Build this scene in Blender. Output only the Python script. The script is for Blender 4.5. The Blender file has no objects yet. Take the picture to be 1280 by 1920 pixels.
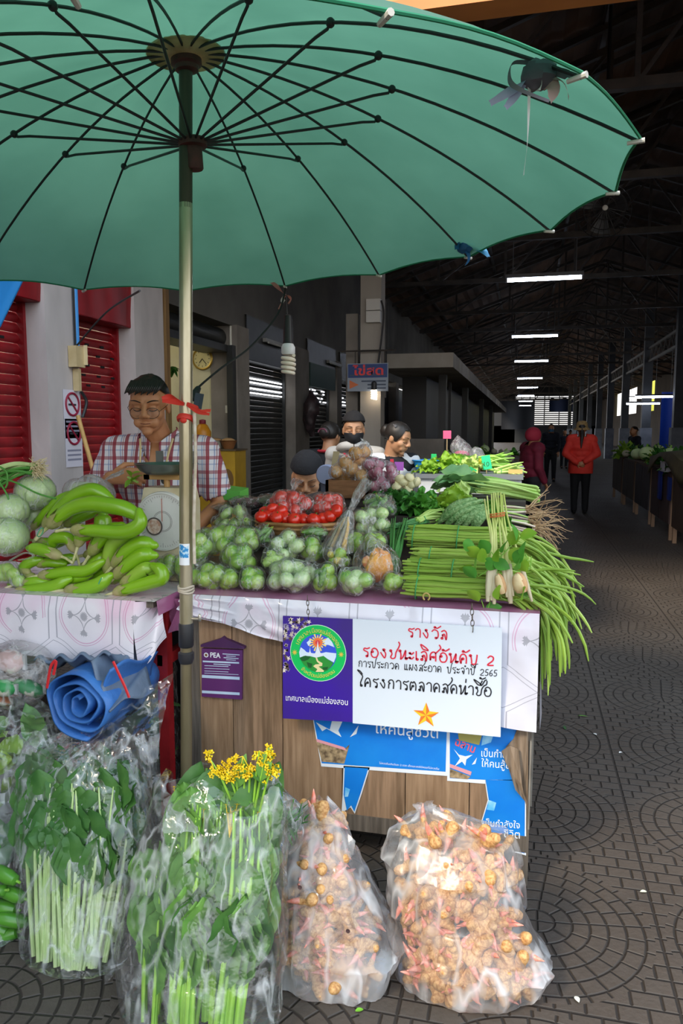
import bpy, bmesh, math, random
from math import sin, cos, pi, radians, sqrt, atan2, hypot
from mathutils import Vector, Matrix, Euler, noise
random.seed(7)
R = random.uniform
scene = bpy.context.scene
COL = scene.collection
V = Vector

# ------------------------------------------------------------------ camera
FOC, CX, CY = 1400.0, 640.0, 960.0
PITCH, YAW = radians(6.318), radians(13.763)
CAM = V((0, 0, 1.5))
cd = bpy.data.cameras.new('camera')
cam = bpy.data.objects.new('camera', cd)
COL.objects.link(cam)
cam.location = CAM
cam.rotation_euler = (radians(90) - PITCH, 0, YAW)
cd.sensor_fit = 'VERTICAL'
cd.sensor_height = 36
cd.lens = 36 * FOC / 1920
cd.clip_start = 0.05
cd.clip_end = 300
scene.camera = cam

# ------------------------------------------------------------------ sky, sun, exposure
vs = scene.view_settings
scene.display_settings.display_device = 'sRGB'
vs.view_transform = 'Standard'
vs.look = 'None'
vs.gamma = 1
vs.use_curve_mapping = False
vs.exposure = 1.5
world = bpy.data.worlds.new('overcast_sky')
scene.world = world
world.use_nodes = True
wn = world.node_tree
bg = wn.nodes['Background']
tc = wn.nodes.new('ShaderNodeTexCoord')
sp = wn.nodes.new('ShaderNodeSeparateXYZ')
rp = wn.nodes.new('ShaderNodeValToRGB')
wn.links.new(tc.outputs['Generated'], sp.inputs[0])
wn.links.new(sp.outputs[2], rp.inputs[0])
wn.links.new(rp.outputs[0], bg.inputs[0])
el = rp.color_ramp.elements
el[0].position = 0.0
el[0].color = (0.50, 0.47, 0.43, 1)
el[1].position = 0.9
el[1].color = (0.62, 0.80, 1.0, 1)
e2 = rp.color_ramp.elements.new(0.12)
e2.color = (0.90, 0.92, 0.95, 1)
bg.inputs[1].default_value = 1.0
sd = bpy.data.lights.new('sun', 'SUN')
sun = bpy.data.objects.new('sun', sd)
COL.objects.link(sun)
sd.energy = 1.9
sd.angle = radians(14)
sd.color = (1.0, 0.86, 0.68)
sun.rotation_euler = V((0.42, 0.62, -0.62)).to_track_quat('-Z', 'Y').to_euler()
cy = scene.cycles
cy.use_denoising = True
cy.max_bounces = 10
cy.transparent_max_bounces = 40
cy.transmission_bounces = 4
cy.sample_clamp_indirect = 4
cy.caustics_reflective = False
cy.caustics_refractive = False

# ------------------------------------------------------------------ pixel rays (to place things where they stand)
_f = V((-sin(YAW) * cos(PITCH), cos(YAW) * cos(PITCH), -sin(PITCH)))
_r = V((cos(YAW), sin(YAW), 0))
_u = _r.cross(_f)
def ray(px, py):
    return _f + _r * ((px - CX) / FOC) - _u * ((py - CY) / FOC)
def atY(px, py, Y):
    d = ray(px, py)
    return CAM + d * (Y / d.y)
def atX(px, py, X):
    d = ray(px, py)
    return CAM + d * (X / d.x)
def atZ(px, py, Z):
    d = ray(px, py)
    return CAM + d * ((Z - 1.5) / d.z)
def ppm(P):                       # pixels per metre at a point
    return FOC / (V(P) - CAM).dot(_f)

# ------------------------------------------------------------------ materials
def lin(h):
    if isinstance(h, (tuple, list)):
        return tuple(h[:3])
    h = h.lstrip('#')
    c = [int(h[i:i + 2], 16) / 255 for i in (0, 2, 4)]
    return tuple(x / 12.92 if x <= .04045 else ((x + .055) / 1.055) ** 2.4 for x in c)
_mats = {}
def M(name, col, rough=.6, metal=0., col2=None, sc=8., lo=.35, hi=.65, bump=0., bsc=None, stretch=None,
      transl=0., emit=0., spec=.5, coat=0., alpha=None):
    """a principled material whose colour wanders between col and col2 with 3-D noise"""
    if name in _mats:
        return _mats[name]
    m = bpy.data.materials.new(name)
    _mats[name] = m
    m.use_nodes = True
    nt = m.node_tree
    p = nt.nodes['Principled BSDF']
    out = nt.nodes['Material Output']
    p.inputs['Base Color'].default_value = (*lin(col), 1)
    p.inputs['Roughness'].default_value = rough
    p.inputs['Metallic'].default_value = metal
    p.inputs['Specular IOR Level'].default_value = spec
    if coat:
        p.inputs['Coat Weight'].default_value = coat
        p.inputs['Coat Roughness'].default_value = .15
    tc = nt.nodes.new('ShaderNodeTexCoord')
    mp = nt.nodes.new('ShaderNodeMapping')
    nt.links.new(tc.outputs['Object'], mp.inputs[0])
    if stretch:
        mp.inputs['Scale'].default_value = stretch
    colsock = None
    if col2 is not None:
        n = nt.nodes.new('ShaderNodeTexNoise')
        n.inputs['Scale'].default_value = sc
        n.inputs['Detail'].default_value = 4
        nt.links.new(mp.outputs[0], n.inputs['Vector'])
        r = nt.nodes.new('ShaderNodeValToRGB')
        r.color_ramp.elements[0].position = lo
        r.color_ramp.elements[1].position = hi
        r.color_ramp.elements[0].color = (*lin(col), 1)
        r.color_ramp.elements[1].color = (*lin(col2), 1)
        nt.links.new(n.outputs['Fac'], r.inputs[0])
        colsock = r.outputs[0]
        nt.links.new(colsock, p.inputs['Base Color'])
    if bump:
        n = nt.nodes.new('ShaderNodeTexNoise')
        n.inputs['Scale'].default_value = bsc or sc * 3
        n.inputs['Detail'].default_value = 5
        nt.links.new(mp.outputs[0], n.inputs['Vector'])
        b = nt.nodes.new('ShaderNodeBump')
        b.inputs['Strength'].default_value = bump
        b.inputs['Distance'].default_value = .01
        nt.links.new(n.outputs['Fac'], b.inputs['Height'])
        nt.links.new(b.outputs[0], p.inputs['Normal'])
    if transl:
        t = nt.nodes.new('ShaderNodeBsdfTranslucent')
        t.inputs[0].default_value = (*lin(col), 1)
        if colsock:
            nt.links.new(colsock, t.inputs[0])
        mx = nt.nodes.new('ShaderNodeMixShader')
        mx.inputs[0].default_value = transl
        nt.links.new(p.outputs[0], mx.inputs[1])
        nt.links.new(t.outputs[0], mx.inputs[2])
        nt.links.new(mx.outputs[0], out.inputs[0])
    if emit:
        p.inputs['Emission Color'].default_value = (*lin(col), 1)
        p.inputs['Emission Strength'].default_value = emit
    return m

class E:
    """node arithmetic: E objects combine with + - * / into math nodes"""
    def __init__(s, nt, k):
        s.nt, s.k = nt, k
    def _op(s, op, *o):
        n = s.nt.nodes.new('ShaderNodeMath')
        n.operation = op
        for i, x in enumerate((s,) + o):
            x = x.k if isinstance(x, E) else x
            if isinstance(x, (int, float)):
                n.inputs[i].default_value = x
            else:
                s.nt.links.new(x, n.inputs[i])
        return E(s.nt, n.outputs[0])
    def __add__(s, o): return s._op('ADD', o)
    __radd__ = __add__
    def __sub__(s, o): return s._op('SUBTRACT', o)
    def __rsub__(s, o): return s._op('MULTIPLY', -1.)._op('ADD', o)
    def __mul__(s, o): return s._op('MULTIPLY', o)
    __rmul__ = __mul__
    def __truediv__(s, o): return s._op('DIVIDE', o)
    def abs(s): return s._op('ABSOLUTE')
    def fract(s): return s._op('FRACT')
    def floor(s): return s._op('FLOOR')
    def sqrt(s): return s._op('SQRT')
    def pow(s, o): return s._op('POWER', o)
    def min(s, o): return s._op('MINIMUM', o)
    def max(s, o): return s._op('MAXIMUM', o)
    def lt(s, o): return s._op('LESS_THAN', o)
    def gt(s, o): return s._op('GREATER_THAN', o)
    def atan2(s, o): return s._op('ARCTAN2', o)
    def sin(s): return s._op('SINE')
    def near(s, v, w):               # 1 within w of v
        return (s - v).abs().lt(w)
    def sel(s, a, b):                # s ? a : b
        return s * a + (1.0 - s) * b

def shader_base(name, rough=.5, coord='Object'):
    m = bpy.data.materials.new(name)
    _mats[name] = m
    m.use_nodes = True
    nt = m.node_tree
    p = nt.nodes['Principled BSDF']
    p.inputs['Roughness'].default_value = rough
    tc = nt.nodes.new('ShaderNodeTexCoord')
    s = nt.nodes.new('ShaderNodeSeparateXYZ')
    nt.links.new(tc.outputs[coord], s.inputs[0])
    return m, nt, p, [E(nt, s.outputs[i]) for i in range(3)], tc
def mixcol(nt, fac, a, b):
    n = nt.nodes.new('ShaderNodeMix')
    n.data_type = 'RGBA'
    for sock, x in ((n.inputs[0], fac), (n.inputs[6], a), (n.inputs[7], b)):
        x = x.k if isinstance(x, E) else x
        if isinstance(x, str):
            sock.default_value = (*lin(x), 1)
        elif isinstance(x, (int, float)):
            sock.default_value = x
        elif isinstance(x, tuple):
            sock.default_value = (*x[:3], 1)
        else:
            nt.links.new(x, sock)
    return n.outputs[2]
def noise_tex(nt, tc, scale, coord='Object', detail=4, stretch=None):
    n = nt.nodes.new('ShaderNodeTexNoise')
    n.inputs['Scale'].default_value = scale
    n.inputs['Detail'].default_value = detail
    src = tc.outputs[coord]
    if stretch:
        mp = nt.nodes.new('ShaderNodeMapping')
        mp.inputs['Scale'].default_value = stretch
        nt.links.new(src, mp.inputs[0])
        src = mp.outputs[0]
    nt.links.new(src, n.inputs['Vector'])
    return E(nt, n.outputs['Fac'])
def add_bump(nt, p, h, strength=.5, dist=.01):
    b = nt.nodes.new('ShaderNodeBump')
    b.inputs['Strength'].default_value = strength
    b.inputs['Distance'].default_value = dist
    nt.links.new(h.k if isinstance(h, E) else h, b.inputs['Height'])
    nt.links.new(b.outputs[0], p.inputs['Normal'])

def plastic(name, haze=.10, tint=(1, 1, 1), rough=.12, bump=.6, bsc=14., gl=1.0):
    """thin crinkled plastic film: mostly see-through, shiny on its wrinkles, a little milky"""
    m = bpy.data.materials.new(name)
    _mats[name] = m
    m.use_nodes = True
    nt = m.node_tree
    nt.nodes.remove(nt.nodes['Principled BSDF'])
    out = nt.nodes['Material Output']
    tr = nt.nodes.new('ShaderNodeBsdfTransparent')
    tr.inputs[0].default_value = (*tint, 1)
    di = nt.nodes.new('ShaderNodeBsdfDiffuse')
    di.inputs[0].default_value = (.85, .88, .9, 1)
    tl = nt.nodes.new('ShaderNodeBsdfTranslucent')
    tl.inputs[0].default_value = (.85, .88, .9, 1)
    gs = nt.nodes.new('ShaderNodeBsdfGlossy')
    gs.inputs['Roughness'].default_value = rough
    tc = nt.nodes.new('ShaderNodeTexCoord')
    n = noise_tex(nt, tc, bsc, detail=3)
    n2 = noise_tex(nt, tc, bsc * .45, detail=2)
    n3 = noise_tex(nt, tc, bsc * .6, detail=2, stretch=(1.6, 1.6, .45))
    h = (n - .5).abs() * 1.2 + (n2 - .5).abs() * 2.0
    b = nt.nodes.new('ShaderNodeBump')
    b.inputs['Strength'].default_value = bump * .9
    b.inputs['Distance'].default_value = .01
    nt.links.new(h.k, b.inputs['Height'])
    nt.links.new(b.outputs[0], gs.inputs['Normal'])
    lw = nt.nodes.new('ShaderNodeFresnel')
    lw.inputs['IOR'].default_value = 1.4
    mh = nt.nodes.new('ShaderNodeMixShader')
    mh.inputs[0].default_value = .35
    nt.links.new(di.outputs[0], mh.inputs[1])
    nt.links.new(tl.outputs[0], mh.inputs[2])
    m1 = nt.nodes.new('ShaderNodeMixShader')
    crease_glare = (1.0 - (n3 - .5).abs() * 17.).max(0.) * (n2 * 2.2 - .6).max(0.).min(1.)  # white crease streaks and haze patches also paint in glare, fixed in place
    patch = ((n2 - .5) * 3.).max(0.).min(1.)
    hz = haze * .55 + patch * (haze * 1.2) + crease_glare * .7
    if bump == 0.:
        hz = haze + n * 0.
    nt.links.new(hz.min(.8).k, m1.inputs[0])
    nt.links.new(tr.outputs[0], m1.inputs[1])
    nt.links.new(mh.outputs[0], m1.inputs[2])
    m2 = nt.nodes.new('ShaderNodeMixShader')
    fr = (E(nt, lw.outputs[0]) * gl + .03).min(.42)
    nt.links.new(fr.k, m2.inputs[0])
    nt.links.new(m1.outputs[0], m2.inputs[1])
    nt.links.new(gs.outputs[0], m2.inputs[2])
    nt.links.new(m2.outputs[0], out.inputs[0])
    return m

# ------------------------------------------------------------------ mesh builder
class MB:
    def __init__(s):
        s.v, s.f, s.m = [], [], []
        s.mi = 0
    def face(s, idx):
        s.f.append(tuple(idx))
        s.m.append(s.mi)
    def quad(s, a, b, c, d):
        i = len(s.v)
        s.v += [V(a), V(b), V(c), V(d)]
        s.face((i, i + 1, i + 2, i + 3))
    def poly(s, pts):
        i = len(s.v)
        s.v += [V(p) for p in pts]
        s.face(range(i, i + len(pts)))
    def box(s, c, size, rot=None, bev=0.):
        c = V(c)
        hx, hy, hz = (x / 2 for x in size)
        q = Euler(rot).to_matrix() if rot else Matrix.Identity(3)
        i = len(s.v)
        for sx in (-1, 1):
            for sy in (-1, 1):
                for sz in (-1, 1):
                    s.v.append(c + q @ V((sx * hx, sy * hy, sz * hz)))
        for a in ((0, 1, 3, 2), (4, 6, 7, 5), (0, 4, 5, 1), (2, 3, 7, 6), (0, 2, 6, 4), (1, 5, 7, 3)):
            s.face([i + k for k in a])
        return s
    def bx(s, x0, x1, y0, y1, z0, z1):
        return s.box(((x0 + x1) / 2, (y0 + y1) / 2, (z0 + z1) / 2), (abs(x1 - x0), abs(y1 - y0), abs(z1 - z0)))
    def beam(s, a, b, w, h=None):
        """a square bar from a to b"""
        return s.tube([a, b], [w * .7071, w * .7071], 4, twist=pi / 4)
    def tube(s, pts, rad, n=8, cap=True, twist=0., flat=1.):
        pts = [V(p) for p in pts]
        if not isinstance(rad, (list, tuple)):
            rad = [rad] * len(pts)
        up = None
        i0 = len(s.v)
        for k, p in enumerate(pts):
            t = (pts[min(k + 1, len(pts) - 1)] - pts[max(k - 1, 0)])
            if t.length < 1e-9:
                t = V((0, 0, 1))
            t.normalize()
            if up is None:
                up = V((0, 0, 1)) if abs(t.z) < .9 else V((0, 1, 0))
            x = up.cross(t)
            if x.length < 1e-6:
                x = V((1, 0, 0)).cross(t)
            x.normalize()
            y = t.cross(x)
            up = y
            for j in range(n):
                a = 2 * pi * j / n + twist
                s.v.append(p + x * (cos(a) * rad[k]) + y * (sin(a) * rad[k] * flat))
        for k in range(len(pts) - 1):
            for j in range(n):
                a, b = i0 + k * n + j, i0 + k * n + (j + 1) % n
                s.face((a, b, b + n, a + n))
        if cap:
            s.face([i0 + j for j in range(n)][::-1])
            e = i0 + (len(pts) - 1) * n
            s.face([e + j for j in range(n)])
        return s
    def lathe(s, prof, n=24, c=(0, 0, 0), axis=None, sx=1., sy=1.):
        """prof: (radius, height) pairs; about the z axis of AXIS matrix at c"""
        c = V(c)
        q = axis or Matrix.Identity(3)
        i0 = len(s.v)
        for r, z in prof:
            for j in range(n):
                a = 2 * pi * j / n
                s.v.append(c + q @ V((r * cos(a) * sx, r * sin(a) * sy, z)))
        for k in range(len(prof) - 1):
            for j in range(n):
                a, b = i0 + k * n + j, i0 + k * n + (j + 1) % n
                s.face((a, b, b + n, a + n))
        if prof[0][0] > 1e-5:
            s.face([i0 + j for j in range(n)][::-1])
        if prof[-1][0] > 1e-5:
            e = i0 + (len(prof) - 1) * n
            s.face([e + j for j in range(n)])
        return s
    def ell(s, c, r, n=16, m=10, rot=None, fn=None):
        c = V(c)
        if isinstance(r, (int, float)):
            r = (r, r, r)
        q = Euler(rot).to_matrix() if rot else Matrix.Identity(3)
        i0 = len(s.v)
        for k in range(m + 1):
            th = pi * k / m
            for j in range(n):
                a = 2 * pi * j / n
                d = V((sin(th) * cos(a), sin(th) * sin(a), cos(th)))
                k2 = fn(d) if fn else 1.
                s.v.append(c + q @ V((d.x * r[0] * k2, d.y * r[1] * k2, d.z * r[2] * k2)))
        for k in range(m):
            for j in range(n):
                a, b = i0 + k * n + j, i0 + k * n + (j + 1) % n
                s.face((a, a + n, b + n, b))
        return s
    def grid(s, fn, nu, nv, wrap=False):
        """surface fn(u, v) -> point, u v in 0..1"""
        i0 = len(s.v)
        for i in range(nu + 1):
            for j in range(nv + (0 if wrap else 1)):
                s.v.append(V(fn(i / nu, j / nv)))
        w = nv if wrap else nv + 1
        for i in range(nu):
            for j in range(nv):
                a = i0 + i * w + j
                b = i0 + i * w + (j + 1) % w
                s.face((a, b, b + w, a + w))
        return s
    def prism(s, pts, d):
        """polygon pts extruded by vector d"""
        d = V(d)
        n = len(pts)
        i = len(s.v)
        s.v += [V(p) for p in pts] + [V(p) + d for p in pts]
        s.face([i + k for k in range(n)][::-1])
        s.face([i + n + k for k in range(n)])
        for k in range(n):
            s.face((i + k, i + (k + 1) % n, i + n + (k + 1) % n, i + n + k))
        return s
    def add(s, o, loc=(0, 0, 0), rot=None, sc=1.):
        q = Euler(rot).to_matrix() if rot else Matrix.Identity(3)
        i = len(s.v)
        loc = V(loc)
        s.v += [loc + q @ (p * sc) for p in o.v]
        s.f += [tuple(i + k for k in f) for f in o.f]
        s.m += list(o.m)
        return s
    def bbox(s):
        xs, ys, zs = zip(*[(p.x, p.y, p.z) for p in s.v])
        return min(xs), max(xs), min(ys), max(ys), min(zs), max(zs)
    def mesh(s, name, org, mats, smooth=True):
        me = bpy.data.meshes.new(name)
        me.from_pydata([p - org for p in s.v], [], s.f)
        for m in mats:
            me.materials.append(m)
        if len(mats) > 1:
            me.polygons.foreach_set('material_index', s.m)
        if smooth:
            me.polygons.foreach_set('use_smooth', [True] * len(s.f))
        bm = bmesh.new()
        bm.from_mesh(me)
        bmesh.ops.remove_doubles(bm, verts=bm.verts, dist=1e-6)
        bmesh.ops.recalc_face_normals(bm, faces=bm.faces)
        bm.to_mesh(me)
        bm.free()
        if smooth:
            try:
                me.set_sharp_from_angle(angle=radians(40))
            except Exception:
                pass
        me.update()
        return me
WORLD = {}
def wloc(o):
    return WORLD.get(o.name, V(o.location))
def ob(name, mb, mat, parent=None, loc=None, smooth=True):
    """one mesh object; MB geometry is in world coordinates (or in proto coordinates with loc=(0,0,0))"""
    if loc is None:
        if parent is not None:
            loc = wloc(parent)
        else:
            b = mb.bbox()
            loc = V(((b[0] + b[1]) / 2, (b[2] + b[3]) / 2, b[4]))
    loc = V(loc)
    mats = mat if isinstance(mat, (list, tuple)) else [mat]
    me = mb.mesh(name, loc, mats, smooth)
    o = bpy.data.objects.new(name, me)
    COL.objects.link(o)
    if parent is not None:
        o.parent = parent
        o.location = loc - wloc(parent)
    else:
        o.location = loc
    WORLD[o.name] = loc
    return o
def empty(name, loc, label=None, cat=None, group=None):
    o = bpy.data.objects.new(name, None)
    COL.objects.link(o)
    o.location = loc
    o.empty_display_size = .1
    WORLD[o.name] = V(loc)
    if label:
        tag(o, label, cat, group)
    return o
def tag(o, label, cat, group=None, kind=None):
    o['label'] = label
    o['category'] = cat
    if group:
        o['group'] = group
    if kind:
        o['kind'] = kind
    return o
def struct(name, mb, mat, smooth=False, label=None):
    o = ob(name, mb, mat, smooth=smooth)
    o['kind'] = 'structure'
    if label:
        o['label'] = label
    return o
KIDS = {}
def kids(o):
    return list(o.children)
def dup(src, loc, rot=None, sc=None, label=None, group=None):
    """a copy of a thing with copies of its parts and sub-parts"""
    c = src.copy()
    COL.objects.link(c)
    c.location = loc
    if rot is not None:
        c.rotation_euler = rot
    if sc is not None:
        c.scale = (sc, sc, sc) if isinstance(sc, (int, float)) else sc
    if label:
        c['label'] = label
    if group:
        c['group'] = group
    WORLD[c.name] = V(loc)
    for ch in src.children:
        d = ch.copy()
        COL.objects.link(d)
        d.parent = c
        for g in ch.children:
            h = g.copy()
            COL.objects.link(h)
            h.parent = d
    return c
class Proto:
    """a kind of thing: the first place() moves the source itself, the later ones copy it"""
    def __init__(s, src):
        s.src, s.used = src, False
    def place(s, loc, rot=None, sc=None, label=None, group=None):
        if s.used:
            return dup(s.src, loc, rot, sc, label, group)
        s.used = True
        o = s.src
        o.location = loc
        WORLD[o.name] = V(loc)
        if rot is not None:
            o.rotation_euler = rot
        if sc is not None:
            o.scale = (sc, sc, sc) if isinstance(sc, (int, float)) else sc
        if label:
            o['label'] = label
        if group:
            o['group'] = group
        return o
def smoothpath(pts, k=6):
    """Catmull-Rom through the points"""
    pts = [V(p) for p in pts]
    if len(pts) < 3:
        return pts
    out = []
    for i in range(len(pts) - 1):
        p0, p1, p2, p3 = pts[max(i - 1, 0)], pts[i], pts[i + 1], pts[min(i + 2, len(pts) - 1)]
        for j in range(k):
            t = j / k
            out.append(.5 * ((2 * p1) + (p2 - p0) * t + (2 * p0 - 5 * p1 + 4 * p2 - p3) * t * t + (3 * p1 - p0 - 3 * p2 + p3) * t ** 3))
    out.append(pts[-1])
    return out
def interp(prof, n):
    """resample a list of numbers to n values"""
    out = []
    for i in range(n):
        t = i / (n - 1) * (len(prof) - 1)
        k = min(int(t), len(prof) - 2)
        out.append(prof[k] + (prof[k + 1] - prof[k]) * (t - k))
    return out
def fbm(p, s, seed=0.):
    return noise.noise(V(p) * s + V((seed * 7.1, seed * 3.3, seed * 5.7)))
def remeshed(name, mb, voxel, smooth_it=4, fac=.5):
    """union of overlapping blobs as one continuous skin (returns an MB)"""
    me = mb.mesh(name, V((0, 0, 0)), [], True)
    o = bpy.data.objects.new(name, me)
    COL.objects.link(o)
    m = o.modifiers.new('r', 'REMESH')
    m.mode = 'VOXEL'
    m.voxel_size = voxel
    m2 = o.modifiers.new('s', 'SMOOTH')
    m2.iterations = smooth_it
    m2.factor = fac
    dg = bpy.context.evaluated_depsgraph_get()
    ev = o.evaluated_get(dg)
    me2 = ev.to_mesh()
    r = MB()
    r.v = [V(v.co) for v in me2.vertices]
    r.f = [tuple(p.vertices) for p in me2.polygons]
    r.m = [0] * len(r.f)
    ev.to_mesh_clear()
    bpy.data.objects.remove(o)
    bpy.data.meshes.remove(me)
    return r
def capsule(mb, a, b, ra, rb, n=12):
    """tapered limb with round ends"""
    a, b = V(a), V(b)
    d = (b - a)
    L = d.length
    d.normalize()
    pts, rad = [], []
    for k in range(5):
        t = pi / 2 * (1 - k / 4)
        pts.append(a - d * ra * sin(t)); rad.append(max(ra * cos(t), 1e-4))
    for k in range(5):
        t = pi / 2 * k / 4
        pts.append(b + d * rb * sin(t)); rad.append(max(rb * cos(t), 1e-4))
    mb.tube(pts, rad, n)
    return mb
# ================================================================== SETTING
# ---- floor: square stamped tiles, rings of small setts round each tile's centre, straight setts in the corners
m, nt, p, (x, y, z), tc = shader_base('stamped_paving', .62)
T = .71
u = ((x - .428) / T).fract()
v = ((y - 3.179) / T).fract()
du, dv = (u - .5) * T, (v - .5) * T
r = (du * du + dv * dv).sqrt()
kr = (r / .052).floor()
fr = (r / .052).fract()
ang = dv.atan2(du) / (2 * pi) + .5
nb = (kr * 5.0 + 4.0)
fa = (ang * nb + kr * .37).fract()
ga = ((fa - .5).abs() - .5).abs() * (r * 6.283) / nb          # metres to the radial joint
gr = ((fr - .5).abs() - .5).abs() * .052
ringj = gr.min(ga)
rows = ((v * T) / .05925).fract()
krow = ((v * T) / .05925).floor()
cols = ((u * T) / .0789 + krow * .5).fract()
gj = (((rows - .5).abs() - .5).abs() * .05925).min(((cols - .5).abs() - .5).abs() * .0789)
inside = r.lt(.338)
j = inside.sel(ringj, gj)
edge = (((u - .5).abs() - .5).abs()).min(((v - .5).abs() - .5).abs()) * T
nz = noise_tex(nt, tc, 60., detail=5)
big = noise_tex(nt, tc, 1.3, detail=5)
mid = noise_tex(nt, tc, 9., detail=4)
hgt = ((j - .0008) / .0045).max(0.).min(1.)
hgt = hgt.min(((edge - .002) / .004).max(0.).min(1.))
stone = mixcol(nt, ((big - .3) * 2.).min(1.).max(0.), '443d37', '5b534b')
stone = mixcol(nt, ((mid - .35) * 1.6).min(1.).max(0.), stone, '4e443a')
stone = mixcol(nt, (nz * .5), stone, '3a322c')
col = mixcol(nt, hgt, '2b2520', stone)
nt.links.new(col, p.inputs['Base Color'])
rg = .45 + big * .35
nt.links.new(rg.k, p.inputs['Roughness'])
add_bump(nt, p, hgt * 1.0 + nz * .35 + mid * .3, .9, .008)
mb = MB()
mb.bx(-14, 14, -8, 92, -.12, 0)
struct('floor', mb, m)

# ---- roof of the market hall
roofm = M('old_roof_sheet', '6e4f38', .8, col2='3c2d23', sc=1.5, stretch=(1, .3, 1), bump=.3, bsc=6)
steel = M('dark_steel', '2e2a28', .6, col2='4a423c', sc=3)
mb = MB()
def roofz(X):
    return 4.75 + (2.0 - abs(X - 2.2) / 5.8 * 2.0)
def roofpt(Y, X, dz=0.):
    return V((X, Y, roofz(X) + dz))
xs = [-3.6, 2.2, 8.2]
for i in range(2):
    n = 40
    for k in range(n):
        x0 = xs[i] + (xs[i + 1] - xs[i]) * k / n
        x1 = xs[i] + (xs[i + 1] - xs[i]) * (k + 1) / n
        d0, d1 = (0, .035) if k % 2 else (.035, 0)
        mb.quad(roofpt(4.9, x0, d0), roofpt(4.9, x1, d1), roofpt(92, x1, d1), roofpt(92, x0, d0))
        mb.quad(roofpt(4.9, x0, d0 + .05), roofpt(92, x0, d0 + .05), roofpt(92, x1, d1 + .05), roofpt(4.9, x1, d1 + .05))
struct('ceiling', mb, roofm)
mb = MB()
Y = 5.4
while Y < 88:
    for X in (-3.4, 2.2, 8.0):
        pass
    mb.beam(roofpt(Y, -3.5, -.08), roofpt(Y, 2.2, -.08), .07)
    mb.beam(roofpt(Y, 2.2, -.08), roofpt(Y, 8.0, -.08), .07)
    Y += 1.1 if Y < 20 else 2.4
for X in (-2.6, -.9, .8, 3.7, 5.3, 6.9):
    mb.beam(roofpt(5, X, -.05), roofpt(90, X, -.05), .06)
struct('ceiling_purlin_frame', mb, steel)
# roof trusses, each one a thing fixed under the roof
for i, Y in enumerate((7.6, 10.2, 13, 16.5, 20.8, 24.5, 28.3, 33, 37.7, 46, 57, 68, 81, 84.03)):
    mb = MB()
    mb.beam((-3.4, Y, 4.62), (8.0, Y, 4.62), .09)
    mb.beam(roofpt(Y, -3.4, -.18), roofpt(Y, 2.2, -.18), .08)
    mb.beam(roofpt(Y, 2.2, -.18), roofpt(Y, 8.0, -.18), .08)
    n = 8
    for k in range(n + 1):
        X = -3.3 + 11.2 * k / n
        mb.beam((X, Y, 4.62), roofpt(Y, X, -.18), .05)
        if k < n:
            X2 = -3.3 + 11.2 * (k + 1) / n
            a, b = ((X, Y, 4.62), roofpt(Y, X2, -.18)) if k < n / 2 else (roofpt(Y, X, -.18), (X2, Y, 4.62))
            mb.beam(a, b, .04)
    struct('ceiling_truss', mb, steel)
# gable over the entrance: orange sheet above a pale edge beam
orange = M('orange_gable_sheet', 'e08a45', .6, col2='c97436', sc=2.5, bump=.1)
zb = 3.95
mb = MB()
n = 46
for k in range(n):
    x0, x1 = -3.6 + 11.8 * k / n, -3.6 + 11.8 * (k + 1) / n
    d0, d1 = (0, .03) if k % 2 else (.03, 0)
    mb.poly([(x0, 4.72 + d0, zb + .1), (x1, 4.72 + d1, zb + .1), (x1, 4.72 + d1, roofz(x1)), (x0, 4.72 + d0, roofz(x0))])
    mb.poly([(x0, 4.78 + d0, zb + .1), (x0, 4.78 + d0, roofz(x0)), (x1, 4.78 + d1, roofz(x1)), (x1, 4.78 + d1, zb + .1)])
struct('wall_gable', mb, orange)
mb = MB()
mb.bx(-3.6, 8.2, 4.66, 4.86, zb, zb + .07)
struct('beam_entrance', mb, M('orange_edge_beam', 'e09050', .65, col2='b9713c', sc=2, stretch=(.4, 1, 1)))

# ---- the row of shops along the left: pillars, lintel wall, shutters
conc = M('shop_concrete', '8d867d', .8, col2='736c64', sc=2.2, bump=.12, bsc=30)
pale = M('painted_pillar', 'c6bebb', .7, col2='aaa3a0', sc=2.5, stretch=(1, 1, .4), bump=.05)
red = M('red_shutter_paint', '8f0a16', .45, col2='70070f', sc=5, stretch=(1, 1, .3))
blk = M('black_shutter_paint', '2b2d2c', .45, col2='1d1f1f', sc=5)
dark = M('dark_void', '0c0c0d', .9)
gap = M('slot_daylight_glow', 'f4f7ff', .5, emit=1.6)  # emissive strips stand in for daylight behind the black shutters
WX = -3.4
pil = [(2.3, 2.95, pale), (4.86, 5.27, pale), (6.15, 6.7, pale), (8.6, 9.0, conc), (10.95, 11.7, conc), (13.55, 13.9, conc), (16.4, 17.0, conc), (20, 20.5, conc), (24, 24.5, conc), (28, 28.5, conc)]
for a, b, mm in pil:
    mb = MB()
    mb.bx(WX - .35, WX, a, b, 0, 2.75 if a > 7 else 4.4)
    struct('pillar_shopfront', mb, mm)
mb = MB()
mb.bx(WX - .4, WX - .06, 6.7, 40, 2.74, 5.0)
struct('wall_left', mb, M('upper_grey_wall', '6b6862', .8, col2='56534e', sc=1.2, bump=.1))
mb = MB()
mb.bx(WX - .4, WX - .12, -6, 6.7, 2.9, 5.0)
struct('wall_left_upper', mb, red)
mb = MB()
mb.bx(WX - .4, WX - .12, -6, 2.3, 0, 2.9)
struct('wall_left_street', mb, conc)
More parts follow.
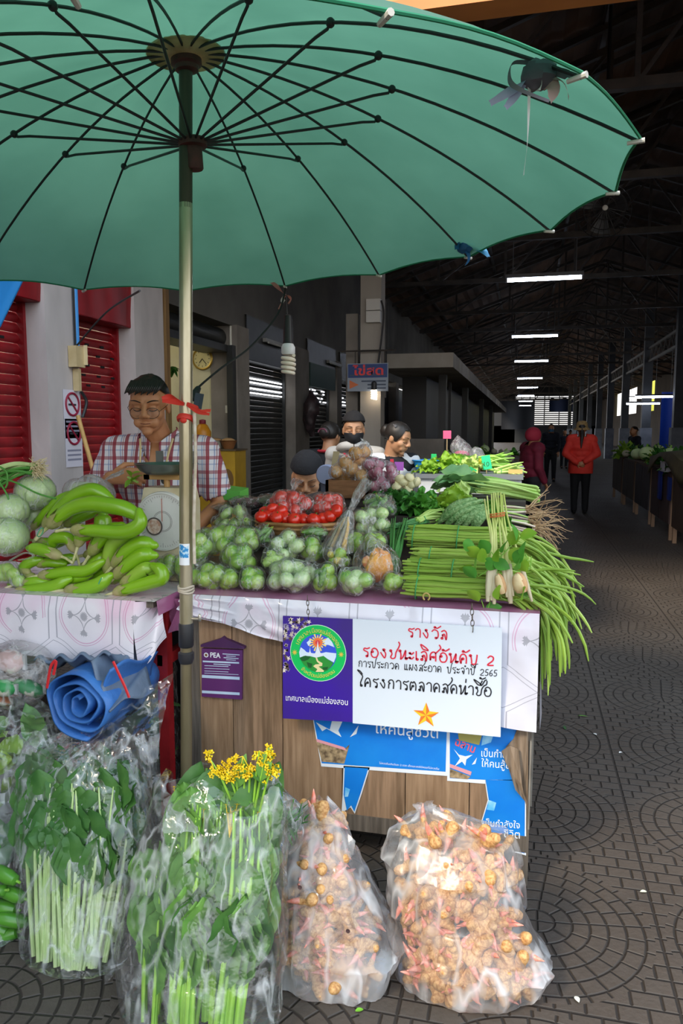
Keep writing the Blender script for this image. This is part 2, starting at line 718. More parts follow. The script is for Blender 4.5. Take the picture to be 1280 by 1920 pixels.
def shutter(n, y0, y1, mat, slots, zt=2.42, slotmat=None, label=None):
    mb = MB()
    X = WX - .22
    k = 0
    z = 0.02
    while z < zt + .2:                                # rolled slats, each a shallow curve
        def f(u, v, z=z):
            return (X + .018 * sin(pi * u) - .006 * (u > .9), y0 + (y1 - y0) * v, z + .075 * u)
        mb.grid(f, 4, 1)
        z += .075
    o = struct('door_%d' % n, mb, mat, smooth=True, label=label)
    hb = MB()
    def g(u, v):
        yy = y0 + (y1 - y0) * v
        dent = .02 * noise.noise(V((yy * 4, u * 3, n))) if slotmat is None else 0
        if u <= .5:
            return (X + .03 + .16 + dent, yy, zt + .0 + (.55) * u * 2)
        return (X + .19 - .3 * (u - .5) * 2, yy, zt + .55)
    hb.grid(g, 12, 40)
    hb.bx(X, X + .18, y0, y1, zt - .004, zt + .02)
    ob('header_box', hb, mat, o)
    for yy in (y0, y1):
        g2 = MB()
        g2.bx(X - .03, X + .06, yy - .03, yy + .03, 0, zt)
        ob('guide_rail', g2, mat, o, smooth=False)
    s = MB()
    for (ya, za, w) in slots:
        s.bx(X + .012, X + .0225, ya - w / 2, ya + w / 2, za, za + .018)
    if slots:
        ob('vent_slots', s, slotmat or dark, o, smooth=False)
    return o
sl1 = [(3.6 + .16 * k + .08 * (j % 2), 2.05 + .09 * j, .05) for k in range(7) for j in range(3)]
sl2 = [(5.36 + .115 * k + .05 * (j % 2), 1.86 + .085 * j, .05) for k in range(7) for j in range(5) if (k + j) % 2]
shutter(1, 2.95, 4.86, red, sl1, label='red roller shutter beside the electric box pillar')
shutter(2, 5.27, 6.15, red, sl2, 2.40, label='red roller shutter behind the man with the scale')
def bslots(y0, y1):
    return [(y0 + .1 + (y1 - y0 - .2) * k / 14, zz, .085) for k in range(15) for zz in (1.98, 2.04, 2.12, 2.17)]
shutter(3, 9.0, 10.95, blk, bslots(9, 10.95), 2.38, gap, 'black roller shutter behind the hanging bulb')
shutter(4, 11.7, 13.55, blk, [s for s in bslots(11.7, 13.55) if R(0, 1) < .5], 2.4, gap, 'black roller shutter past the bulb')
shutter(5, 13.9, 16.4, blk, [s for s in bslots(13.9, 16.4) if R(0, 1) < .3], 2.4, gap, 'dark roller shutter by the hall column')
mb = MB()
for a, b in ((17, 20), (20.5, 24), (24.5, 28), (28.5, 40)):
    mb.bx(WX - .3, WX - .2, a, b, 0, 2.65)
struct('wall_left_far', mb, blk)
# green fascia board above the second black shutter, and light fittings over the shutters
mb = MB(); mb.bx(WX - .05, WX - .01, 11.8, 13.45, 2.2, 2.58)
tag(ob('shop_board', mb, M('green_board', '24463a', .6), smooth=False), 'dark green board above the second black shutter', 'board')
for yy, w, lb in ((9.6, .9, 'slim tube fitting above the first black shutter'), (12.9, .9, 'slim tube fitting near the egg sign')):
    mb = MB(); mb.bx(WX - .06, WX + .02, yy, yy + w, 2.66, 2.71)
    t = tag(ob('tube_fitting', mb, M('fitting_white', '8f8d88', .5), smooth=False), lb, 'lamp')
    mb = MB(); mb.tube([(WX + .03, yy + .05, 2.655), (WX + .03, yy + w - .05, 2.655)], .013, 8)
    ob('tube', mb, M('tube_off', 'b9bab5', .3), t)

# open shop with the cream wall
cream = M('cream_plaster', 'd8d4b4', .75, col2='c4c09e', sc=1.5)
mb = MB(); mb.bx(-7.4, WX - .35, 8.62, 8.8, 0, 3.2)
struct('wall_cream', mb, cream)
mb = MB(); mb.bx(-7.6, -7.4, 6.2, 8.8, 0, 3.2)
struct('wall_shop_back', mb, cream)
mb = MB(); mb.bx(-7.4, WX - .35, 6.2, 6.4, 0, 3.2)
struct('wall_shop_side', mb, cream)
mb = MB(); mb.bx(-7.4, WX - .36, 6.2, 8.8, 3.0, 3.1)
struct('ceiling_shop', mb, cream)
# header beam of the open shop, raised shutter roll
mb = MB(); mb.tube([(WX - .25, 6.74, 2.6), (WX - .25, 8.58, 2.6)], .12, 20)
mb.bx(WX - .42, WX - .08, 6.74, 8.56, 2.42, 2.5)
tag(ob('rolled_shutter', mb, blk), 'rolled-up dark shutter above the open cream shop', 'shutter')
mb = MB(); mb.bx(WX - .03, WX + .02, 6.72, 6.79, 0, 2.9)
struct('trim_2', mb, M('wood_edge', '8a6a3c', .6, col2='6c4f2b', sc=12, stretch=(1, 1, .1)))
mb = MB(); mb.bx(WX - .1, WX - .02, 8.5, 8.6, 0, 2.5)
struct('trim_3', mb, blk)
# conduit on the cream wall
c0 = atY(432, 620, 8.6); c1 = atY(436, 765, 8.6)
mb = MB(); mb.tube([(c0.x, 8.6, 2.9), (c0.x, 8.6, c1.z)], .015, 8)
t = tag(ob('wall_conduit', mb, M('pvc_white', 'd2cfc0', .5)), 'white pipe running down the cream wall to a socket', 'pipe')
mb = MB(); mb.bx(c0.x - .07, c0.x + .05, 8.565, 8.615, c1.z - .06, c1.z + .03)
ob('socket_box', mb, M('pvc_white', 'd2cfc0', .5), t, smooth=False)

# kiosk block with concrete canopy
slabm = M('canopy_concrete', '9b948a', .8, col2='837c72', sc=2)
mb = MB(); mb.bx(-2.05, -1.0, 10.6, 40, 2.36, 2.56)
for k in range(14):
    mb.bx(-1.005, -.99, 11.5 + 2 * k, 11.53 + 2 * k, 2.36, 2.56)
struct('slab_canopy', mb, slabm)
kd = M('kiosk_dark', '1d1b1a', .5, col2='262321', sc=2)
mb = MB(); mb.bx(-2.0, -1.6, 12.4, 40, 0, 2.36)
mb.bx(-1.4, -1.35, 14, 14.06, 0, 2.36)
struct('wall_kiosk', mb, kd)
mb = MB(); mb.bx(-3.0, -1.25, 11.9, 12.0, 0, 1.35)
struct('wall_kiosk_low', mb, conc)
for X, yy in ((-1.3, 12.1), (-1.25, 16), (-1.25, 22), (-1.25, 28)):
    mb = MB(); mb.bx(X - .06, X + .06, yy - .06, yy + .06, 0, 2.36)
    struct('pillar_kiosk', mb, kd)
# hall column by the egg sign
mb = MB(); mb.bx(-2.1, -1.83, 9.6, 9.87, 0, 4.9)
struct('pillar_hall', mb, M('column_paint', 'a39c92', .75, col2='857e75', sc=1.5, stretch=(1, 1, .3)))
mb = MB(); mb.bx(-2.32, -2.16, 9.72, 9.85, 0, 3.0)
struct('pillar_hall_pipe', mb, conc)

# ---- right side and far end
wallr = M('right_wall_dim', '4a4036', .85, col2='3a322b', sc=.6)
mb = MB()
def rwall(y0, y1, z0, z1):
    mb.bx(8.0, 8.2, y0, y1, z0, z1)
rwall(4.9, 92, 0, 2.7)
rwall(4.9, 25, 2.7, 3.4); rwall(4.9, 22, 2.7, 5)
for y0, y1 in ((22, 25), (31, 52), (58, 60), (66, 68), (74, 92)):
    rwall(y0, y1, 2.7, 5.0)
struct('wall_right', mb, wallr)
postm = M('hall_post_paint', '4b4f55', .6, col2='3a3d42', sc=1.5)
basem = M('post_base_paint', '8d929c', .7, col2='73767f', sc=3)
for yy in (11, 17, 23, 29, 35, 41, 47, 54, 62, 70, 78):
    mb = MB(); mb.bx(4.05, 4.35, yy - .15, yy + .15, 0, 5.9)
    o = struct('pillar_right', mb, postm)
    mb = MB(); mb.bx(4.0, 4.4, yy - .2, yy + .2, 0, 1.55)
    ob('painted_base', mb, basem, o, smooth=False)
# lattice girder along the right posts
mb = MB()
mb.beam((4.2, 8, 4.35), (4.2, 80, 4.35), .08); mb.beam((4.2, 8, 3.9), (4.2, 80, 3.9), .08)
k = 0; yy = 8.
while yy < 60:
    mb.beam((4.2, yy, 4.35 if k % 2 else 3.9), (4.2, yy + .45, 3.9 if k % 2 else 4.35), .035)
    yy += .45; k += 1
struct('beam_lattice', mb, M('girder_paint', '6b6660', .6))
# end wall with a louvred opening to the street beyond
mb = MB()
mb.bx(-3.6, 8.2, 88, 88.3, 0, 1.9)
mb.bx(-3.6, -1.2, 88, 88.3, 0, 7)
mb.bx(5.2, 8.2, 88, 88.3, 0, 7)
mb.bx(-3.6, 8.2, 88, 88.3, 5.3, 7)
struct('wall_end', mb, M('end_wall', '26282b', .8))
mb = MB()
k = 0
zz = 1.95
while zz < 5.3:
    mb.box((2.0, 87.9, zz), (6.5, .06, .13), (radians(35), 0, 0)); zz += .22
for X in (-1.2, .4, 2.0, 3.6, 5.2):
    mb.bx(X - .06, X + .06, 87.8, 87.95, 1.9, 5.3)
struct('window_1', mb, M('louvre_grey', '8e9297', .6))
for (x0, x1, z0, z1, cl, lb) in ((-2.6, .9, 1.5, 4.6, '161a22', 'dark hanging sheet at the far end, beside the tube lights'), (2.4, 5.2, 3.4, 4.75, '1c2c50', 'navy banner hung across the far end of the hall')):
    mb = MB()
    mb.grid(lambda u, v: (x0 + (x1 - x0) * u, 84 + .15 * sin(u * 9) , z0 + (z1 - z0) * v + .08 * sin(u * 14) * (v > .9)), 24, 6)
    mb.grid(lambda u, v: (x0 + (x1 - x0) * u, 84.03 + .15 * sin(u * 9) , z0 + (z1 - z0) * v + .08 * sin(u * 14) * (v > .9)), 24, 6)
    tag(ob('hanging_sheet', mb, M('sheet_' + cl, cl, .8)), lb, 'banner')
# tree and house outside the far right openings
mb = MB(); mb.ell((13, 55, 3.4), (3, 4, 3), 24, 16, fn=lambda d: 1 + .25 * noise.noise(d * 4) + .1 * noise.noise(d * 11))
t = tag(ob('roadside_tree', mb, M('tree_leaf', '7f9a3a', .8, col2='4e6a22', sc=2)), 'bright leafy tree outside the far openings of the hall', 'tree')
mb = MB(); mb.tube([(13, 55, 0), (13.1, 55, 1.5)], [.3, .2], 10); ob('trunk', mb, M('bark', '4a3a2a', .9), t)
mb = MB(); mb.bx(11, 16, 62, 75, 0, 6)
tag(ob('neighbour_house', mb, M('yellow_house', 'c9c83c', .8), smooth=False), 'yellow-green house wall outside the far openings', 'building')

# ---- tube lights down the middle of the hall
tubem = M('lit_tube', 'dfe9ff', .4, emit=14.)
fit = M('fitting_grey', '6e7076', .5)
tl = [(13, 1019), (20.8, 1004.5), (28.3, 999.5), (37.7, 997.5), (46, 993.5), (57, 991), (68, 991), (81, 990)]
wds = ('nearest of the lit tube lights over the aisle', 'second lit tube light down the aisle', 'third lit tube light down the aisle', 'fourth lit tube light down the aisle', 'fifth lit tube light down the aisle', 'sixth lit tube light down the aisle', 'seventh lit tube light down the aisle', 'last tiny lit tube light at the aisle end')
for (yy, px), lb in zip(tl, wds):
    q = atY(px, 541, yy)
    X, Z = q.x, 3.95
    e = empty('tube_light', (X, yy, Z), lb, 'lamp', 'tube lights over the aisle')
    mb = MB(); mb.tube([(X - .6, yy, Z), (X + .6, yy, Z)], .028, 12); ob('lit_tube', mb, tubem, e)
    mb = MB(); mb.bx(X - .62, X + .62, yy - .04, yy + .04, Z + .03, Z + .09)
    for s in (-1, 1):
        mb.bx(X + s * .6 - .015, X + s * .6 + .015, yy - .03, yy + .03, Z - .035, Z + .05)
        mb.tube([(X + s * .5, yy, Z + .09), (X + s * .5, yy, 4.58)], .006, 6)
    ob('fitting', mb, fit, e, smooth=False)
for (px, py, yy, w, lb) in ((1230, 744, 24.5, 1.2, 'lit tube light above the blue tarpaulin'), (1205, 757, 28.3, 1.1, 'lit tube light beyond the right posts'), (1203, 746, 37.7, 1.1, 'small faint tube light beyond the right posts')):
    q = atY(px, py, yy)
    e = empty('tube_light', q, lb, 'lamp', 'tube lights in the side aisle')
    mb = MB(); mb.tube([q - V((w / 2, 0, 0)), q + V((w / 2, 0, 0))], .028, 12); ob('lit_tube', mb, M('lit_tube_side', 'e2ecff', .4, emit=7.), e)
    mb = MB(); mb.bx(q.x - w / 2, q.x + w / 2, q.y - .04, q.y + .04, q.z + .03, q.z + .08)
    for s in (-.4, .4):
        mb.tube([q + V((s, 0, .08)), (q.x + s, q.y, 4.58)], .006, 6)
    ob('fitting', mb, fit, e, smooth=False)
# ceiling fan in its cage
q = atY(1132, 395, 9.0)
e = empty('hanging_fan', q, 'black caged fan hanging under the dark roof', 'fan')
fm = M('fan_black', '141416', .5)
mb = MB()
for k in range(14):
    a = pi * k / 14
    ca, sa = cos(a), sin(a)
    mb.tube([q + V((.29 * ca * cos(t), -.11 * sin(t) * 1.0, .29 * sa * cos(t))) for t in [pi * i / 12 for i in range(13)]], .004, 5)
for rr, dy in ((.29, 0), (.22, -.075), (.12, -.1)):
    mb.tube([q + V((rr * cos(2 * pi * i / 32), dy, rr * sin(2 * pi * i / 32))) for i in range(33)], .005, 5)
ob('cage', mb, fm, e)
for k in range(3):
    mb = MB()
    a = 2 * pi * k / 3 + .4
    mb.grid(lambda u, v: q + V((cos(a + (v - .5) * .9) * (.05 + .2 * u), .02 * (v - .5) * 2, sin(a + (v - .5) * .9) * (.05 + .2 * u))), 6, 6)
    ob('blade', mb, M('fan_blade', '26282c', .4), e)
mb = MB(); mb.ell(q + V((0, -.115, 0)), (.03, .01, .03)); ob('hub_badge', mb, M('badge', 'c9c9c4', .3), e)
mb = MB(); mb.tube([q + V((0, .03, .0)), q + V((0, .08, 0)), (q.x, q.y + .08, roofz(q.x) - .2)], .02, 8); mb.ell(q + V((0, .06, 0)), (.08, .07, .08)); ob('bracket', mb, fm, e)
# ================================================================== GREEN UMBRELLA
UO, UR, UN, UPH = V((-.997, 2.219, 2.14)), 1.267, 17, 1.672
UAX = V((-.05, -.035, 1)).normalized()
UE1 = V((0, 1, 0)).cross(UAX).normalized()
UE2 = UAX.cross(UE1)
def uz(r):
    return .494 - .082 * r - .243 * r * r
def upt(a, r, dz=0.):
    return UO + UAX * (uz(r) + dz) + (UE1 * cos(a) + UE2 * sin(a)) * r
def rib_a(i):
    return UPH - i * 2 * pi / UN
green = M('umbrella_cloth', '578c77', .8, col2='4b7e6a', sc=3, lo=.3, hi=.7, transl=.46)
hemg = M('umbrella_hem', '2b8a64', .8, transl=.3)
ribm = M('umbrella_rib_black', '151817', .45)
rust = M('rusty_collar', '5e2a26', .6, col2='43201c', sc=30)
umb = empty('market_umbrella', (-1.08, 2.2, 0), 'big green market umbrella on a steel pole before the wooden stall', 'umbrella')
mb = MB()
for i in range(UN):
    a0, a1 = rib_a(i), rib_a(i + 1)
    def f(u, v, a0=a0, a1=a1):
        r = .045 + (UR - .045) * u
        p = upt(a0, r).lerp(upt(a1, r), v)
        s = sin(pi * v)
        p = p + UAX * (.018 * s * u) 
        if u > .97:
            p = p - (UE1 * cos((a0 + a1) / 2) + UE2 * sin((a0 + a1) / 2)) * .005 * s
        return p + UAX * (.004 * noise.noise(V((u * 6, v * 3, i))) * s)
    mb.grid(f, 24, 8)
c = ob('canopy', mb, green, umb)
mb = MB()
for i in range(UN):
    a0, a1 = rib_a(i), rib_a(i + 1)
    def e(t):
        s = sin(pi * t)
        return upt(a0, UR).lerp(upt(a1, UR), t) + UAX * (.018 * s) - (UE1 * cos((a0 + a1) / 2) + UE2 * sin((a0 + a1) / 2)) * .004 * s
    mb.tube([e(k / 8) for k in range(9)], .0038, 6)
ob('hem', mb, hemg, umb)
for i in range(UN):
    a = rib_a(i)
    mb = MB()
    mb.tube([upt(a, .03 + (UR - .03) * k / 14, -.009 - .006 * sin(pi * k / 14)) for k in range(15)], .0042, 6)
    rb = ob('rib', mb, ribm, umb)
    mb = MB()
    j = upt(a, .601, -.03)
    d = (UE1 * cos(a) + UE2 * sin(a))
    mb.tube([UO + UAX * .228 + d * .03, j - d * .045 - UAX * .004, j, upt(a, .61, -.012)], .0042, 6)
    mb.ell(upt(a, .612, -.016), (.012, .012, .012), 8, 6)
    ob('strut', mb, ribm, rb)
    mb = MB()
    q = upt(a, UR, -.006)
    mb.tube([q - d * .03, q + d * .01], [.005, .0065], 8)
    ob('rib_tip', mb, M('rib_tip_cream', 'b9b7ad', .5), rb)
mb = MB()
mb.lathe([(.028, .47), (.115, .478), (.118, .484), (.028, .482)], 34, UO, Matrix((UE1, UE2, UAX)).transposed(), sx=1.0)
ob('reinforcing_disc', mb, M('disc_cream', 'ecd6b0', .8, col2='cdb48c', sc=14, transl=.45), umb)
Q = Matrix((UE1, UE2, UAX)).transposed()
mb = MB(); mb.lathe([(.02, .43), (.034, .435), (.036, .447), (.046, .452), (.046, .466), (.03, .470), (.03, .485)], 24, UO, Q)
ob('top_hub', mb, rust, umb)
mb = MB(); mb.lathe([(.024, .15), (.027, .155), (.027, .215), (.043, .218), (.045, .234), (.04, .24), (.024, .24)], 24, UO, Q)
ob('runner', mb, rust, umb)
top = UO + UAX * .485
base = V((-1.083, 2.2, 0))
def pol(z):
    t = (z - base.z) / (top.z - base.z)
    return base.lerp(top, t)
mb = MB(); mb.tube([pol(2.175), top], [.0205, .0205], 20)
ob('wooden_pole', mb, M('pole_wood', '43321c', .5, col2='33250f', sc=20, stretch=(4, 4, .3), coat=.2), umb)
steelp = M('pole_zinc', 'bdb49a', .32, .75, col2='9a9070', sc=7, stretch=(3, 3, .6), bump=.05)
mb = MB(); mb.tube([pol(.86), pol(2.19)], [.0215, .0205], 24)
ob('steel_pole', mb, steelp, umb)
mb = MB(); mb.tube([pol(0), pol(.01), pol(.86)], [.019, .019, .019], 20)
ob('lower_pole', mb, M('pole_olive', '8a7f62', .4, .5, col2='746a50', sc=9, stretch=(2, 2, .4)), umb)
mb = MB(); mb.tube([pol(.79), pol(.795), pol(.865), pol(.87)], [.022, .0245, .0245, .022], 20)
ob('rubber_sleeve', mb, M('rubber_black', '1c1d22', .55), umb)
mb = MB(); mb.tube([pol(.735), pol(.75), pol(.77), pol(.775)], [.021, .026, .026, .02], 20)
ob('pole_clamp', mb, M('clamp_dark', '26262a', .5), umb)
mb = MB(); q = pol(.885)
mb.tube([q + V((.018, 0, 0)), q + V((.05, -.004, .002))], .005, 8); mb.ell(q + V((.05, -.004, .006)), (.006, .006, .014), 10, 8)
ob('wing_screw', mb, M('screw_zinc', 'b8b5aa', .35, .8), umb)
# sticker on the pole
mb = MB()
q0, q1 = pol(1.135), pol(1.065)
def stk(u, v):
    a = radians(-145 + 110 * u)
    p = q1.lerp(q0, v)
    return p + V((cos(a), sin(a), 0)) * .0222
mb.grid(stk, 12, 4)
s = ob('sticker', mb, M('sticker_white', 'eef2f6', .4), umb)
mb = MB()
def wave(u, v):
    a = radians(-135 + 90 * u)
    z = .35 + .5 * v + .08 * sin(u * 7) * v + .1 * v * sin(pi * u)
    p = q1.lerp(q0, min(z, .97))
    return p + V((cos(a), sin(a), 0)) * .0225
mb.grid(wave, 12, 4)
ob('wave_print', mb, M('sticker_blue', '2f8fd0', .4, col2='bfe2f5', sc=90, lo=.5, hi=.56), s)
# ties: rope, red ribbon, white stick, rags
mb = MB()
q = pol(.975)
for k in range(3):
    mb.tube([q + V((.024 * cos(t), .024 * sin(t), .008 * k + .003 * sin(t * 2 + k))) for t in [2 * pi * i / 20 for i in range(21)]], .004, 6)
tag(ob('cord_lashing', mb, M('cord_grey', 'b8ae9e', .8)), 'pale cord wound around the umbrella pole at table height', 'cord')
mb = MB()
a, b = pol(1.55) + V((.034, -.012, 0)), pol(1.07) + V((.034, -.01, 0))
mb.tube(smoothpath([a, a.lerp(b, .3) + V((.004, 0, 0)), a.lerp(b, .7) - V((.002, 0, 0)), b], 4), [.0055] * 13, 8)
tag(ob('bamboo_stick', mb, M('stick_white', 'd9cfc0', .7, col2='b9a890', sc=30)), 'thin whitish stick tied upright against the umbrella pole', 'stick')
def strip(pts, w, seed=0, twist=1.5):
    mb = MB()
    pts = smoothpath(pts, 6)
    n = len(pts) - 1
    def f(u, v):
        k = min(int(round(u * n)), n)
        t = pts[min(k + 1, n)] - pts[max(k - 1, 0)]
        a = seed + u * twist
        d = t.normalized().cross(V((cos(a), sin(a), .3))).normalized()
        ww = w * (.55 + .45 * sin(pi * min(u * 1.15, 1)))
        return pts[k] + d * ww * (v - .5) + V((0, 0, .002 * sin(v * pi)))
    mb.grid(f, n, 3)
    return mb
redr = M('red_ribbon', 'f2483a', .5, transl=.35)
q = pol(1.52)
e = empty('red_ribbon_tie', q, 'red plastic ribbon knotted round the steel pole', 'ribbon')
mb = MB()
mb.tube([q + V((.0235 * cos(t), .0235 * sin(t), .012 - .01 * sin(t))) for t in [2 * pi * i / 20 for i in range(21)]], .006, 6, flat=1.6)
mb.ell(q + V((.004, -.027, .008)), (.012, .008, .009), 10, 8)
ob('knot', mb, redr, e)
yq = q.y - .028
for pp, w, sd in (([(345, 756), (322, 744), (303, 747)], .02, 0), ([(345, 758), (325, 753), (304, 752)], .018, 1), ([(350, 757), (372, 768), (395, 770)], .02, 2), ([(352, 761), (372, 772), (393, 777)], .014, 3)):
    ob('ribbon_end', strip([atY(x, y, yq - .01 * k) for k, (x, y) in enumerate(pp)], w, sd), redr, e)
# rag of torn plastic on the rim near the right
def ragset(name, px, py, Y, label, mats, strips, cat):
    q = atY(px, py, Y)
    e = empty(name, q, label, cat)
    mb = MB()
    mb.ell(q, (.035, .03, .028), 14, 10, fn=lambda d: 1 + .35 * noise.noise(d * 4))
    ob('knot', mb, mats[0], e)
    for k, (pp, w) in enumerate(strips):
        w *= .62
        ob('torn_strip', strip([atY(x, y, Y - .015 * i) for i, (x, y) in enumerate(pp)], w, k), mats[1 + k % (len(mats) - 1)], e)
    return e
rim6 = upt(rib_a(6), UR - .09, -.03)
gr1 = M('rag_grey', '6f6a72', .6, transl=.2); gr2 = M('rag_lilac', 'a9a6c6', .5, transl=.3); gr3 = M('rag_white', 'd8d6d4', .5, transl=.3); gr4 = M('rag_brown', 'a08a84', .6, transl=.2)
ragset('tied_plastic_rag', 1010, 140, rim6.y, 'torn grey and white plastic strips tied to the umbrella rim', [M('rag_dark', '5c5862', .7), gr2, gr4, gr3, gr1],
       [([(1000, 138), (965, 165), (918, 194)], .035), ([(1018, 145), (1035, 165), (1030, 188)], .05), ([(992, 145), (991, 200), (988, 270), (981, 330)], .016), ([(1005, 120), (962, 118), (955, 150), (975, 168), (1030, 190)], .018),
        ([(990, 145), (965, 180), (947, 203)], .03), ([(1020, 140), (1055, 155), (1066, 185)], .03), ([(1012, 148), (1014, 160), (1008, 170)], .03), ([(1025, 130), (1062, 140), (1070, 150)], .028)], 'rag')
rim2 = upt(rib_a(2), UR - .05, -.02)
ragset('tied_blue_bag', 872, 462, rim2.y, 'blue plastic bag knotted onto an umbrella rib end', [M('bag_blue', '2f6ea8', .45, transl=.3), M('bag_blue', '2f6ea8'), M('bag_blue_lt', '4f9ac8', .45, transl=.3)],
       [([(872, 462), (858, 455), (856, 468)], .05), ([(876, 462), (900, 465), (916, 482)], .05), ([(875, 465), (878, 485), (872, 497)], .05), ([(872, 460), (880, 448), (892, 456)], .05)], 'bag')
rim0 = upt(rib_a(0), UR - .012, -.02)
mb = MB()
# hanging bulb
qb = atY(540, 640, rim0.y)
e = empty('hanging_bulb', qb, 'white spiral bulb hanging from the umbrella edge', 'lamp')
cab = M('cable_black', '1a1a1c', .5)
mb = MB(); mb.tube(smoothpath([rim0, rim0 + V((.004, 0, -.05)), qb + V((0, 0, .03))], 6), .0045, 6)
ob('cable', mb, cab, e)
mb = MB(); mb.lathe([(.008, .125), (.018, .12), (.022, .06), (.024, .0), (.026, -.008), (.02, -.01)], 20, qb)
ob('socket', mb, M('socket_black', '222224', .45), e)
mb = MB(); mb.lathe([(.016, -.008), (.025, -.012), (.033, -.028), (.033, -.055), (.028, -.062), (.01, -.064)], 22, qb)
ob('ballast', mb, M('bulb_white_plastic', 'e8e8ea', .35), e)
mb = MB()
n = 90
mb.tube([qb + V(((.027 + .002 * sin(t * 3)) * cos(t * 8 * pi), .027 * sin(t * 8 * pi), -.066 - .085 * t)) for t in [k / n for k in range(n + 1)]], .0085, 8)
ob('spiral_tube', mb, M('bulb_glass', 'f0e6d4', .25), e)
# cable running down-left to the plug by the pole
pz = [rim0 + V((0, .01, 0)), atY(520, 590, 3.3), atY(470, 650, 3.1), atY(415, 690, 2.9), atY(370, 728, 2.7), atY(366, 740, 2.6)]
mb = MB(); mb.tube(smoothpath(pz, 6), .0045, 6)
mb.tube([atY(371, 729, 2.68), atY(366, 738, 2.6), atY(363, 750, 2.58)], [.012, .015, .009], 10)
tag(ob('bulb_cable', mb, cab), 'black cable sagging from the umbrella edge to the pole', 'cable')
mb = MB(); mb.box(atY(372, 752, 2.5), (.02, .03, .055), (0, .2, 0))
tag(ob('plug_block', mb, M('plug_dark', '2a3a48', .5), smooth=False), 'small dark plug hanging beside the umbrella pole', 'plug')
e = empty('pink_ribbon_tie', rim0, 'pink ribbon tying the cable to the umbrella rim', 'ribbon')
pk = M('pink_ribbon', 'c98a80', .6, transl=.3)
for pp, w in (([(533, 552), (520, 538), (507, 528)], .022), ([(535, 555), (528, 568), (522, 580)], .018), ([(536, 553), (545, 560), (540, 570)], .02), ([(534, 551), (528, 560), (533, 566)], .03)):
    ob('ribbon_end', strip([atY(x, y, rim0.y - .02) for x, y in pp], w, len(pp)), pk if w < .03 else M('tape_white', 'd8d8d4', .6), e)

# ================================================================== WOODEN STALL
SX0, SX1, SY, TZ = -1.15, .04, 2.40, .92
wood = M('stall_plywood', '7d6248', .7, col2='a3876a', sc=9, stretch=(7, 7, .55), lo=.3, hi=.72, bump=.25, bsc=20)
wood2 = M('stall_plywood_worn', '9a7d62', .75, col2='6d563f', sc=7, stretch=(9, 9, .6), bump=.3, bsc=22)
woodg = M('grey_wood', '6e655b', .8, col2='4e473f', sc=8, stretch=(9, 9, .6), bump=.3, bsc=20)
stall = empty('wooden_stall', (-.55, 2.9, 0), 'wooden market stall with plywood front behind the award sign', 'stall')
xs = [SX0, -.985, -.80, -.585, -.365, -.15, -.0]
for i in range(6):
    mb = MB(); mb.bx(xs[i] + .0015, xs[i + 1] - .0015, SY, SY + .018, .17, TZ - .02)
    ob('front_board', mb, (wood, wood2)[i % 2], stall, smooth=False)
mb = MB(); mb.bx(SX0, SX1, SY - .004, SY + .03, .115, .172)
ob('bottom_rail', mb, woodg, stall, smooth=False)
for X, yy in ((SX1 - .035, SY + .0), (SX0 + .0, SY + .0), (SX1 - .035, 4.0), (SX0, 4.0)):
    mb = MB(); mb.bx(X, X + .04, yy - .002, yy + .045, 0, TZ - .02)
    ob('leg', mb, woodg, stall, smooth=False)
mb = MB(); mb.bx(SX1 - .018, SX1, SY + .045, 4.0, .17, TZ - .02)
ob('side_board', mb, woodg, stall, smooth=False)
mb = MB(); mb.bx(SX1, SX1 + .012, SY + .01, SY + .12, .27, .66); mb.bx(SX1, SX1 + .006, SY - .01, SY + .02, .2, .5)
ob('edge_strip', mb, M('strip_grey', '8a857c', .7, col2='5f5a52', sc=20, stretch=(5, 5, .5)), stall, smooth=False)
mb = MB(); mb.bx(SX0, SX0 + .018, SY + .045, 4.0, .17, TZ - .02)
ob('side_board', mb, wood2, stall, smooth=False)
mb = MB(); mb.bx(SX0 - .01, SX1 + .01, SY - .01, 4.05, TZ - .02, TZ)
ob('top_board', mb, woodg, stall, smooth=False)
def pxpoly(pts, Y):
    return [atY(x, y, Y) for x, y in pts]
mb = MB()
for pts, b in (([(948, 1402), (962, 1388), (975, 1352), (988, 1352), (990, 1380), (989, 1520), (984, 1506), (966, 1478), (952, 1440)], -.02), ([(940, 1408), (955, 1400), (972, 1406), (978, 1470), (984, 1500), (960, 1455), (948, 1430)], -.03)):
    mb.prism(pxpoly(pts, SY + b + .004), (0, .004, 0))
    i = len(mb.v)
for v_ in mb.v:
    v_.y -= .012 * sin(v_.z * 60)
ob('torn_veneer', mb, M('veneer', '94826f', .75, col2='6b5b4a', sc=8, stretch=(8, 8, .6), bump=.2), stall, smooth=False)
# stepped riser under the produce
mb = MB()
for (y0, z1) in ((2.66, 1.0), (2.92, 1.06), (3.25, 1.12), (3.6, 1.16)):
    mb.bx(SX0 + .05, SX1 - .03, y0, 4.0, TZ, z1)
ob('display_step', mb, M('step_cloth', '4a4038', .7, col2='35302c', sc=5), stall, smooth=False)

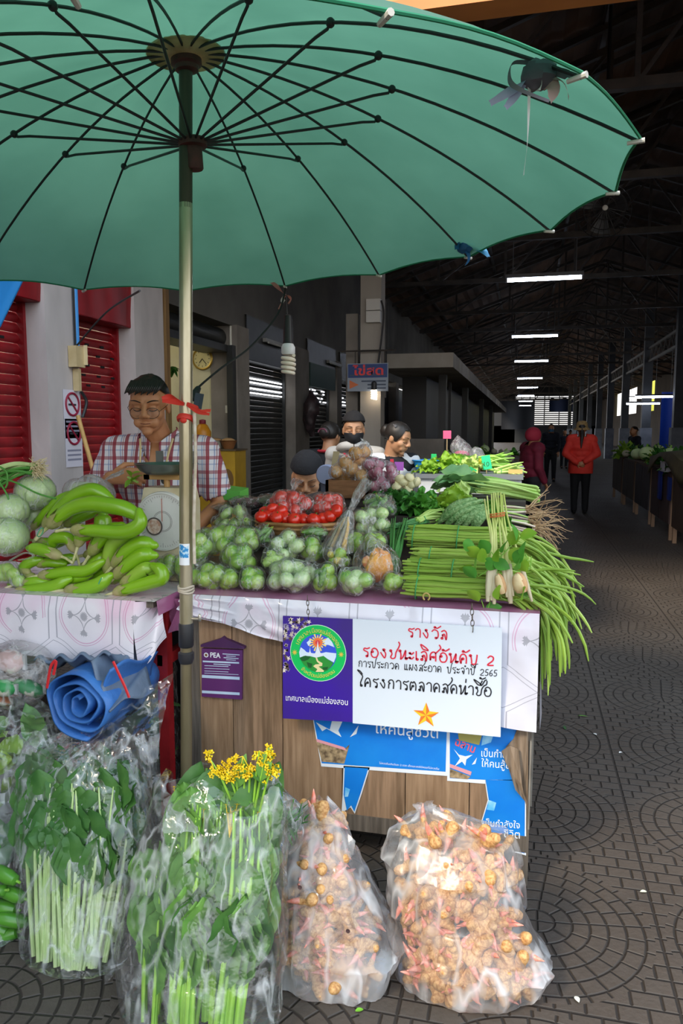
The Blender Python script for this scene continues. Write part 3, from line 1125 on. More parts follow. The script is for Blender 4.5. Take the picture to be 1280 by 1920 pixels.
# vinyl tablecloths
def vinyl(name, U0, V0, base='d6d5e0'):
    m, nt, p, (x, y, z), tc = shader_base(name, .28)
    W, H = .245, .30
    nb = noise_tex(nt, tc, 2.2, detail=3)
    u = ((x - U0) / W).fract() - .5
    vv = z - y - V0
    v = (vv / H).fract() - .5
    au, av = u.abs(), v.abs()
    # honeycomb of doubled lines
    target = av.lt(.27).sel(.5, .5 - (av - .27) * 2.17)
    dist = (au - target).abs() * W
    line = dist.near(.014, .0022)
    X, Yv = au * W, av * H
    ast = (X.pow(.62) + Yv.pow(.62))
    dia = ast.near(.045 ** .62, .0085)
    inner = (X * X + Yv * Yv).sqrt()
    th = Yv.atan2(X)
    flower = inner.lt(.010 + .006 * (th * 8.0).sin().abs())
    tip = ((X - .052).abs().pow(.6) + Yv.pow(.6)).lt(.018 ** .6).max((X.pow(.6) + (Yv - .052).abs().pow(.6)).lt(.018 ** .6))
    tip2 = ((X - .058).abs().pow(.8) + (Yv - .008).abs().pow(.8)).lt(.008 ** .8).max(((X - .008).abs().pow(.8) + (Yv - .058).abs().pow(.8)).lt(.008 ** .8))
    orn = dia.max(flower).max(tip).max(tip2)
    pink = ((inner - .088).abs().lt(.0018)).max((inner - .096).abs().lt(.0012)) * (nb.gt(.47))
    blush = ((nb - .52) * 5.).max(0.).min(.55)
    c = mixcol(nt, blush, base, 'd9a8c6')
    c = mixcol(nt, pink * .6, c, 'c87aa8')
    c = mixcol(nt, line * .75, c, '8f8f9b')
    c = mixcol(nt, orn * .75, c, '8e8f98')
    nt.links.new(c, p.inputs['Base Color'])
    nn = noise_tex(nt, tc, 9., detail=3)
    add_bump(nt, p, nn, .25, .02)
    p.inputs['Coat Weight'].default_value = .3
    return m
vin = vinyl('vinyl_cloth', -.97, -1.70)
vinp = M('vinyl_pink', 'c78aae', .3, col2='a8648c', sc=4, bump=.2, coat=.3)
def cloth_drop(x, tbl):
    for k in range(len(tbl) - 1):
        if tbl[k][0] <= x <= tbl[k + 1][0]:
            t = (x - tbl[k][0]) / (tbl[k + 1][0] - tbl[k][0])
            return tbl[k][1] + (tbl[k + 1][1] - tbl[k][1]) * t
    return tbl[-1][1]
tc1 = empty('vinyl_tablecloth', (-.55, 3.0, TZ), 'white vinyl tablecloth with grey ornaments over the wooden stall', 'tablecloth')
drop = [(-1.2, .875), (-1.12, .845), (-1.0, .83), (-.85, .79), (-.72, .775), (-.6, .70), (-.3, .66), (-.13, .56), (.06, .545)]
mb = MB()
def top1(u, v):
    return (SX0 - .015 + (SX1 - SX0 + .035) * u, SY - .02 + 1.6 * v, TZ + .004 + .002 * noise.noise(V((u * 9, v * 9, 0))))
mb.grid(top1, 40, 40)
ob('table_top_cover', mb, vinp, tc1)
mb = MB()
def front1(u, v):
    X = SX0 - .015 + (SX1 - SX0 + .033) * u
    zb = cloth_drop(X, drop)
    z = TZ + .004 - (TZ + .004 - zb) * v
    left = max(0, 1 - (X - SX0) / .45)
    fold = .012 * sin(X * 16 + v * 1.5) * v + .02 * left * v * sin(v * 16 - X * 18) + .006 * noise.noise(V((X * 14, v * 4, 2)))
    yy = SY - .021 - .010 * min(v * 6, 1) - max(0, fold) - .006 * v
    return (X, min(yy, SY - .014), z)
mb.grid(front1, 120, 26)
ob('front_drape', mb, vin, tc1)
mb = MB()
def side1(u, v):
    yy = SY - .028 + 1.4 * u
    z = TZ + .004 - (.38 - .10 * u) * v
    return (SX1 + .022 + .010 * v + .006 * sin(yy * 13) * v, yy, z)
mb.grid(side1, 40, 10)
ob('side_drape', mb, vin, tc1)
mb = MB()                                # bunched pink corner hanging at the left
def bunch(u, v):
    a = atY(318, 1112, 2.44).lerp(atY(362, 1128, 2.37), u)
    b = atY(292, 1200, 2.44).lerp(atY(352, 1172, 2.37), u)
    p = a.lerp(b, v)
    return p + V((.008 * sin(u * 14 + v * 3), -.022 * sin(u * 11 + v * 2) ** 2 - .01, 0))
mb.grid(bunch, 30, 14)
ob('bunched_corner', mb, vinp, tc1)

# ---- left table on red steel legs
lt = empty('red_legged_table', (-1.9, 2.55, 0), 'low side table on red steel legs under the green eggplants', 'table')
redst = M('red_steel', '9c1f24', .45, col2='7a151a', sc=9, bump=.05)
LX, LY0, LY1 = -1.205, 2.25, 2.78
mb = MB(); mb.bx(-2.8, LX, LY0, LY1, TZ - .02, TZ)
ob('table_top', mb, woodg, lt, smooth=False)
for X, yy in ((LX - .03, LY0 + .13), (LX - .03, LY1 - .03), (-2.6, LY0 + .13), (-2.6, LY1 - .03)):
    mb = MB(); mb.bx(X - .02, X + .02, yy - .02, yy + .02, 0, TZ - .02)
    ob('leg', mb, redst, lt, smooth=False)
mb = MB(); mb.bx(-2.6, LX - .03, LY0 + .11, LY0 + .145, .66, .70); mb.bx(LX - .045, LX - .015, LY0 + .13, LY1, .66, .70)
ob('rail', mb, redst, lt, smooth=False)
vin2 = vinyl('vinyl_cloth_second', atY(135, 1265, 2.23).x - .1225, atY(135, 1265, 2.23).z - 2.23 - .15, 'e2dee6')
tc2 = empty('vinyl_tablecloth', (-1.9, 2.5, TZ), 'white ornamented vinyl cloth hanging below the green eggplants', 'tablecloth')
mb = MB()
mb.grid(lambda u, v: (-2.8 + (LX + 2.81) * u, LY0 - .012 + (LY1 - LY0 + .02) * v, TZ + .004 + .002 * noise.noise(V((u * 14, v * 9, 0)))), 40, 20)
ob('table_top_cover', mb, vin2, tc2)
za = [(-2.9, .70), (-1.75, .72), (-1.62, .712), (-1.52, .698), (-1.26, .695)]
mb = MB()
def front2(u, v):
    X = -2.8 + (-1.265 + 2.8) * u
    zb = cloth_drop(X, za)
    return (X, LY0 - .014 - .012 * min(v * 5, 1) - .008 * v * (1 + sin(X * 22)) - .006 * sin(u * 50 + v * 3) * v, TZ + .004 - (TZ + .004 - zb) * v)
mb.grid(front2, 120, 16)
ob('front_drape', mb, vin2, tc2)
mb = MB()
def corner2(u, v):
    a = V((-1.268, LY0 - .02, TZ + .002)).lerp(V((LX + .014, LY0 + .06, TZ + .002)), u)
    z = a.z - (.14 + .10 * (1 - u)) * v
    return (a.x + .008 * v + .01 * sin(u * 5), a.y - .01 * sin(u * 6 + v * 4), z)
mb.grid(corner2, 14, 12)
ob('folded_corner', mb, vin2, tc2)
mb = MB()
mb.grid(lambda u, v: (LX + .012 + .006 * v, LY0 + .0 + .5 * u, TZ + .004 - .05 * v), 14, 4)
ob('side_drape', mb, vinp, tc2)

# ================================================================== SIGNS
def text_mb(s, off=-.0008):
    cu = bpy.data.curves.new('t', 'FONT')
    cu.body = s
    cu.size = 1.
    cu.offset = off
    cu.resolution_u = 3
    o = bpy.data.objects.new('t', cu)
    COL.objects.link(o)
    dg = bpy.context.evaluated_depsgraph_get()
    dg.update()
    me = o.evaluated_get(dg).to_mesh()
    r = MB()
    r.v = [V(v_.co) for v_ in me.vertices]
    r.f = [tuple(p_.vertices) for p_ in me.polygons]
    r.m = [0] * len(r.f)
    o.evaluated_get(dg).to_mesh_clear()
    bpy.data.objects.remove(o)
    bpy.data.curves.remove(cu)
    return r
def lay(mb, s, a, b, lift=V((0, -.0015, 0)), up=None, hscale=1., off=-.0008):
    """text s with its baseline from a to b (world points)"""
    t = text_mb(s, off)
    x0, x1 = min(p_.x for p_ in t.v), max(p_.x for p_ in t.v)
    d = b - a
    L = d.length / (x1 - x0)
    d.normalize()
    up = up or V((0, 0, 1))
    i = len(mb.v)
    mb.v += [a + d * ((p_.x - x0) * L) + up * (p_.y * L * hscale) + lift for p_ in t.v]
    mb.f += [tuple(i + k for k in f) for f in t.f]
    mb.m += [mb.mi] * len(t.f)
def stroke(mb, pts, w, Y, k=5):
    """pen stroke of width w metres through the points"""
    pts = smoothpath(pts, k)
    n = len(pts) - 1
    i = len(mb.v)
    for q_ in range(n + 1):
        t = pts[min(q_ + 1, n)] - pts[max(q_ - 1, 0)]
        t.normalize()
        d = V((-t.z, 0, t.x)) * (w / 2)
        mb.v += [V((pts[q_].x, Y, pts[q_].z)) + d, V((pts[q_].x, Y, pts[q_].z)) - d]
    for q_ in range(n):
        mb.f.append((i + 2 * q_, i + 2 * q_ + 1, i + 2 * q_ + 3, i + 2 * q_ + 2)); mb.m.append(0)
SGY = 2.335
sign = empty('award_sign', atY(735, 1382, SGY), 'purple and white award sign hanging on the front of the stall', 'sign')
Lp = [(530, 1155), (661, 1161), (661, 1354), (530, 1347)]
Rp = [(661, 1161), (941, 1178), (938, 1382), (661, 1356)]
mb = MB(); mb.prism(pxpoly(Rp, SGY), (0, .006, 0)); ob('white_panel', mb, M('sign_white', 'd9e3ee', .35), sign, smooth=False)
mb = MB(); mb.prism(pxpoly(Lp, SGY), (0, .006, 0)); pan = ob('purple_panel', mb, M('sign_purple', '3d1f9c', .35, col2='3c2a72', sc=2.5), sign, smooth=False)
def disc(px, py, rpx, Y, n=40):
    q_ = atY(px, py, Y)
    r_ = (atY(px + rpx, py, Y) - q_).length
    return [q_ + V((r_ * cos(2 * pi * k / n), 0, r_ * sin(2 * pi * k / n))) for k in range(n)], q_, r_
seal_c = (596, 1224.5)
def layer(name, polys, hexcol, dz, par=pan, rough=.35):
    mb = MB()
    for pts in polys:
        mb.poly([V((p_.x, SGY - dz, p_.z)) for p_ in pts])
    return ob(name, mb, M('print_' + hexcol, hexcol, rough), par, smooth=False)
d1, sc_, sr = disc(*seal_c, 53, SGY)
layer('seal_border', [d1], 'c9f0d0', .0004)
layer('seal_ring', [disc(*seal_c, 51.8, SGY)[0]], '12bf5e', .0008)
layer('seal_sky', [disc(*seal_c, 35, SGY)[0]], '3c58d8', .0012)
def cp(pts):                      # points of the seal zoom (525,1150)-(670,1360), 8.828 px per px
    return [atY(525 + x / 8.828, 1150 + y / 8.828, SGY) for x, y in pts]
layer('seal_cloud', [cp([(315, 640), (345, 560), (400, 600), (440, 640), (560, 660), (700, 655), (760, 640), (930, 660), (925, 720), (890, 810), (800, 760), (500, 740), (330, 730)]),
                     cp([(440, 480), (500, 430), (520, 480), (470, 540)]), cp([(700, 440), (800, 400), (860, 470), (900, 560), (800, 520), (740, 520)])], 'd4e6f8', .0016)
rays = []
for k in range(16):
    a = 2 * pi * k / 16
    c0 = (625, 480)
    L = 150 if k % 2 else 120
    rays.append(cp([(c0[0] + 50 * cos(a - .18), c0[1] + 50 * sin(a - .18)), (c0[0] + L * cos(a - .09), c0[1] + L * sin(a - .09)), (c0[0] + L * cos(a + .09), c0[1] + L * sin(a + .09)), (c0[0] + 50 * cos(a + .18), c0[1] + 50 * sin(a + .18))]))
layer('seal_sun_ray', rays, 'f4d878', .0019)
layer('seal_sun', [cp([(625 + 78 * cos(2 * pi * k / 24), 480 + 78 * sin(2 * pi * k / 24)) for k in range(24)])], 'ee7a42', .0022)
layer('seal_sun_core', [cp([(625 + 40 * cos(2 * pi * k / 24), 480 + 40 * sin(2 * pi * k / 24)) for k in range(24)])], 'd8404a', .0024)
layer('seal_temple', [cp([(625, 450), (640, 560), (670, 650), (720, 700), (720, 725), (540, 725), (540, 700), (585, 650), (612, 560)]), cp([(496, 550), (506, 630), (535, 690), (460, 690), (488, 630)])], 'dfe8f2', .0026)
layer('seal_hill', [cp([(325, 730), (400, 700), (500, 705), (600, 730), (720, 700), (800, 760), (885, 815), (850, 880), (780, 940), (700, 968), (600, 965), (500, 930), (400, 850)])], '2f8f3a', .0028)
layer('seal_bush', [cp([(330, 735), (420, 695), (510, 715), (470, 760), (400, 790), (360, 780)]), cp([(440, 800), (540, 830), (520, 900), (470, 890)]), cp([(700, 890), (800, 880), (780, 930), (720, 930)])], '1c5a2c', .003)
layer('seal_path', [cp([(590, 728), (615, 728), (635, 780), (705, 820), (700, 865), (640, 875), (730, 945), (720, 965), (590, 965), (620, 920), (550, 870), (590, 840), (655, 835), (610, 790)])], 'e6d8a4', .0032)
def arc_text(s, rpx, a0, a1, hpx, flip, name):
    cl = []
    for ch in s:
        if cl and ('\u0e34' <= ch <= '\u0e3a' or '\u0e47' <= ch <= '\u0e4e' or ch == '\u0e31'):
            cl[-1] += ch
        else:
            cl.append(ch)
    mb = MB()
    for k, ch in enumerate(cl):
        a = radians(a0 + (a1 - a0) * k / (len(cl) - 1))
        d = V((cos(a), 0, sin(a)))
        up = -d if flip else d
        tx = V((up.z, 0, -up.x))
        t = text_mb(ch)
        xm = (min(p_.x for p_ in t.v) + max(p_.x for p_ in t.v)) / 2
        L = hpx / 53 * sr
        o_ = sc_ + d * (rpx / 53 * sr)
        i = len(mb.v)
        mb.v += [V((0, SGY - .0022, 0)) + V(((o_ + tx * ((p_.x - xm) * L) + up * (p_.y * L)).x, 0, (o_ + tx * ((p_.x - xm) * L) + up * (p_.y * L)).z)) for p_ in t.v]
        mb.f += [tuple(i + q_ for q_ in f) for f in t.f]
        mb.m += [0] * len(t.f)
    ob(name, mb, M('seal_gold', 'e2d25a', .4), pan, smooth=False)
arc_text('เทศบาลเมืองแม่ฮ่องสอน', 38.5, 158, 22, 11, False, 'seal_top_lettering')
arc_text('จังหวัดแม่ฮ่องสอน', 46, 228, 312, 10, True, 'seal_bottom_lettering')
stars = []
for cx_ in (552.5, 639.5):
    cy_ = 1223 if cx_ < 600 else 1227
    stars.append([atY(cx_ + (6 if k % 2 == 0 else 2.2) * cos(pi * k / 8), cy_ + (6 if k % 2 == 0 else 2.2) * sin(pi * k / 8), SGY) for k in range(16)])
layer('seal_star', stars, 'e0c050', .0014)
fl = {'c9bcae': [], 'e6dccb': [], '9d93b8': [], '5c4a3e': []}
rs = random.Random(3)
for k in range(64):
    t = rs.random()
    if k < 34:
        px_, py_ = 533 + rs.random() * (34 + 20 * (1 - t)), 1159 + rs.random() * (14 + 30 * t)
        if hypot(px_ - seal_c[0], py_ - seal_c[1]) < 54: continue
    else:
        px_, py_ = 532 + rs.random() * 9, 1172 + rs.random() * 90
    rr = 2.5 + 3.5 * rs.random()
    a0 = rs.random() * 6
    pts = [atY(max(px_ + (rr if q_ % 2 == 0 else rr * .4) * cos(a0 + pi * q_ / 5), 530.3), max(1156.5, py_ + (rr if q_ % 2 == 0 else rr * .4) * sin(a0 + pi * q_ / 5)), SGY) for q_ in range(10)]
    fl[list(fl)[k % 4]].append(pts)
for k, (h, pl) in enumerate(fl.items()):
    layer('printed_flowers', pl, h, .00025 + .00005 * k)
mb = MB(); lay(mb, 'เทศบาลเมืองแม่ฮ่องสอน', atY(536, 1313, SGY), atY(652, 1322, SGY), hscale=1.25, off=.004)
ob('white_lettering', mb, M('print_white', 'f4f6fa', .4), pan, smooth=False)
# gold star: ten facets
mb1, mb2 = MB(), MB()
pc = atY(660 + 622 / 4.491, 1150 + 858 / 4.491, SGY)
rr = (atY(660 + 735 / 4.491, 1150 + 858 / 4.491, SGY) - pc).length
for k in range(10):
    a = pi / 2 + pi * k / 5
    b = a + pi / 5
    ra, rb_ = (rr, rr * .42) if k % 2 == 0 else (rr * .42, rr)
    (mb1 if k % 2 else mb2).poly([pc + V((0, -.001, 0)), pc + V((ra * cos(a), -.001, ra * sin(a))), pc + V((rb_ * cos(b), -.001, rb_ * sin(b)))])
ob('gold_star', mb1, M('star_orange', 'e0782c', .4), sign, smooth=False)
ob('gold_star_facet', mb2, M('star_yellow', 'f2c52e', .4), sign, smooth=False)
# hand lettering: pen strokes per Thai letter (unit box, y up, x-height 1)
def loop(x, y, r, a0=0, d=1):
    return [(x + r * cos(a0 + d * 2 * pi * k / 6), y + r * sin(a0 + d * 2 * pi * k / 6)) for k in range(7)]
G = {
 'ร': [[*loop(.42, .08, .08, 0, -1), (.5, .5), (.3, .62), (.12, .75), (.2, .95), (.42, .9), (.7, 1.05)]],
 'า': [[(.02, .78), (.2, 1), (.45, .95), (.52, .6), (.5, 0)]],
 'ง': [[*loop(.42, .9, .09, 3, 1), (.58, .5), (.5, .02), (.3, .25), (.1, .62)]],
 'ว': [[(.08, .78), (.3, 1.02), (.62, .9), (.72, .5), (.66, .15), (.5, .1), *loop(.5, .1, .08, 0, -1)]],
 'ล': [[*loop(.2, .12, .09, 1, 1), (.32, .45), (.2, .45), (.42, .6), (.55, .1), (.62, .0), (.66, .5), (.6, .85), (.4, 1.02), (.12, .85)]],
 'อ': [[*loop(.2, .62, .09, 3, 1), (.1, .3), (.25, .02), (.6, .05), (.75, .5), (.6, .9), (.35, 1.0), (.12, .8)]],
 'ช': [[*loop(.18, .85, .09, -1, -1), (.3, .5), (.18, .15), (.35, 0), (.6, .15), (.68, .7), (.9, 1.2), (1.02, 1.6), (.9, 1.9)]],
 'น': [[*loop(.15, .9, .09, -1, -1), (.25, .4), (.22, 0), (.45, .3), (.68, 1), (.66, .3), *loop(.74, .1, .09, 3, 1), (.95, .2)]],
 'ะ': [[*loop(.14, .72, .07, 3, 1), (.3, .62), (.5, .85)], [*loop(.14, .22, .07, 3, 1), (.3, .1), (.5, .35)]],
 'เ': [[(.1, 1), (.1, .3), *loop(.19, .1, .09, 3, 1)]],
 'แ': [[(.1, 1), (.1, .3), *loop(.17, .1, .08, 3, 1)], [(.42, 1), (.42, .3), *loop(.49, .1, .08, 3, 1)]],
 'ศ': [[*loop(.4, .45, .08, 3, 1), (.2, .5), (.1, .1), (.1, .7), (.3, 1), (.55, .95), (.6, .5), (.6, 0)], [(.55, .85), (.85, 1.2), (1.05, 1.5), (.9, 1.85)]],
 'ด': [[*loop(.35, .5, .09, 3, 1), (.22, .2), (.18, 0), (.08, .5), (.2, .9), (.45, 1), (.66, .7), (.66, 0)]],
 'บ': [[*loop(.15, .9, .09, -1, -1), (.26, .4), (.3, .02), (.6, .05), (.7, .5), (.75, 1.05)]],
 'ก': [[(.12, 0), (.15, .5), (.28, .62), (.1, .75), (.3, 1), (.55, .95), (.65, .6), (.62, 0)]],
 'ป': [[*loop(.15, .9, .09, -1, -1), (.25, .4), (.28, .02), (.55, .05), (.65, .5), (.75, 1.3), (.95, 1.75)]],
 'ผ': [[*loop(.28, .85, .08, -1, -1), (.16, .4), (.18, 0), (.4, .5), (.6, 0), (.75, .5), (.78, 1.05)]],
 'ส': [[*loop(.2, .12, .09, 1, 1), (.32, .45), (.2, .45), (.42, .6), (.55, .1), (.62, .0), (.66, .5), (.6, .85), (.4, 1.02), (.12, .85)], [(.62, .8), (.9, 1.1), (1.1, 1.5), (1.0, 1.8)]],
 'จ': [[*loop(.4, .42, .08, 3, 1), (.5, .1), (.55, 0), (.65, .5), (.55, .95), (.3, 1), (.1, .8)]],
 'ค': [[*loop(.38, .5, .08, 3, 1), (.2, .35), (.1, 0), (.1, .6), (.3, 1), (.55, .95), (.66, .5), (.64, 0)]],
 'โ': [[(.0, 1.9), (.1, 1.75), (.45, 1.35), (.55, 1.1), (.35, .5), (.35, .3), *loop(.42, .12, .09, 3, 1)], [(.0, 1.9), (.3, 1.75), (.55, 1.4)]],
 'ต': [[*loop(.38, .5, .08, 3, 1), (.22, .2), (.12, .0), (.08, .6), (.2, .95), (.36, .85), (.5, 1), (.68, .6), (.66, 0)]],
 'ซ': [[*loop(.18, .85, .09, -1, -1), (.3, .5), (.18, .15), (.35, 0), (.6, .15), (.68, .7), (.9, 1.1), (1.15, 1.3), (1.2, 1.7)]],
 '2': [[(.05, .75), (.3, 1), (.55, .85), (.5, .5), (.05, .02), (.6, .02)]],
 '5': [[(.6, 1), (.25, .98), (.15, .55), (.45, .55), (.5, .2), (.25, 0), (.05, .1)]],
 '6': [[(.55, 1), (.25, .75), (.08, .3), (.25, 0), (.5, .15), (.45, .45), (.15, .35)]],
 'ั': [[*loop(-.5, 1.3, .08, 0, 1), (-.25, 1.22), (.1, 1.5)]],
 'ิ': [[(-.6, 1.25), (-.8, 1.75), (-.4, 1.5), (-.1, 1.15), (-.6, 1.25)]],
 'ี': [[(-.6, 1.25), (-.75, 1.65), (-.3, 1.45), (-.05, 1.15), (-.6, 1.25)], [(-.05, 1.15), (.05, 1.7), (.4, 1.8)]],
 'ื': [[(-.6, 1.2), (-1.0, 1.75), (-.5, 1.45), (-.2, 1.15), (-.6, 1.2)], [(-.35, 1.2), (-.15, 1.7)], [(-.15, 1.2), (.1, 1.7), (.3, 1.8)]],
 '่': [[(-.25, 1.3), (-.22, 1.75)]],
 '้': [[*loop(-.35, 1.95, .06, 0, 1), (-.15, 1.85), (.2, 2.05)]],
 'ำ': [[*loop(-.1, 1.3, .09, 0, 1)], [(.05, .78), (.2, 1), (.45, .95), (.52, .6), (.5, 0)]],
}
ADV = {'ะ': .62, 'เ': .42, 'แ': .7, 'า': .68, 'ร': .74, ' ': .75, 'ำ': .72, '2': .75, '5': .7, '6': .7, 'โ': .72, 'ช': .9, 'น': .95}
def handwrite(s, a, b, xh, w, mat, name):
    ws, pos = [], 0.
    for ch in s:
        zero = ch in 'ัิีื่้'
        ws.append((ch, pos))
        pos += 0 if zero else ADV.get(ch, .88)
    d = (b - a)
    L = d.length / pos
    d.normalize()
    mb = MB()
    for ch, x0 in ws:
        for st in G.get(ch, []):
            stroke(mb, [a + d * ((x0 + x) * L) + V((0, 0, y * xh)) for x, y in st], w, SGY - .0015)
    ob(name, mb, mat, sign, smooth=False)
def sp_(x, y):
    return atY(660 + x / 4.491, 1150 + y / 4.491, SGY)
hh = (sp_(0, 100) - sp_(0, 0)).length / 100
rp_, bp_ = M('pen_red', 'd8243f', .5), M('pen_black', '25262c', .5)
handwrite('รางวัล', sp_(466, 196), sp_(815, 222), 72 * hh, 10 * hh, rp_, 'red_lettering')
handwrite('รองชนะเลิศอันดับ 2', sp_(88, 362), sp_(1205, 440), 76 * hh, 11 * hh, rp_, 'red_lettering')
handwrite('การประกวด แผงสะอาด ประจำปี 2565', sp_(52, 448), sp_(1225, 530), 50 * hh, 6 * hh, bp_, 'black_lettering')
handwrite('โครงการตลาดสดน่าซื้อ', sp_(45, 612), sp_(1180, 700), 74 * hh, 10 * hh, bp_, 'black_lettering')
def chain(px, y0, y1, par, n=5):
    mb = MB()
    a, b = atY(px, y0, SGY + .01), atY(px + 2, y1, SGY - .002)
    for k in range(n):
        c = a.lerp(b, (k + .5) / n)
        L = (a - b).length / n * .66
        pts = []
        for i in range(17):
            t = 2 * pi * i / 16
            pts.append(c + (V((.45 * L * cos(t), 0, L * sin(t))) if k % 2 else V((.12 * L * cos(t), -.4 * L * cos(t), L * sin(t)))))
        mb.tube(pts, .0013, 6, cap=False)
    ob('hanging_chain', mb, M('chain_steel', '6b6358', .4, .8), par)
chain(576, 1118, 1160, sign); chain(884, 1132, 1184, sign)

# ---- blue posters on the boards
pb = M('poster_blue', '0c74d6', .4, col2='1a86e0', sc=6)
pw = M('poster_white_edge', 'dfe7ee', .5)
pt_ = M('poster_text', 'eef6ff', .5)
glow = M('poster_glow', '4fb4f0', .4, col2='a6dcf8', sc=30)
PY_ = SY - .003
def poster(label, outline, white):
    q_ = pxpoly(outline, PY_)
    o = empty('drink_poster', sum(q_, V((0, 0, 0))) / len(q_), label, 'poster', 'torn blue posters on the stall front')
    mb = MB(); mb.prism(pxpoly(white, PY_), (0, .0015, 0)); ob('paper', mb, pw, o, smooth=False)
    mb = MB(); mb.poly(pxpoly(outline, PY_ - .0008)); ob('blue_print', mb, pb, o, smooth=False)
    return o
def pprint(par, name, polys, mat, dy=.0014):
    mb = MB()
    for pts in polys:
        mb.poly(pxpoly(pts, PY_ - dy))
    return ob(name, mb, mat, par, smooth=False)
p1 = poster('wide blue poster on the boards just below the award sign', [(586, 1338), (838, 1350), (835, 1447), (603, 1431)], [(584, 1336), (841, 1348), (838, 1455), (602, 1437)])
mb = MB(); lay(mb, 'ให้คนสู้ชีวิต', atY(703, 1374, PY_), atY(821, 1384, PY_), off=.006); ob('white_lettering', mb, pt_, p1, smooth=False)
mb = MB(); lay(mb, 'ไม่ควรดื่มเกินวันละ 2 ขวด เด็กและสตรีมีครรภ์ไม่ควรดื่ม', atY(711, 1432, PY_), atY(823, 1443, PY_)); ob('small_lettering', mb, pt_, p1, smooth=False)
pprint(p1, 'printed_bottle', [[(592, 1385), (645, 1401), (650, 1408), (594, 1391)]], M('print_pinkband', 'd89aa4', .5), .0016)
pprint(p1, 'printed_shark', [[(592, 1354), (604, 1371), (612, 1366), (640, 1382), (634, 1370), (642, 1352), (622, 1352), (618, 1368)], [(656, 1382), (672, 1360), (668, 1376)]], M('print_sharkwhite', 'dce9f0', .5), .0016)
pprint(p1, 'printed_scene', [[(592, 1390), (645, 1405), (655, 1396), (645, 1432), (603, 1428), (597, 1405)]], M('print_rocks', '5c4c38', .6, col2='b09a76', sc=60), .0015)
p2_ = poster('blue poster with a printed bottle beside the torn wood', [(843, 1350), (984, 1352), (972, 1385), (952, 1402), (958, 1440), (984, 1462), (908, 1462), (843, 1459)], [(840, 1348), (986, 1350), (974, 1385), (954, 1402), (960, 1440), (984, 1468), (914, 1470), (838, 1464)])
bt = [(852, 1372), (906, 1372), (898, 1400), (884, 1440), (878, 1462), (842, 1459), (842, 1420)]
pprint(p2_, 'printed_bottle', [[(858, 1372), (905, 1372), (898, 1397), (860, 1388)]], M('print_drink', 'a8a45c', .4), .0015)
pprint(p2_, 'printed_band', [[(843, 1432), (884, 1447), (882, 1454), (843, 1439)]], M('print_pinkband', 'd89aa4', .5), .0018)
pprint(p2_, 'printed_scene', [[(843, 1441), (882, 1456), (876, 1461), (843, 1458)]], M('print_rocks', '5c4c38', .6), .0017)
pprint(p2_, 'printed_shark', [[(850, 1404), (860, 1415), (872, 1418), (886, 1415), (874, 1424), (872, 1436), (866, 1428), (852, 1437), (862, 1422)], [(884, 1434), (894, 1420), (891, 1432)]], M('print_sharkwhite', 'dce9f0', .5), .0018)
pprint(p2_, 'printed_glow', [[(905, 1380), (925, 1378), (920, 1392), (902, 1398)]], glow, .0012)
mb = MB(); lay(mb, 'ฉลาม', atY(852, 1396, PY_), atY(888, 1412, PY_), off=.014, up=V((.3, 0, 1)).normalized(), hscale=1.2); ob('red_lettering', mb, M('print_sharkred', 'e8586a', .5), p2_, smooth=False)
mb = MB(); lay(mb, 'เป็นกำลั', atY(902, 1418, PY_), atY(951, 1421, PY_), off=.004, hscale=1.25); lay(mb, 'ให้คนสู้ชี', atY(902, 1437, PY_), atY(955, 1441, PY_), off=.004, hscale=1.2); ob('white_lettering', mb, pt_, p2_, smooth=False)
p3_ = poster('torn blue poster low on the stall corner above the galangal', [(910, 1462), (984, 1464), (983, 1600), (914, 1582), (904, 1540), (916, 1500)], [(908, 1459), (986, 1461), (986, 1604), (912, 1584), (902, 1540), (914, 1500)])
pprint(p3_, 'printed_glow', [[(916, 1500), (930, 1505), (926, 1520), (912, 1518)]], glow, .0012)
mb = MB(); lay(mb, 'เป็นกำลังใจ', atY(905, 1548, PY_), atY(974, 1553, PY_), off=.004, hscale=1.15); lay(mb, 'ชีวิต', atY(944, 1569, PY_), atY(974, 1572, PY_), off=.004, hscale=1.15); ob('white_lettering', mb, pt_, p3_, smooth=False)
p4_ = poster('pointed blue poster scrap hanging under the wide poster', [(646, 1438), (690, 1441), (676, 1486), (664, 1522), (658, 1510), (650, 1520), (644, 1490)], [(644, 1436), (693, 1439), (678, 1488), (665, 1526), (657, 1514), (640, 1524), (642, 1490)])
pprint(p4_, 'printed_glow', [[(647, 1476), (656, 1480), (652, 1494), (646, 1494)]], glow, .0012)

# ---- small purple plate with a gabled top
pe = empty('meter_plate', atY(415, 1312, SY - .01), 'small purple plastic plate with gabled top on the boards', 'plate')
pm = M('plate_purple', '5b2a66', .45); pm2 = M('plate_purple_dark', '44204e', .5)
PP = SY - .012
mb = MB(); mb.prism(pxpoly([(378, 1216), (454, 1219), (453, 1312), (378, 1306)], PP), (0, .012, 0)); ob('plate', mb, pm, pe, smooth=False)
mb = MB(); mb.prism(pxpoly([(376, 1213), (376, 1209), (412, 1198), (417, 1194), (422, 1198), (458, 1213), (458, 1217)], PP - .006), (0, .018, 0)); ob('gabled_hood', mb, pm2, pe, smooth=False)
mb = MB(); lay(mb, 'PEA', atY(394.5, 1232, PP), atY(413.5, 1233.5, PP), hscale=1.1, off=.02); ob('white_lettering', mb, pt_, pe, smooth=False)
mb = MB()
q_ = atY(386.5, 1228, PP)
mb.poly([q_ + V((.0085 * cos(2 * pi * k / 24), -.001, .0085 * sin(2 * pi * k / 24))) for k in range(24)]); ob('round_emblem', mb, pt_, pe, smooth=False)
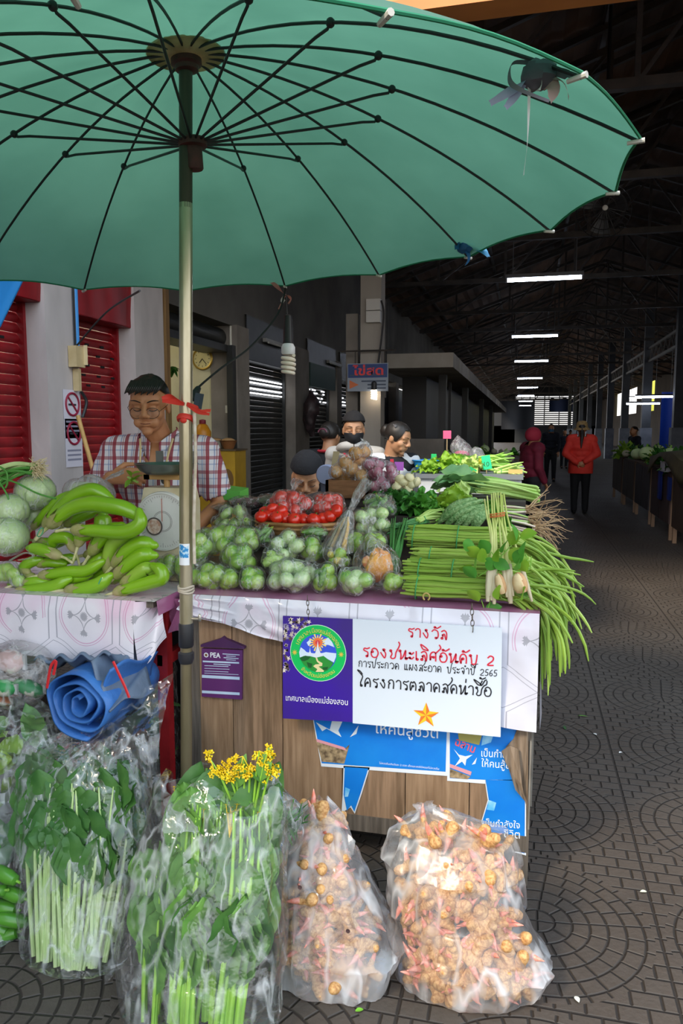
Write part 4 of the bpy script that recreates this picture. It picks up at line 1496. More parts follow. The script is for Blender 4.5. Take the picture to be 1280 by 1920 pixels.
mb = MB(); mb.poly([q_ + V((.0055 * cos(2 * pi * k / 24), -.0014, .0055 * sin(2 * pi * k / 24))) for k in range(24)]); ob('emblem_centre', mb, M('emblem_brown', '7a5a44', .4), pe, smooth=False)
mb = MB()
for (x0, y0, x1, y1, h) in ((380, 1240, 448, 1243, 3), (400, 1245, 432, 1247, 1.6), (417, 1226, 449, 1228, 1.5), (424, 1230, 442, 1231, 1.2), (419, 1233, 447, 1235, 1.5), (424, 1237, 442, 1238, 1.2), (383, 1248, 428, 1250, 1.2), (383, 1253, 430, 1255, 1.), (383, 1258, 428, 1260, 1.), (383, 1262, 447, 1265, 1.)):
    mb.poly(pxpoly([(x0, y0 - h / 2), (x1, y1 - h / 2), (x1, y1 + h / 2), (x0, y0 + h / 2)], PP - .001))
for (x0, y0, x1, y1, h) in ((378.5, 1268, 449, 1272, 5.5), (378.5, 1297, 449, 1301, 5)):
    mb.poly(pxpoly([(x0, y0 - h / 2), (x1, y1 - h / 2), (x1, y1 + h / 2), (x0, y0 + h / 2)], PP - .001))
ob('pale_print', mb, M('print_paleblue', 'b9cfe6', .5), pe, smooth=False)
# ================================================================== PRODUCE: kinds
clear = plastic('clear_bag_film', .06, rough=.14, bump=1., bsc=46, gl=1.1)
clear2 = plastic('clear_bag_film_big', .05, rough=.12, bump=1., bsc=17, gl=1.4)
milky = plastic('milky_bag_film', .34, rough=.16, bump=.9, bsc=11, gl=1.0)
hazy = plastic('hazy_bag_film', .14, rough=.14, bump=.9, bsc=36, gl=1.1)
O3 = V((0, 0, 0))
calyx_m = M('calyx_green', '8a9a4a', .7, col2='b0a878', sc=30)
calyx_b = M('calyx_brownish', '8a9448', .75, col2='a89f70', sc=22, stretch=(1, 1, 1))
stem_m = M('stem_green', '9db23e', .6)
def veg(name, mb, mat, label, cat, kid=None):
    o = ob(name, mb, mat, loc=O3)
    tag(o, label, cat)
    for k in (kid or []):
        ob(k[0], k[1], k[2], o)
    return Proto(o)
def calyx_mb(r=.45, z=.86, n=5, drop=.28):
    mb = MB()
    for k in range(n):
        a = 2 * pi * k / n
        mb.poly([(0, 0, z + .12), (r * .5 * cos(a - .5), r * .5 * sin(a - .5), z + .07), (r * cos(a), r * sin(a), z - drop * .5), (r * .5 * cos(a + .5), r * .5 * sin(a + .5), z + .07)])
    mb.tube([(0, 0, z), (0.03, 0, z + .18), (.08, 0, z + .36)], [.1, .08, .09], 8)
    return mb
def stripes(name, base, dark_, pale_, k=22.):
    m, nt, p, (x, y, z), tc = shader_base(name, .38)
    n = noise_tex(nt, tc, 2.6, detail=3, stretch=(1.6, 1.6, .8))
    a = y.atan2(x)
    s = ((a * 9.0 + n * 9.).sin() * .5 + .5) * (1.0 - (z + .2).max(0.).min(1.) * .0)
    top = ((z - .05) * 1.3).max(0.).min(1.)
    c = mixcol(nt, (s * top * .8 + (n - .45).max(0.) * top), base, dark_)
    c = mixcol(nt, ((.0 - z) * .9).max(0.).min(.8), c, pale_)
    nt.links.new(c, p.inputs['Base Color'])
    p.inputs['Coat Weight'].default_value = .3
    return m
rr_eg = stripes('round_eggplant_skin', '8fc03a', '3f8a22', 'bfd872')
pale_eg = M('pale_eggplant_skin', 'cfe2a8', .35, col2='a3c878', sc=2.5, coat=.3)
lime_m = M('lime_skin', '86bd34', .4, col2='a9c84a', sc=2.5, coat=.3, bump=.15, bsc=30)
cuke_m = M('cucumber_skin', '7fb84a', .45, col2='c4da7c', sc=5, stretch=(3, 3, .6), bump=.2, bsc=14)
tom_m = M('tomato_skin', 'e0301c', .28, col2='c8200f', sc=2, coat=.5)
yon_m = M('yellow_onion_skin', 'd9a85e', .4, col2='b97f3a', sc=4, stretch=(4, 4, .5), coat=.2)
ron_m = M('red_onion_skin', '8f3a56', .4, col2='b86a80', sc=4, stretch=(5, 5, .5), coat=.25)
won_m = M('white_onion_skin', 'e6ddb8', .45, col2='c9c08c', sc=4, stretch=(5, 5, .5))
def lobes(n, amp):
    return lambda d: 1 + amp * cos(n * atan2(d.y, d.x)) * (1 - d.z * d.z) ** .5 * .5
def round_mb(sz=.92, n=20, amp=.03, lob=5):
    mb = MB()
    mb.ell((0, 0, 0), (1, 1, sz), n, 12, fn=lobes(lob, amp))
    return mb
K = {}
K['eggplant'] = veg('round_eggplant', round_mb(.98), rr_eg, 'x', 'eggplant', [('calyx', calyx_mb(.6, .88), calyx_m)])
K['pale'] = veg('pale_eggplant', round_mb(1.12, amp=.0), pale_eg, 'x', 'eggplant', [('calyx', calyx_mb(.55, 1.02), calyx_m)])
mb = MB(); mb.ell((0, 0, .93), (.12, .12, .08), 8, 6)
K['lime'] = veg('green_lime', round_mb(1.0, amp=0), lime_m, 'x', 'lime', [('stem_end', mb, stem_m)])
mb = MB(); mb.lathe([(.02, -1.9), (.5, -1.8), (.8, -1.3), (.9, -.5), (.92, .4), (.8, 1.2), (.5, 1.75), (.02, 1.9)], 18)
m2_ = MB(); m2_.tube([(0, 0, 1.85), (0, 0, 2.1), (.08, 0, 2.3)], [.14, .1, .12], 8)
K['cuke'] = veg('short_cucumber', mb, cuke_m, 'x', 'cucumber', [('stem_end', m2_, stem_m)])
K['tomato'] = veg('red_tomato', round_mb(.86, 22, .04, 6), tom_m, 'x', 'tomato', [('calyx', calyx_mb(.42, .72, 6, .1), M('tomato_calyx', '4f7a2a', .6))])
def onion(name, mat, s=.9):
    mb = MB(); mb.lathe([(.05, -.86 * s), (.4, -.8 * s), (.8, -.5 * s), (1., -.02), (.93, .35 * s), (.62, .72 * s), (.3, .92 * s), (.14, 1.1 * s), (.12, 1.3 * s), (.02, 1.34 * s)], 20)
    r_ = MB()
    for k in range(9):
        a = k * 2.4
        r_.tube([(0.05 * cos(a), .05 * sin(a), -.84 * s), (.16 * cos(a), .16 * sin(a), -1.0 * s)], .018, 4)
    return veg(name, mb, mat, 'x', 'onion', [('root_tuft', r_, M('root_tan', 'a58a60', .9))])
K['yonion'] = onion('yellow_onion', yon_m)
K['ronion'] = onion('red_onion', ron_m, .85)
K['wonion'] = onion('white_onion', won_m, .8)
mb = MB(); mb.lathe([(.02, -2.2), (.4, -2.1), (.62, -1.6), (.6, -.4), (.62, .8), (.5, 1.7), (.25, 2.2), (.02, 2.3)], 12)
K['sliver'] = veg('green_chilli', mb, M('green_chilli_skin', '4f8a34', .35, col2='7aa84a', sc=3, coat=.3), 'x', 'chilli', [('stem_end', (lambda b: b.tube([(0, 0, 2.2), (.1, 0, 2.8)], .12, 6))(MB()), stem_m)])
mb = MB(); mb.ell(O3, (1, 1, 1.2), 18, 12, fn=lobes(8, .09))
K['squash'] = veg('yellow_squash', mb, M('yellow_squash_skin', 'd8b23a', .45, col2='b9c04a', sc=2), 'x', 'squash', [('stem_end', (lambda b: b.tube([(0, 0, 1.1), (.1, 0, 1.5)], [.16, .12], 8))(MB()), stem_m)])

def pack(n, rx, ry, rz, r, rs):
    """n balls of radius r settled apart inside an ellipsoid"""
    P_ = []
    for _ in range(n):
        while True:
            d = V((rs.uniform(-1, 1), rs.uniform(-1, 1), rs.uniform(-1, 1)))
            if d.length < 1: break
        P_.append(V((d.x * rx, d.y * ry, d.z * rz)))
    for it in range(60):
        for i in range(n):
            for k in range(i):
                d = P_[i] - P_[k]
                L = max(d.length, 1e-6)
                if L < 1.8 * r:
                    mv = d / L * (1.8 * r - L) * .5
                    P_[i] += mv; P_[k] -= mv
        for i in range(n):
            q_ = P_[i]
            e = sqrt((q_.x / max(rx, 1e-4)) ** 2 + (q_.y / max(ry, 1e-4)) ** 2 + (q_.z / max(rz, 1e-4)) ** 2)
            if e > 1: P_[i] = q_ / e
    return P_
def bag_shell(balls, n=48, m=30, slack=.006, neck=None, seed=0., fold=.05):
    """film hugging the balls (centre, radius), gathered at an optional neck point"""
    c = sum((b for b, _ in balls), V((0, 0, 0))) / len(balls)
    rad = [[0] * n for _ in range(m + 1)]
    dirs = [[None] * n for _ in range(m + 1)]
    for i in range(m + 1):
        th = pi * (i + .5) / (m + 1)
        for j in range(n):
            a = 2 * pi * j / n
            d = V((sin(th) * cos(a), sin(th) * sin(a), cos(th)))
            dirs[i][j] = d
            best = 0.
            for b, r in balls:
                q_ = b - c
                t = d.dot(q_)
                h2 = q_.length_squared - t * t
                best = max(best, t + sqrt(max(r * r - h2, 0)) if h2 < r * r else t * .93 - .4 * (sqrt(h2) - r))
            rad[i][j] = max(best, .004) + slack
    for _ in range(2):
        nr = [row[:] for row in rad]
        for i in range(m + 1):
            for j in range(n):
                s = rad[max(i - 1, 0)][j] + rad[min(i + 1, m)][j] + rad[i][j - 1] + rad[i][(j + 1) % n]
                nr[i][j] = max(rad[i][j] * .995, s / 4)
        rad = nr
    mb = MB()
    zt = max(b.z + r for b, r in balls)
    for i in range(m + 1):
        for j in range(n):
            d = dirs[i][j]
            f = 1 + fold * (abs(noise.noise(d * 3.1 + V((seed, 0, 0)))) + .5 * abs(noise.noise(V((d.x * 9, d.y * 9, d.z * 3 + seed)))) - .1)
            q_ = c + d * rad[i][j] * f
            if neck is not None:
                up = (neck - c).normalized()
                k = d.dot(up)
                if k > .55:
                    t = min((k - .55) / .42, 1.) ** 1.6
                    axis = c + (neck - c)
                    a = 2 * pi * j / n
                    tgt = neck + (q_ - neck) * .07 * (1 + .6 * sin(a * 7 + seed))
                    q_ = q_.lerp(tgt, t)
            mb.v.append(q_)
    for i in range(m):
        for j in range(n):
            a, b = i * n + j, i * n + (j + 1) % n
            mb.f.append((a, a + n, b + n, b)); mb.m.append(0)
    mb.f.append(tuple(m * n + j for j in range(n))); mb.m.append(0)
    if neck is None:
        mb.f.append(tuple(range(n))[::-1]); mb.m.append(0)
    return mb, c
def tail_mb(p0, p1, w0, w1, seed=0):
    """gathered plastic tail of a knotted bag"""
    mb = MB()
    p0, p1 = V(p0), V(p1)
    def f(u, v):
        a = 2 * pi * v
        w = (w0 + (w1 - w0) * u) * (1 + .45 * sin(a * 4 + seed) + .25 * sin(a * 9 + seed * 2))
        ax = (p1 - p0).normalized()
        x = ax.orthogonal().normalized()
        y = ax.cross(x)
        return p0.lerp(p1, u) + x * cos(a) * w + y * sin(a) * w * .45 + V((.004 * sin(u * 7 + seed), 0, 0))
    mb.grid(f, 10, 28, wrap=True)
    return mb
film_n = [0]
def bag_of(kind, n, r, px, py, w, h, Y, blabel, ilabel, group, film=None, neck=None, tail=None, ry=None, seed=None, two=None, bagname='plastic_bag'):
    w, h = w * 1.1, h * 1.08
    if kind != 'sliver': r *= 1.1
    """a clear bag of n things filling the pixel box w x h about (px, py) at depth Y"""
    c = atY(px, py, Y)
    k = ppm(c)
    rx, rz = max(w / 2 / k - r, .004), max(h / 2 / k - r, .004)
    ry = max((ry or min(w, h * 1.3) / 2 / k * .85) - r, .01)
    film_n[0] += 1
    rs = random.Random(seed or film_n[0])
    P_ = pack(n, rx, ry, rz, r, rs)
    balls = []
    for i, q_ in enumerate(P_):
        kd = kind if not two or i % 2 else two
        K[kd].place(c + q_, (rs.uniform(-1.6, 1.6), rs.uniform(-1.6, 1.6), rs.uniform(0, 6)), r * rs.uniform(.9, 1.05) * (.62 if kd in ('cuke', 'sliver', 'squash') else 1),
                    ilabel if kd == kind else ilabel + ' among them', group if kd == kind else group + ' mixed')
        balls.append((c + q_, r * 1.06))
    nk = atY(neck[0], neck[1], Y - .01) if neck else None
    mb, cc = bag_shell(balls, neck=nk, seed=film_n[0])
    o = ob(bagname, mb, film or clear)
    tag(o, blabel, 'bag', 'clear bags of vegetables on the stall')
    if neck:
        t = tail or (neck[0] + 4, neck[1] - 14)
        L = (atY(t[0], t[1], Y - .02) - nk).length
        ob('gathered_top', tail_mb(nk, atY(t[0], t[1], Y - .02), .006, min(.008 + L * .22, .028), film_n[0]), film or clear, o)
    return o
# ---- bags along the front of the wooden stall, front row first
bag_of('eggplant', 7, .027, 448, 1046, 96, 50, 2.56, 'clear bag of round eggplants lying third from the pole', 'round green eggplant inside the bag third from the pole', 'eggplants in the third bag')
bag_of('lime', 7, .027, 395, 1081, 84, 50, 2.49, 'clear bag of limes just beside the umbrella pole', 'green lime inside the bag just beside the umbrella pole', 'limes in the bag by the pole', neck=(372, 1062))
bag_of('lime', 5, .027, 318, 1064, 52, 52, 2.58, 'clear bag of limes peeping out behind the pole, at its scale side', 'green lime inside the bag between scale and pole', 'limes behind the pole')
bag_of('eggplant', 5, .026, 472, 1085, 68, 42, 2.49, 'small clear bag of striped eggplants low at the cloth edge', 'striped round eggplant in the small bag low at the cloth edge', 'eggplants in the small low bag')
bag_of('pale', 9, .026, 546, 1081, 92, 64, 2.48, 'clear bag of pale eggplants resting on the cloth edge', 'pale eggplant inside the lower of two stacked pale bags', 'eggplants in the lower pale bag', film=hazy, neck=(575, 1050), tail=(590, 1044))
bag_of('pale', 9, .024, 533, 1028, 84, 68, 2.62, 'clear bag of pale eggplants stacked upon another pale bag', 'pale round eggplant inside the upper of two stacked pale bags', 'eggplants in the upper pale bag')
bag_of('lime', 6, .025, 606, 1082, 58, 52, 2.5, 'small dark bag of green limes beside the pale eggplants', 'green lime in the bag next to the pale eggplants', 'limes in the small dark bag', two='sliver')
bag_of('eggplant', 8, .025, 664, 1090, 86, 44, 2.48, 'clear bag of mixed green eggplants in front of the pumpkin', 'green eggplant inside the flat bag in front of the pumpkin', 'eggplants before the pumpkin', neck=(640, 1062), two='pale', film=hazy)
bag_of('squash', 6, .022, 632, 1046, 62, 40, 2.62, 'clear bag of yellow squash under the tall cone bag', 'small yellow squash in the bag under the tall cone bag', 'squash under the cone bag', two='lime')
bag_of('lime', 5, .022, 735, 1092, 40, 36, 2.5, 'small clear bag of greens squeezed beside the long beans', 'green lime inside the small bag beside the long beans', 'limes beside the long beans')
# second and third rows
bag_of('eggplant', 10, .029, 418, 1014, 100, 58, 2.72, 'clear bag of green eggplants in the middle of the stacked bags', 'round green eggplant inside the middle one of the stacked bags', 'eggplants in the middle bag')
bag_of('cuke', 9, .026, 436, 972, 90, 52, 2.95, 'clear bag of short cucumbers topmost beside the tomato tray', 'short cucumber inside the topmost bag beside the tomatoes', 'cucumbers beside the tomatoes', film=hazy)
bag_of('eggplant', 7, .031, 372, 1028, 56, 66, 2.66, 'clear bag of eggplants touching the umbrella pole at scale height', 'round green eggplant inside the bag touching the pole', 'eggplants touching the pole')
bag_of('cuke', 6, .024, 326, 1014, 50, 72, 2.62, 'tall clear bag of cucumbers leaning beside the scale', 'short cucumber inside the bag leaning beside the scale', 'cucumbers beside the scale', film=hazy)
bag_of('sliver', 12, .022, 492, 1004, 40, 40, 2.78, 'clear bag of green chillies under the tomato tray', 'green chilli in the bag under the tomato tray', 'chillies under the tray')
bag_of('pale', 9, .023, 700, 975, 74, 58, 2.9, 'clear bag of pale round eggplants by the leafy greens', 'pale round eggplant inside the bag near the leafy greens', 'eggplants near the leafy greens', neck=(722, 950), tail=(738, 935))
bag_of('lime', 7, .03, 668, 1018, 52, 40, 2.8, 'dark clear bag of limes behind the pumpkin bag', 'green lime in the bag behind the pumpkin', 'limes behind the pumpkin')
bag_of('sliver', 14, .026, 710, 948, 70, 40, 3.15, 'clear bag of chillies behind the pale eggplants', 'green chilli in the bag behind the pale eggplants', 'chillies behind the pale eggplants', film=hazy)
bag_of('eggplant', 6, .026, 586, 1030, 46, 44, 2.66, 'clear bag of green eggplants between the stacked pale bag and the cone bag', 'green eggplant in the bag between pale bag and cone bag', 'eggplants by the cone bag')
bag_of('cuke', 6, .026, 512, 1050, 44, 46, 2.55, 'clear bag of cucumbers wedged before the stacked pale bags', 'short cucumber in the bag wedged before the pale bags', 'cucumbers before the pale bags')
bag_of('sliver', 12, .024, 588, 1000, 50, 34, 2.8, 'clear bag of green chillies right below the tray rim', 'green chilli in the bag right below the tray rim', 'chillies below the tray rim')
bag_of('lime', 7, .025, 700, 1018, 50, 44, 2.78, 'clear bag of limes directly behind the pumpkin knot', 'green lime directly behind the pumpkin knot', 'limes behind the pumpkin knot')
bag_of('eggplant', 6, .026, 462, 1012, 54, 46, 2.68, 'clear bag of eggplants between the tray and the middle bag', 'round eggplant in the bag between tray and middle bag', 'eggplants between tray and middle bag')
bag_of('lime', 6, .026, 430, 1086, 42, 46, 2.49, 'clear bag of limes second along the cloth edge', 'green lime in the second bag along the cloth edge', 'limes second along the edge')
bag_of('lime', 7, .026, 344, 1066, 40, 50, 2.56, 'clear bag of limes directly behind the umbrella pole', 'green lime directly behind the umbrella pole', 'limes directly behind the pole')
# pumpkin piece in its bag
c = atY(703, 1058, 2.58); k = ppm(c)
mb = MB()
def pk_(d):
    return 1 + .06 * cos(7 * atan2(d.y, d.x))
mb.ell(c, (34 / k, 28 / k, 34 / k), 28, 18, rot=(.5, .4, 0), fn=lambda d: (1 + .07 * cos(7 * atan2(d.y, d.x))) * (1 if d.x > -.35 else (.35 / max(-d.x, .35)) ** .8))
o = tag(ob('pumpkin_piece', mb, M('pumpkin_flesh', 'e8a62a', .5, col2='d9822a', sc=14, bump=.15)), 'cut orange pumpkin piece inside the knotted bag', 'pumpkin')
mb = MB(); mb.ell(c + V((-.024, -.03, .012)), (.018, .012, .022), 14, 10, fn=lambda d: 1 + .3 * noise.noise(d * 5)); ob('seed_pulp', mb, M('pumpkin_pulp', 'd0642a', .6, col2='f0c078', sc=60), o)
nk = atY(692, 998, 2.55)
mb, _ = bag_shell([(c, 40 / k), (c + V((0.01, 0, -.012)), 41 / k)], neck=nk, seed=5.)
o = tag(ob('plastic_bag', mb, clear), 'clear bag knotted high over the orange pumpkin piece', 'bag', 'clear bags of vegetables on the stall')
ob('gathered_top', tail_mb(nk, atY(690, 972, 2.53), .006, .022, 3), clear, o)
# cone bag with dried stalks
apex = atY(655, 955, 2.66)
o = empty('cone_bag', atY(628, 1040, 2.66), 'tall cone-shaped clear bag of dried stalks, tied at the top', 'bag', 'clear bags of vegetables on the stall')
mb = MB()
def cone(u, v):
    a = 2 * pi * v
    ctr = apex.lerp(atY(628, 1036, 2.64), u)
    w = (.006 + .058 * u ** .62) * (1 + .05 * sin(a * 9 + u * 5) + .06 * noise.noise(V((cos(a) * 2, sin(a) * 2, u * 3))))
    return ctr + V((cos(a) * w, sin(a) * w * .6, 0))
mb.grid(cone, 24, 40, wrap=True)
ob('film', mb, hazy, o)
ob('gathered_top', tail_mb(apex, atY(690, 900, 2.66), .008, .02, 1), hazy, o)
for i in range(9):
    a = i * .7
    mb = MB(); b0 = atY(628, 1036, 2.64) + V((.034 * cos(a), .02 * sin(a), .004))
    mb.tube(smoothpath([b0, b0.lerp(apex, .5) + V((.008 * sin(i), 0, 0)), b0.lerp(apex, .82)], 5), [.007 - .003 * t / 10 for t in range(11)], 7)
    tag(ob('dried_stalk', mb, (M('dried_stalk_tan', 'a08a5c', .8, col2='d0b880', sc=20), M('dried_stalk_grey', '8d8c70', .8))[i % 2] if i % 4 else M('corn_yellow', 'd8ac3c', .6)), 'dried stalk standing inside the tall cone bag', 'stalk', 'stalks in the cone bag')
# tomatoes in a bamboo tray
bam = M('bamboo_tray', 'a07848', .7, col2='7d5a34', sc=16, stretch=(1, 1, 4), bump=.2)
tr = atY(566, 985, 2.95)
e = empty('bamboo_tray', tr, 'round bamboo tray full of red tomatoes', 'tray')
mb = MB(); mb.lathe([(.02, -.028), (.17, -.03), (.185, -.015), (.19, .012), (.195, .02), (.19, .026), (.18, .012), (.165, -.02), (.02, -.02)], 44, tr, sy=.75)
ob('woven_tray', mb, bam, e)
mb = MB()
for zz in (.0, .018):
    mb.tube([tr + V((.196 * cos(t), .196 * .75 * sin(t), zz)) for t in [2 * pi * i / 48 for i in range(49)]], .006, 6)
ob('rim_hoop', mb, M('bamboo_rim', '8a6238', .6, col2='b98f5c', sc=12), e)
rs = random.Random(11)
for i, (x, y) in enumerate([(490, 969), (503, 966), (519, 970), (535, 972), (552, 974), (570, 975), (588, 974), (606, 973), (511, 955), (497, 960), (527, 958), (618, 968), (630, 958)]):
    Y = 2.85 + .04 * (y < 966) + .03 * (i % 2)
    K['tomato'].place(atY(x, y, Y), (rs.uniform(-1, 1), rs.uniform(-1, 1), rs.uniform(0, 6)), .0285, 'loose red tomato lying in the bamboo tray', 'loose tomatoes in the tray')
bag_of('tomato', 13, .028, 542, 948, 88, 58, 2.98, 'knotted clear bag of tomatoes standing in the tray', 'red tomato inside the knotted bag on the tray', 'tomatoes in the knotted bag', neck=(548, 918), tail=(558, 898))
bag_of('tomato', 11, .028, 615, 949, 74, 46, 3.02, 'second clear bag of tomatoes in the tray, nearer the onions', 'red tomato inside the bag nearer the onions', 'tomatoes in the second bag')
# flat packets behind (purple and dark greens) with a green plastic basket
for (x, y, w, h, colr, lb) in ((462, 942, 60, 22, '7a4a5c', 'flat clear packet of purplish leaves behind the cucumbers'), (505, 938, 44, 22, '5a6a4a', 'flat clear packet of dark greens by the tomato bag'), (420, 952, 44, 16, 'a88a7a', 'flat clear packet of brown spices near the man')):
    c = atY(x, y, 3.05); k = ppm(c)
    mb = MB(); mb.ell(c, (w / 2 / k, .06, h / 2 / k * .8), 20, 10, fn=lambda d: 1 + .2 * noise.noise(d * 3 + V((x, 0, 0))))
    o = tag(ob('leaf_packet', mb, M('packet_' + colr, colr, .7, col2='3f4a34', sc=40, bump=.5)), lb, 'packet', 'flat packets at the back of the stall')
    mb = MB(); mb.ell(c + V((0, -.004, .003)), (w / 2 / k + .008, .07, h / 2 / k * .95 + .003), 24, 14, fn=lambda d: 1 + .2 * noise.noise(d * 3 + V((x, 0, 0))) + .04 * abs(noise.noise(d * 9)))
    ob('wrapping', mb, clear, o)
c = atY(436, 926, 3.1)
mb = MB(); mb.prism([c + V((-.06, -.04, -.02)), c + V((.05, -.04, -.03)), c + V((.06, .04, -.02)), c + V((-.05, .05, -.01))], (0, 0, .045))
tag(ob('green_box', mb, M('green_plastic', '5fae4a', .45), smooth=False), 'small light green plastic box behind the clear packets', 'box')

# ---- onions: wooden crate, bag of yellow onions, net of red onions, loose white onions
YO = 3.55
a = atY(610, 900, YO); b = atY(690, 935, YO)
cr = empty('wooden_crate', V(((a.x + b.x) / 2, YO + .1, b.z)), 'brown wooden crate under the bag of yellow onions', 'crate')
cw = M('crate_wood', '8a5f3c', .7, col2='6e4828', sc=10, stretch=(1, 1, 6), bump=.15)
for (x0, x1, y0, y1) in ((a.x, b.x, YO, YO + .015), (a.x, b.x, YO + .2, YO + .215), (a.x, a.x + .015, YO, YO + .215), (b.x - .015, b.x, YO, YO + .215)):
    mb = MB(); mb.bx(x0, x1, y0, y1, b.z, a.z); ob('side_board', mb, cw, cr, smooth=False)
mb = MB(); mb.bx(a.x, b.x, YO, YO + .2, b.z, b.z + .012); ob('bottom_board', mb, cw, cr, smooth=False)
rs = random.Random(4)
yo = [(648, 868), (672, 862), (660, 880), (690, 875), (632, 885), (655, 893), (678, 892), (640, 896), (666, 850), (682, 848)]
balls = []
for i, (x, y) in enumerate(yo):
    q_ = atY(x, y, YO + .05 + .06 * (i % 2))
    K['yonion'].place(q_, (rs.uniform(-.8, .8), rs.uniform(-.8, .8), rs.uniform(0, 6)), .036, 'yellow onion in the clear bag on the wooden crate', 'yellow onions in the bag')
    balls.append((q_, .038))
nk = atY(677, 840, YO)
mb, _ = bag_shell(balls, neck=nk, seed=2.)
o = tag(ob('plastic_bag', mb, clear), 'clear knotted bag of yellow onions on the wooden crate', 'bag', 'clear bags of vegetables on the stall')
ob('gathered_top', tail_mb(nk, atY(686, 826, YO), .007, .02, 4), clear, o)
balls = []
rs = random.Random(8)
for i in range(24):
    x, y = 700 + rs.uniform(-14, 40), 893 + rs.uniform(-26, 26)
    if i < 6: x, y = 704 + i * 9, 912 - (i % 2) * 8
    q_ = atY(x, y, YO - .02 + rs.uniform(0, .16))
    K['ronion'].place(q_, (rs.uniform(-1.5, 1.5), rs.uniform(-1.5, 1.5), rs.uniform(0, 6)), .028, 'red onion in the clear bag beside the yellow onions', 'red onions in the bag')
    balls.append((q_, .029))
mb, _ = bag_shell(balls, seed=7., neck=atY(726, 862, YO))
tag(ob('plastic_bag', mb, clear), 'clear bag of red onions beside the yellow onions', 'bag', 'clear bags of vegetables on the stall')
for i, (x, y) in enumerate([(757, 905), (772, 908), (764, 918), (781, 904), (750, 898), (768, 896), (744, 912)]):
    K['wonion'].place(atY(x, y, YO - .1), (R(-1, 1), R(-1, 1), R(0, 6)), .026, 'white onion lying loose next to the red onions', 'loose white onions')

# ---- leaf builder
def leaf_mb(L, W, bend=.3, fold=.25, n=8, m=4, wav=0., base=.0, seed=0., tip=1.0):
    mb = MB()
    def f(u, v):
        s = (v - .5) * 2
        w = W * (sin(pi * min(max(u * (1 - base) + base, 0.02), .995)) ** .7) * (1 - .25 * u * tip)
        x = s * w
        z = fold * abs(s) * w * 1.2 - bend * L * u * u + wav * W * sin(u * 16 + s * 2 + seed) * abs(s)
        return (x, u * L, z)
    mb.grid(f, n, m)
    return mb
leafm = M('leaf_green', '3f8a2c', .5, col2='5fa63a', sc=9, transl=.25)
leafd = M('leaf_dark', '2f6a26', .5, col2='427f30', sc=9, transl=.22)
leafy = M('leaf_yellowgreen', '9fc43c', .5, col2='7db02e', sc=9, transl=.28)
stalk_p = M('stalk_pale', 'b9d47a', .45, col2='93bd52', sc=5)
stalk_g = M('stalk_green', '8cbf4a', .45, col2='74ac3a', sc=5)
def put_leaf(mb, L, W, at_, direction, roll=0., **k):
    d = V(direction).normalized()
    up = V((0, 0, 1)) if abs(d.z) < .95 else V((0, -1, 0))
    x = d.cross(up).normalized()
    z = x.cross(d)
    q = Matrix((x, d, z)).transposed() @ Matrix.Rotation(roll, 3, 'Y')
    l = leaf_mb(L, W, **k)
    i = len(mb.v)
    mb.v += [V(at_) + q @ p_ for p_ in l.v]
    mb.f += [tuple(i + a_ for a_ in f) for f in l.f]
    mb.m += [mb.mi] * len(l.f)
    return mb

# ---- tied sheaves of long beans, tails hanging over the stall's end
beanm = [M('bean_green', '93b440', .45, col2='7fa238', sc=6), M('bean_light', 'a6bf58', .45, col2='8cab42', sc=6), M('bean_deep', '769a34', .45, col2='8aa840', sc=6)]
tie_m = M('tie_green', '3f9a5a', .5)
def bean_sheaf(px0, y0, y1, Y, n, label, seed, xend, hang, tx=()):
    rs = random.Random(seed)
    c0 = atY(px0, (y0 + y1) / 2, Y)
    k = ppm(c0)
    R0 = (y1 - y0) / 2 / k
    e = empty('long_bean_sheaf', c0, label, 'beans', 'tied sheaves of long beans')
    xedge = .03
    for i in range(n):
        rr = R0 * sqrt(rs.random()) * .95
        a = rs.uniform(0, 2 * pi)
        oy, oz = rr * cos(a) * 1.0, rr * sin(a)
        x0 = c0.x + rs.uniform(-.0, .045)
        L = rs.uniform(.5, .74)
        pts = []
        th, yaw_ = 0., 0.
        q_ = V((x0, c0.y + oy, c0.z + oz))
        kap = rs.uniform(.5, 1.5) * hang; curl = rs.uniform(-2., 2.6)
        yk = rs.uniform(-4., 1.6)
        st = L / 26
        w1, w2 = rs.uniform(0, 6), rs.uniform(0, 6)
        for s in range(27):
            pts.append(q_.copy())
            if q_.x > xedge - .10:
                th = max(th - kap * st * (5.5 if q_.x < xedge + .1 else 7) + (curl * st if s > 17 else 0) + rs.uniform(-.12, .12), -1.5)
                yaw_ += yk * st
            q_ = q_ + V((cos(th) * cos(yaw_), cos(th) * sin(yaw_) + .09 * sin(s * .5 + w1) * .3, sin(th) + .05 * sin(s * .6 + w2))) * st
        r = rs.uniform(.0048, .0064)
        mb = MB(); mb.tube(pts, [r * .55, r] + [r] * 22 + [r * .9, r * .7, r * .35], 7)
        ob('bean', mb, beanm[rs.randrange(3)], e)
    for xx in tx:
        q_ = atY(xx, (y0 + y1) / 2, Y)
        mb = MB(); mb.tube([V((q_.x + .004 * sin(t), c0.y + cos(t) * R0 * 1.06, c0.z + sin(t) * R0 * 1.06)) for t in [2 * pi * j / 24 for j in range(25)]], .0022, 6)
        ob('tie_band', mb, tie_m, e)
bean_sheaf(757, 984, 1028, 2.86, 44, 'topmost tied sheaf of long beans, behind the lemongrass', 1, 1070, .75, (776, 858))
bean_sheaf(766, 1024, 1056, 2.70, 34, 'second tied sheaf of long beans from the top of the pile', 2, 1080, .9, (806,))
bean_sheaf(752, 1046, 1092, 2.58, 44, 'thick tied sheaf of long beans third from the top', 3, 1090, 1.0, (786, 848))
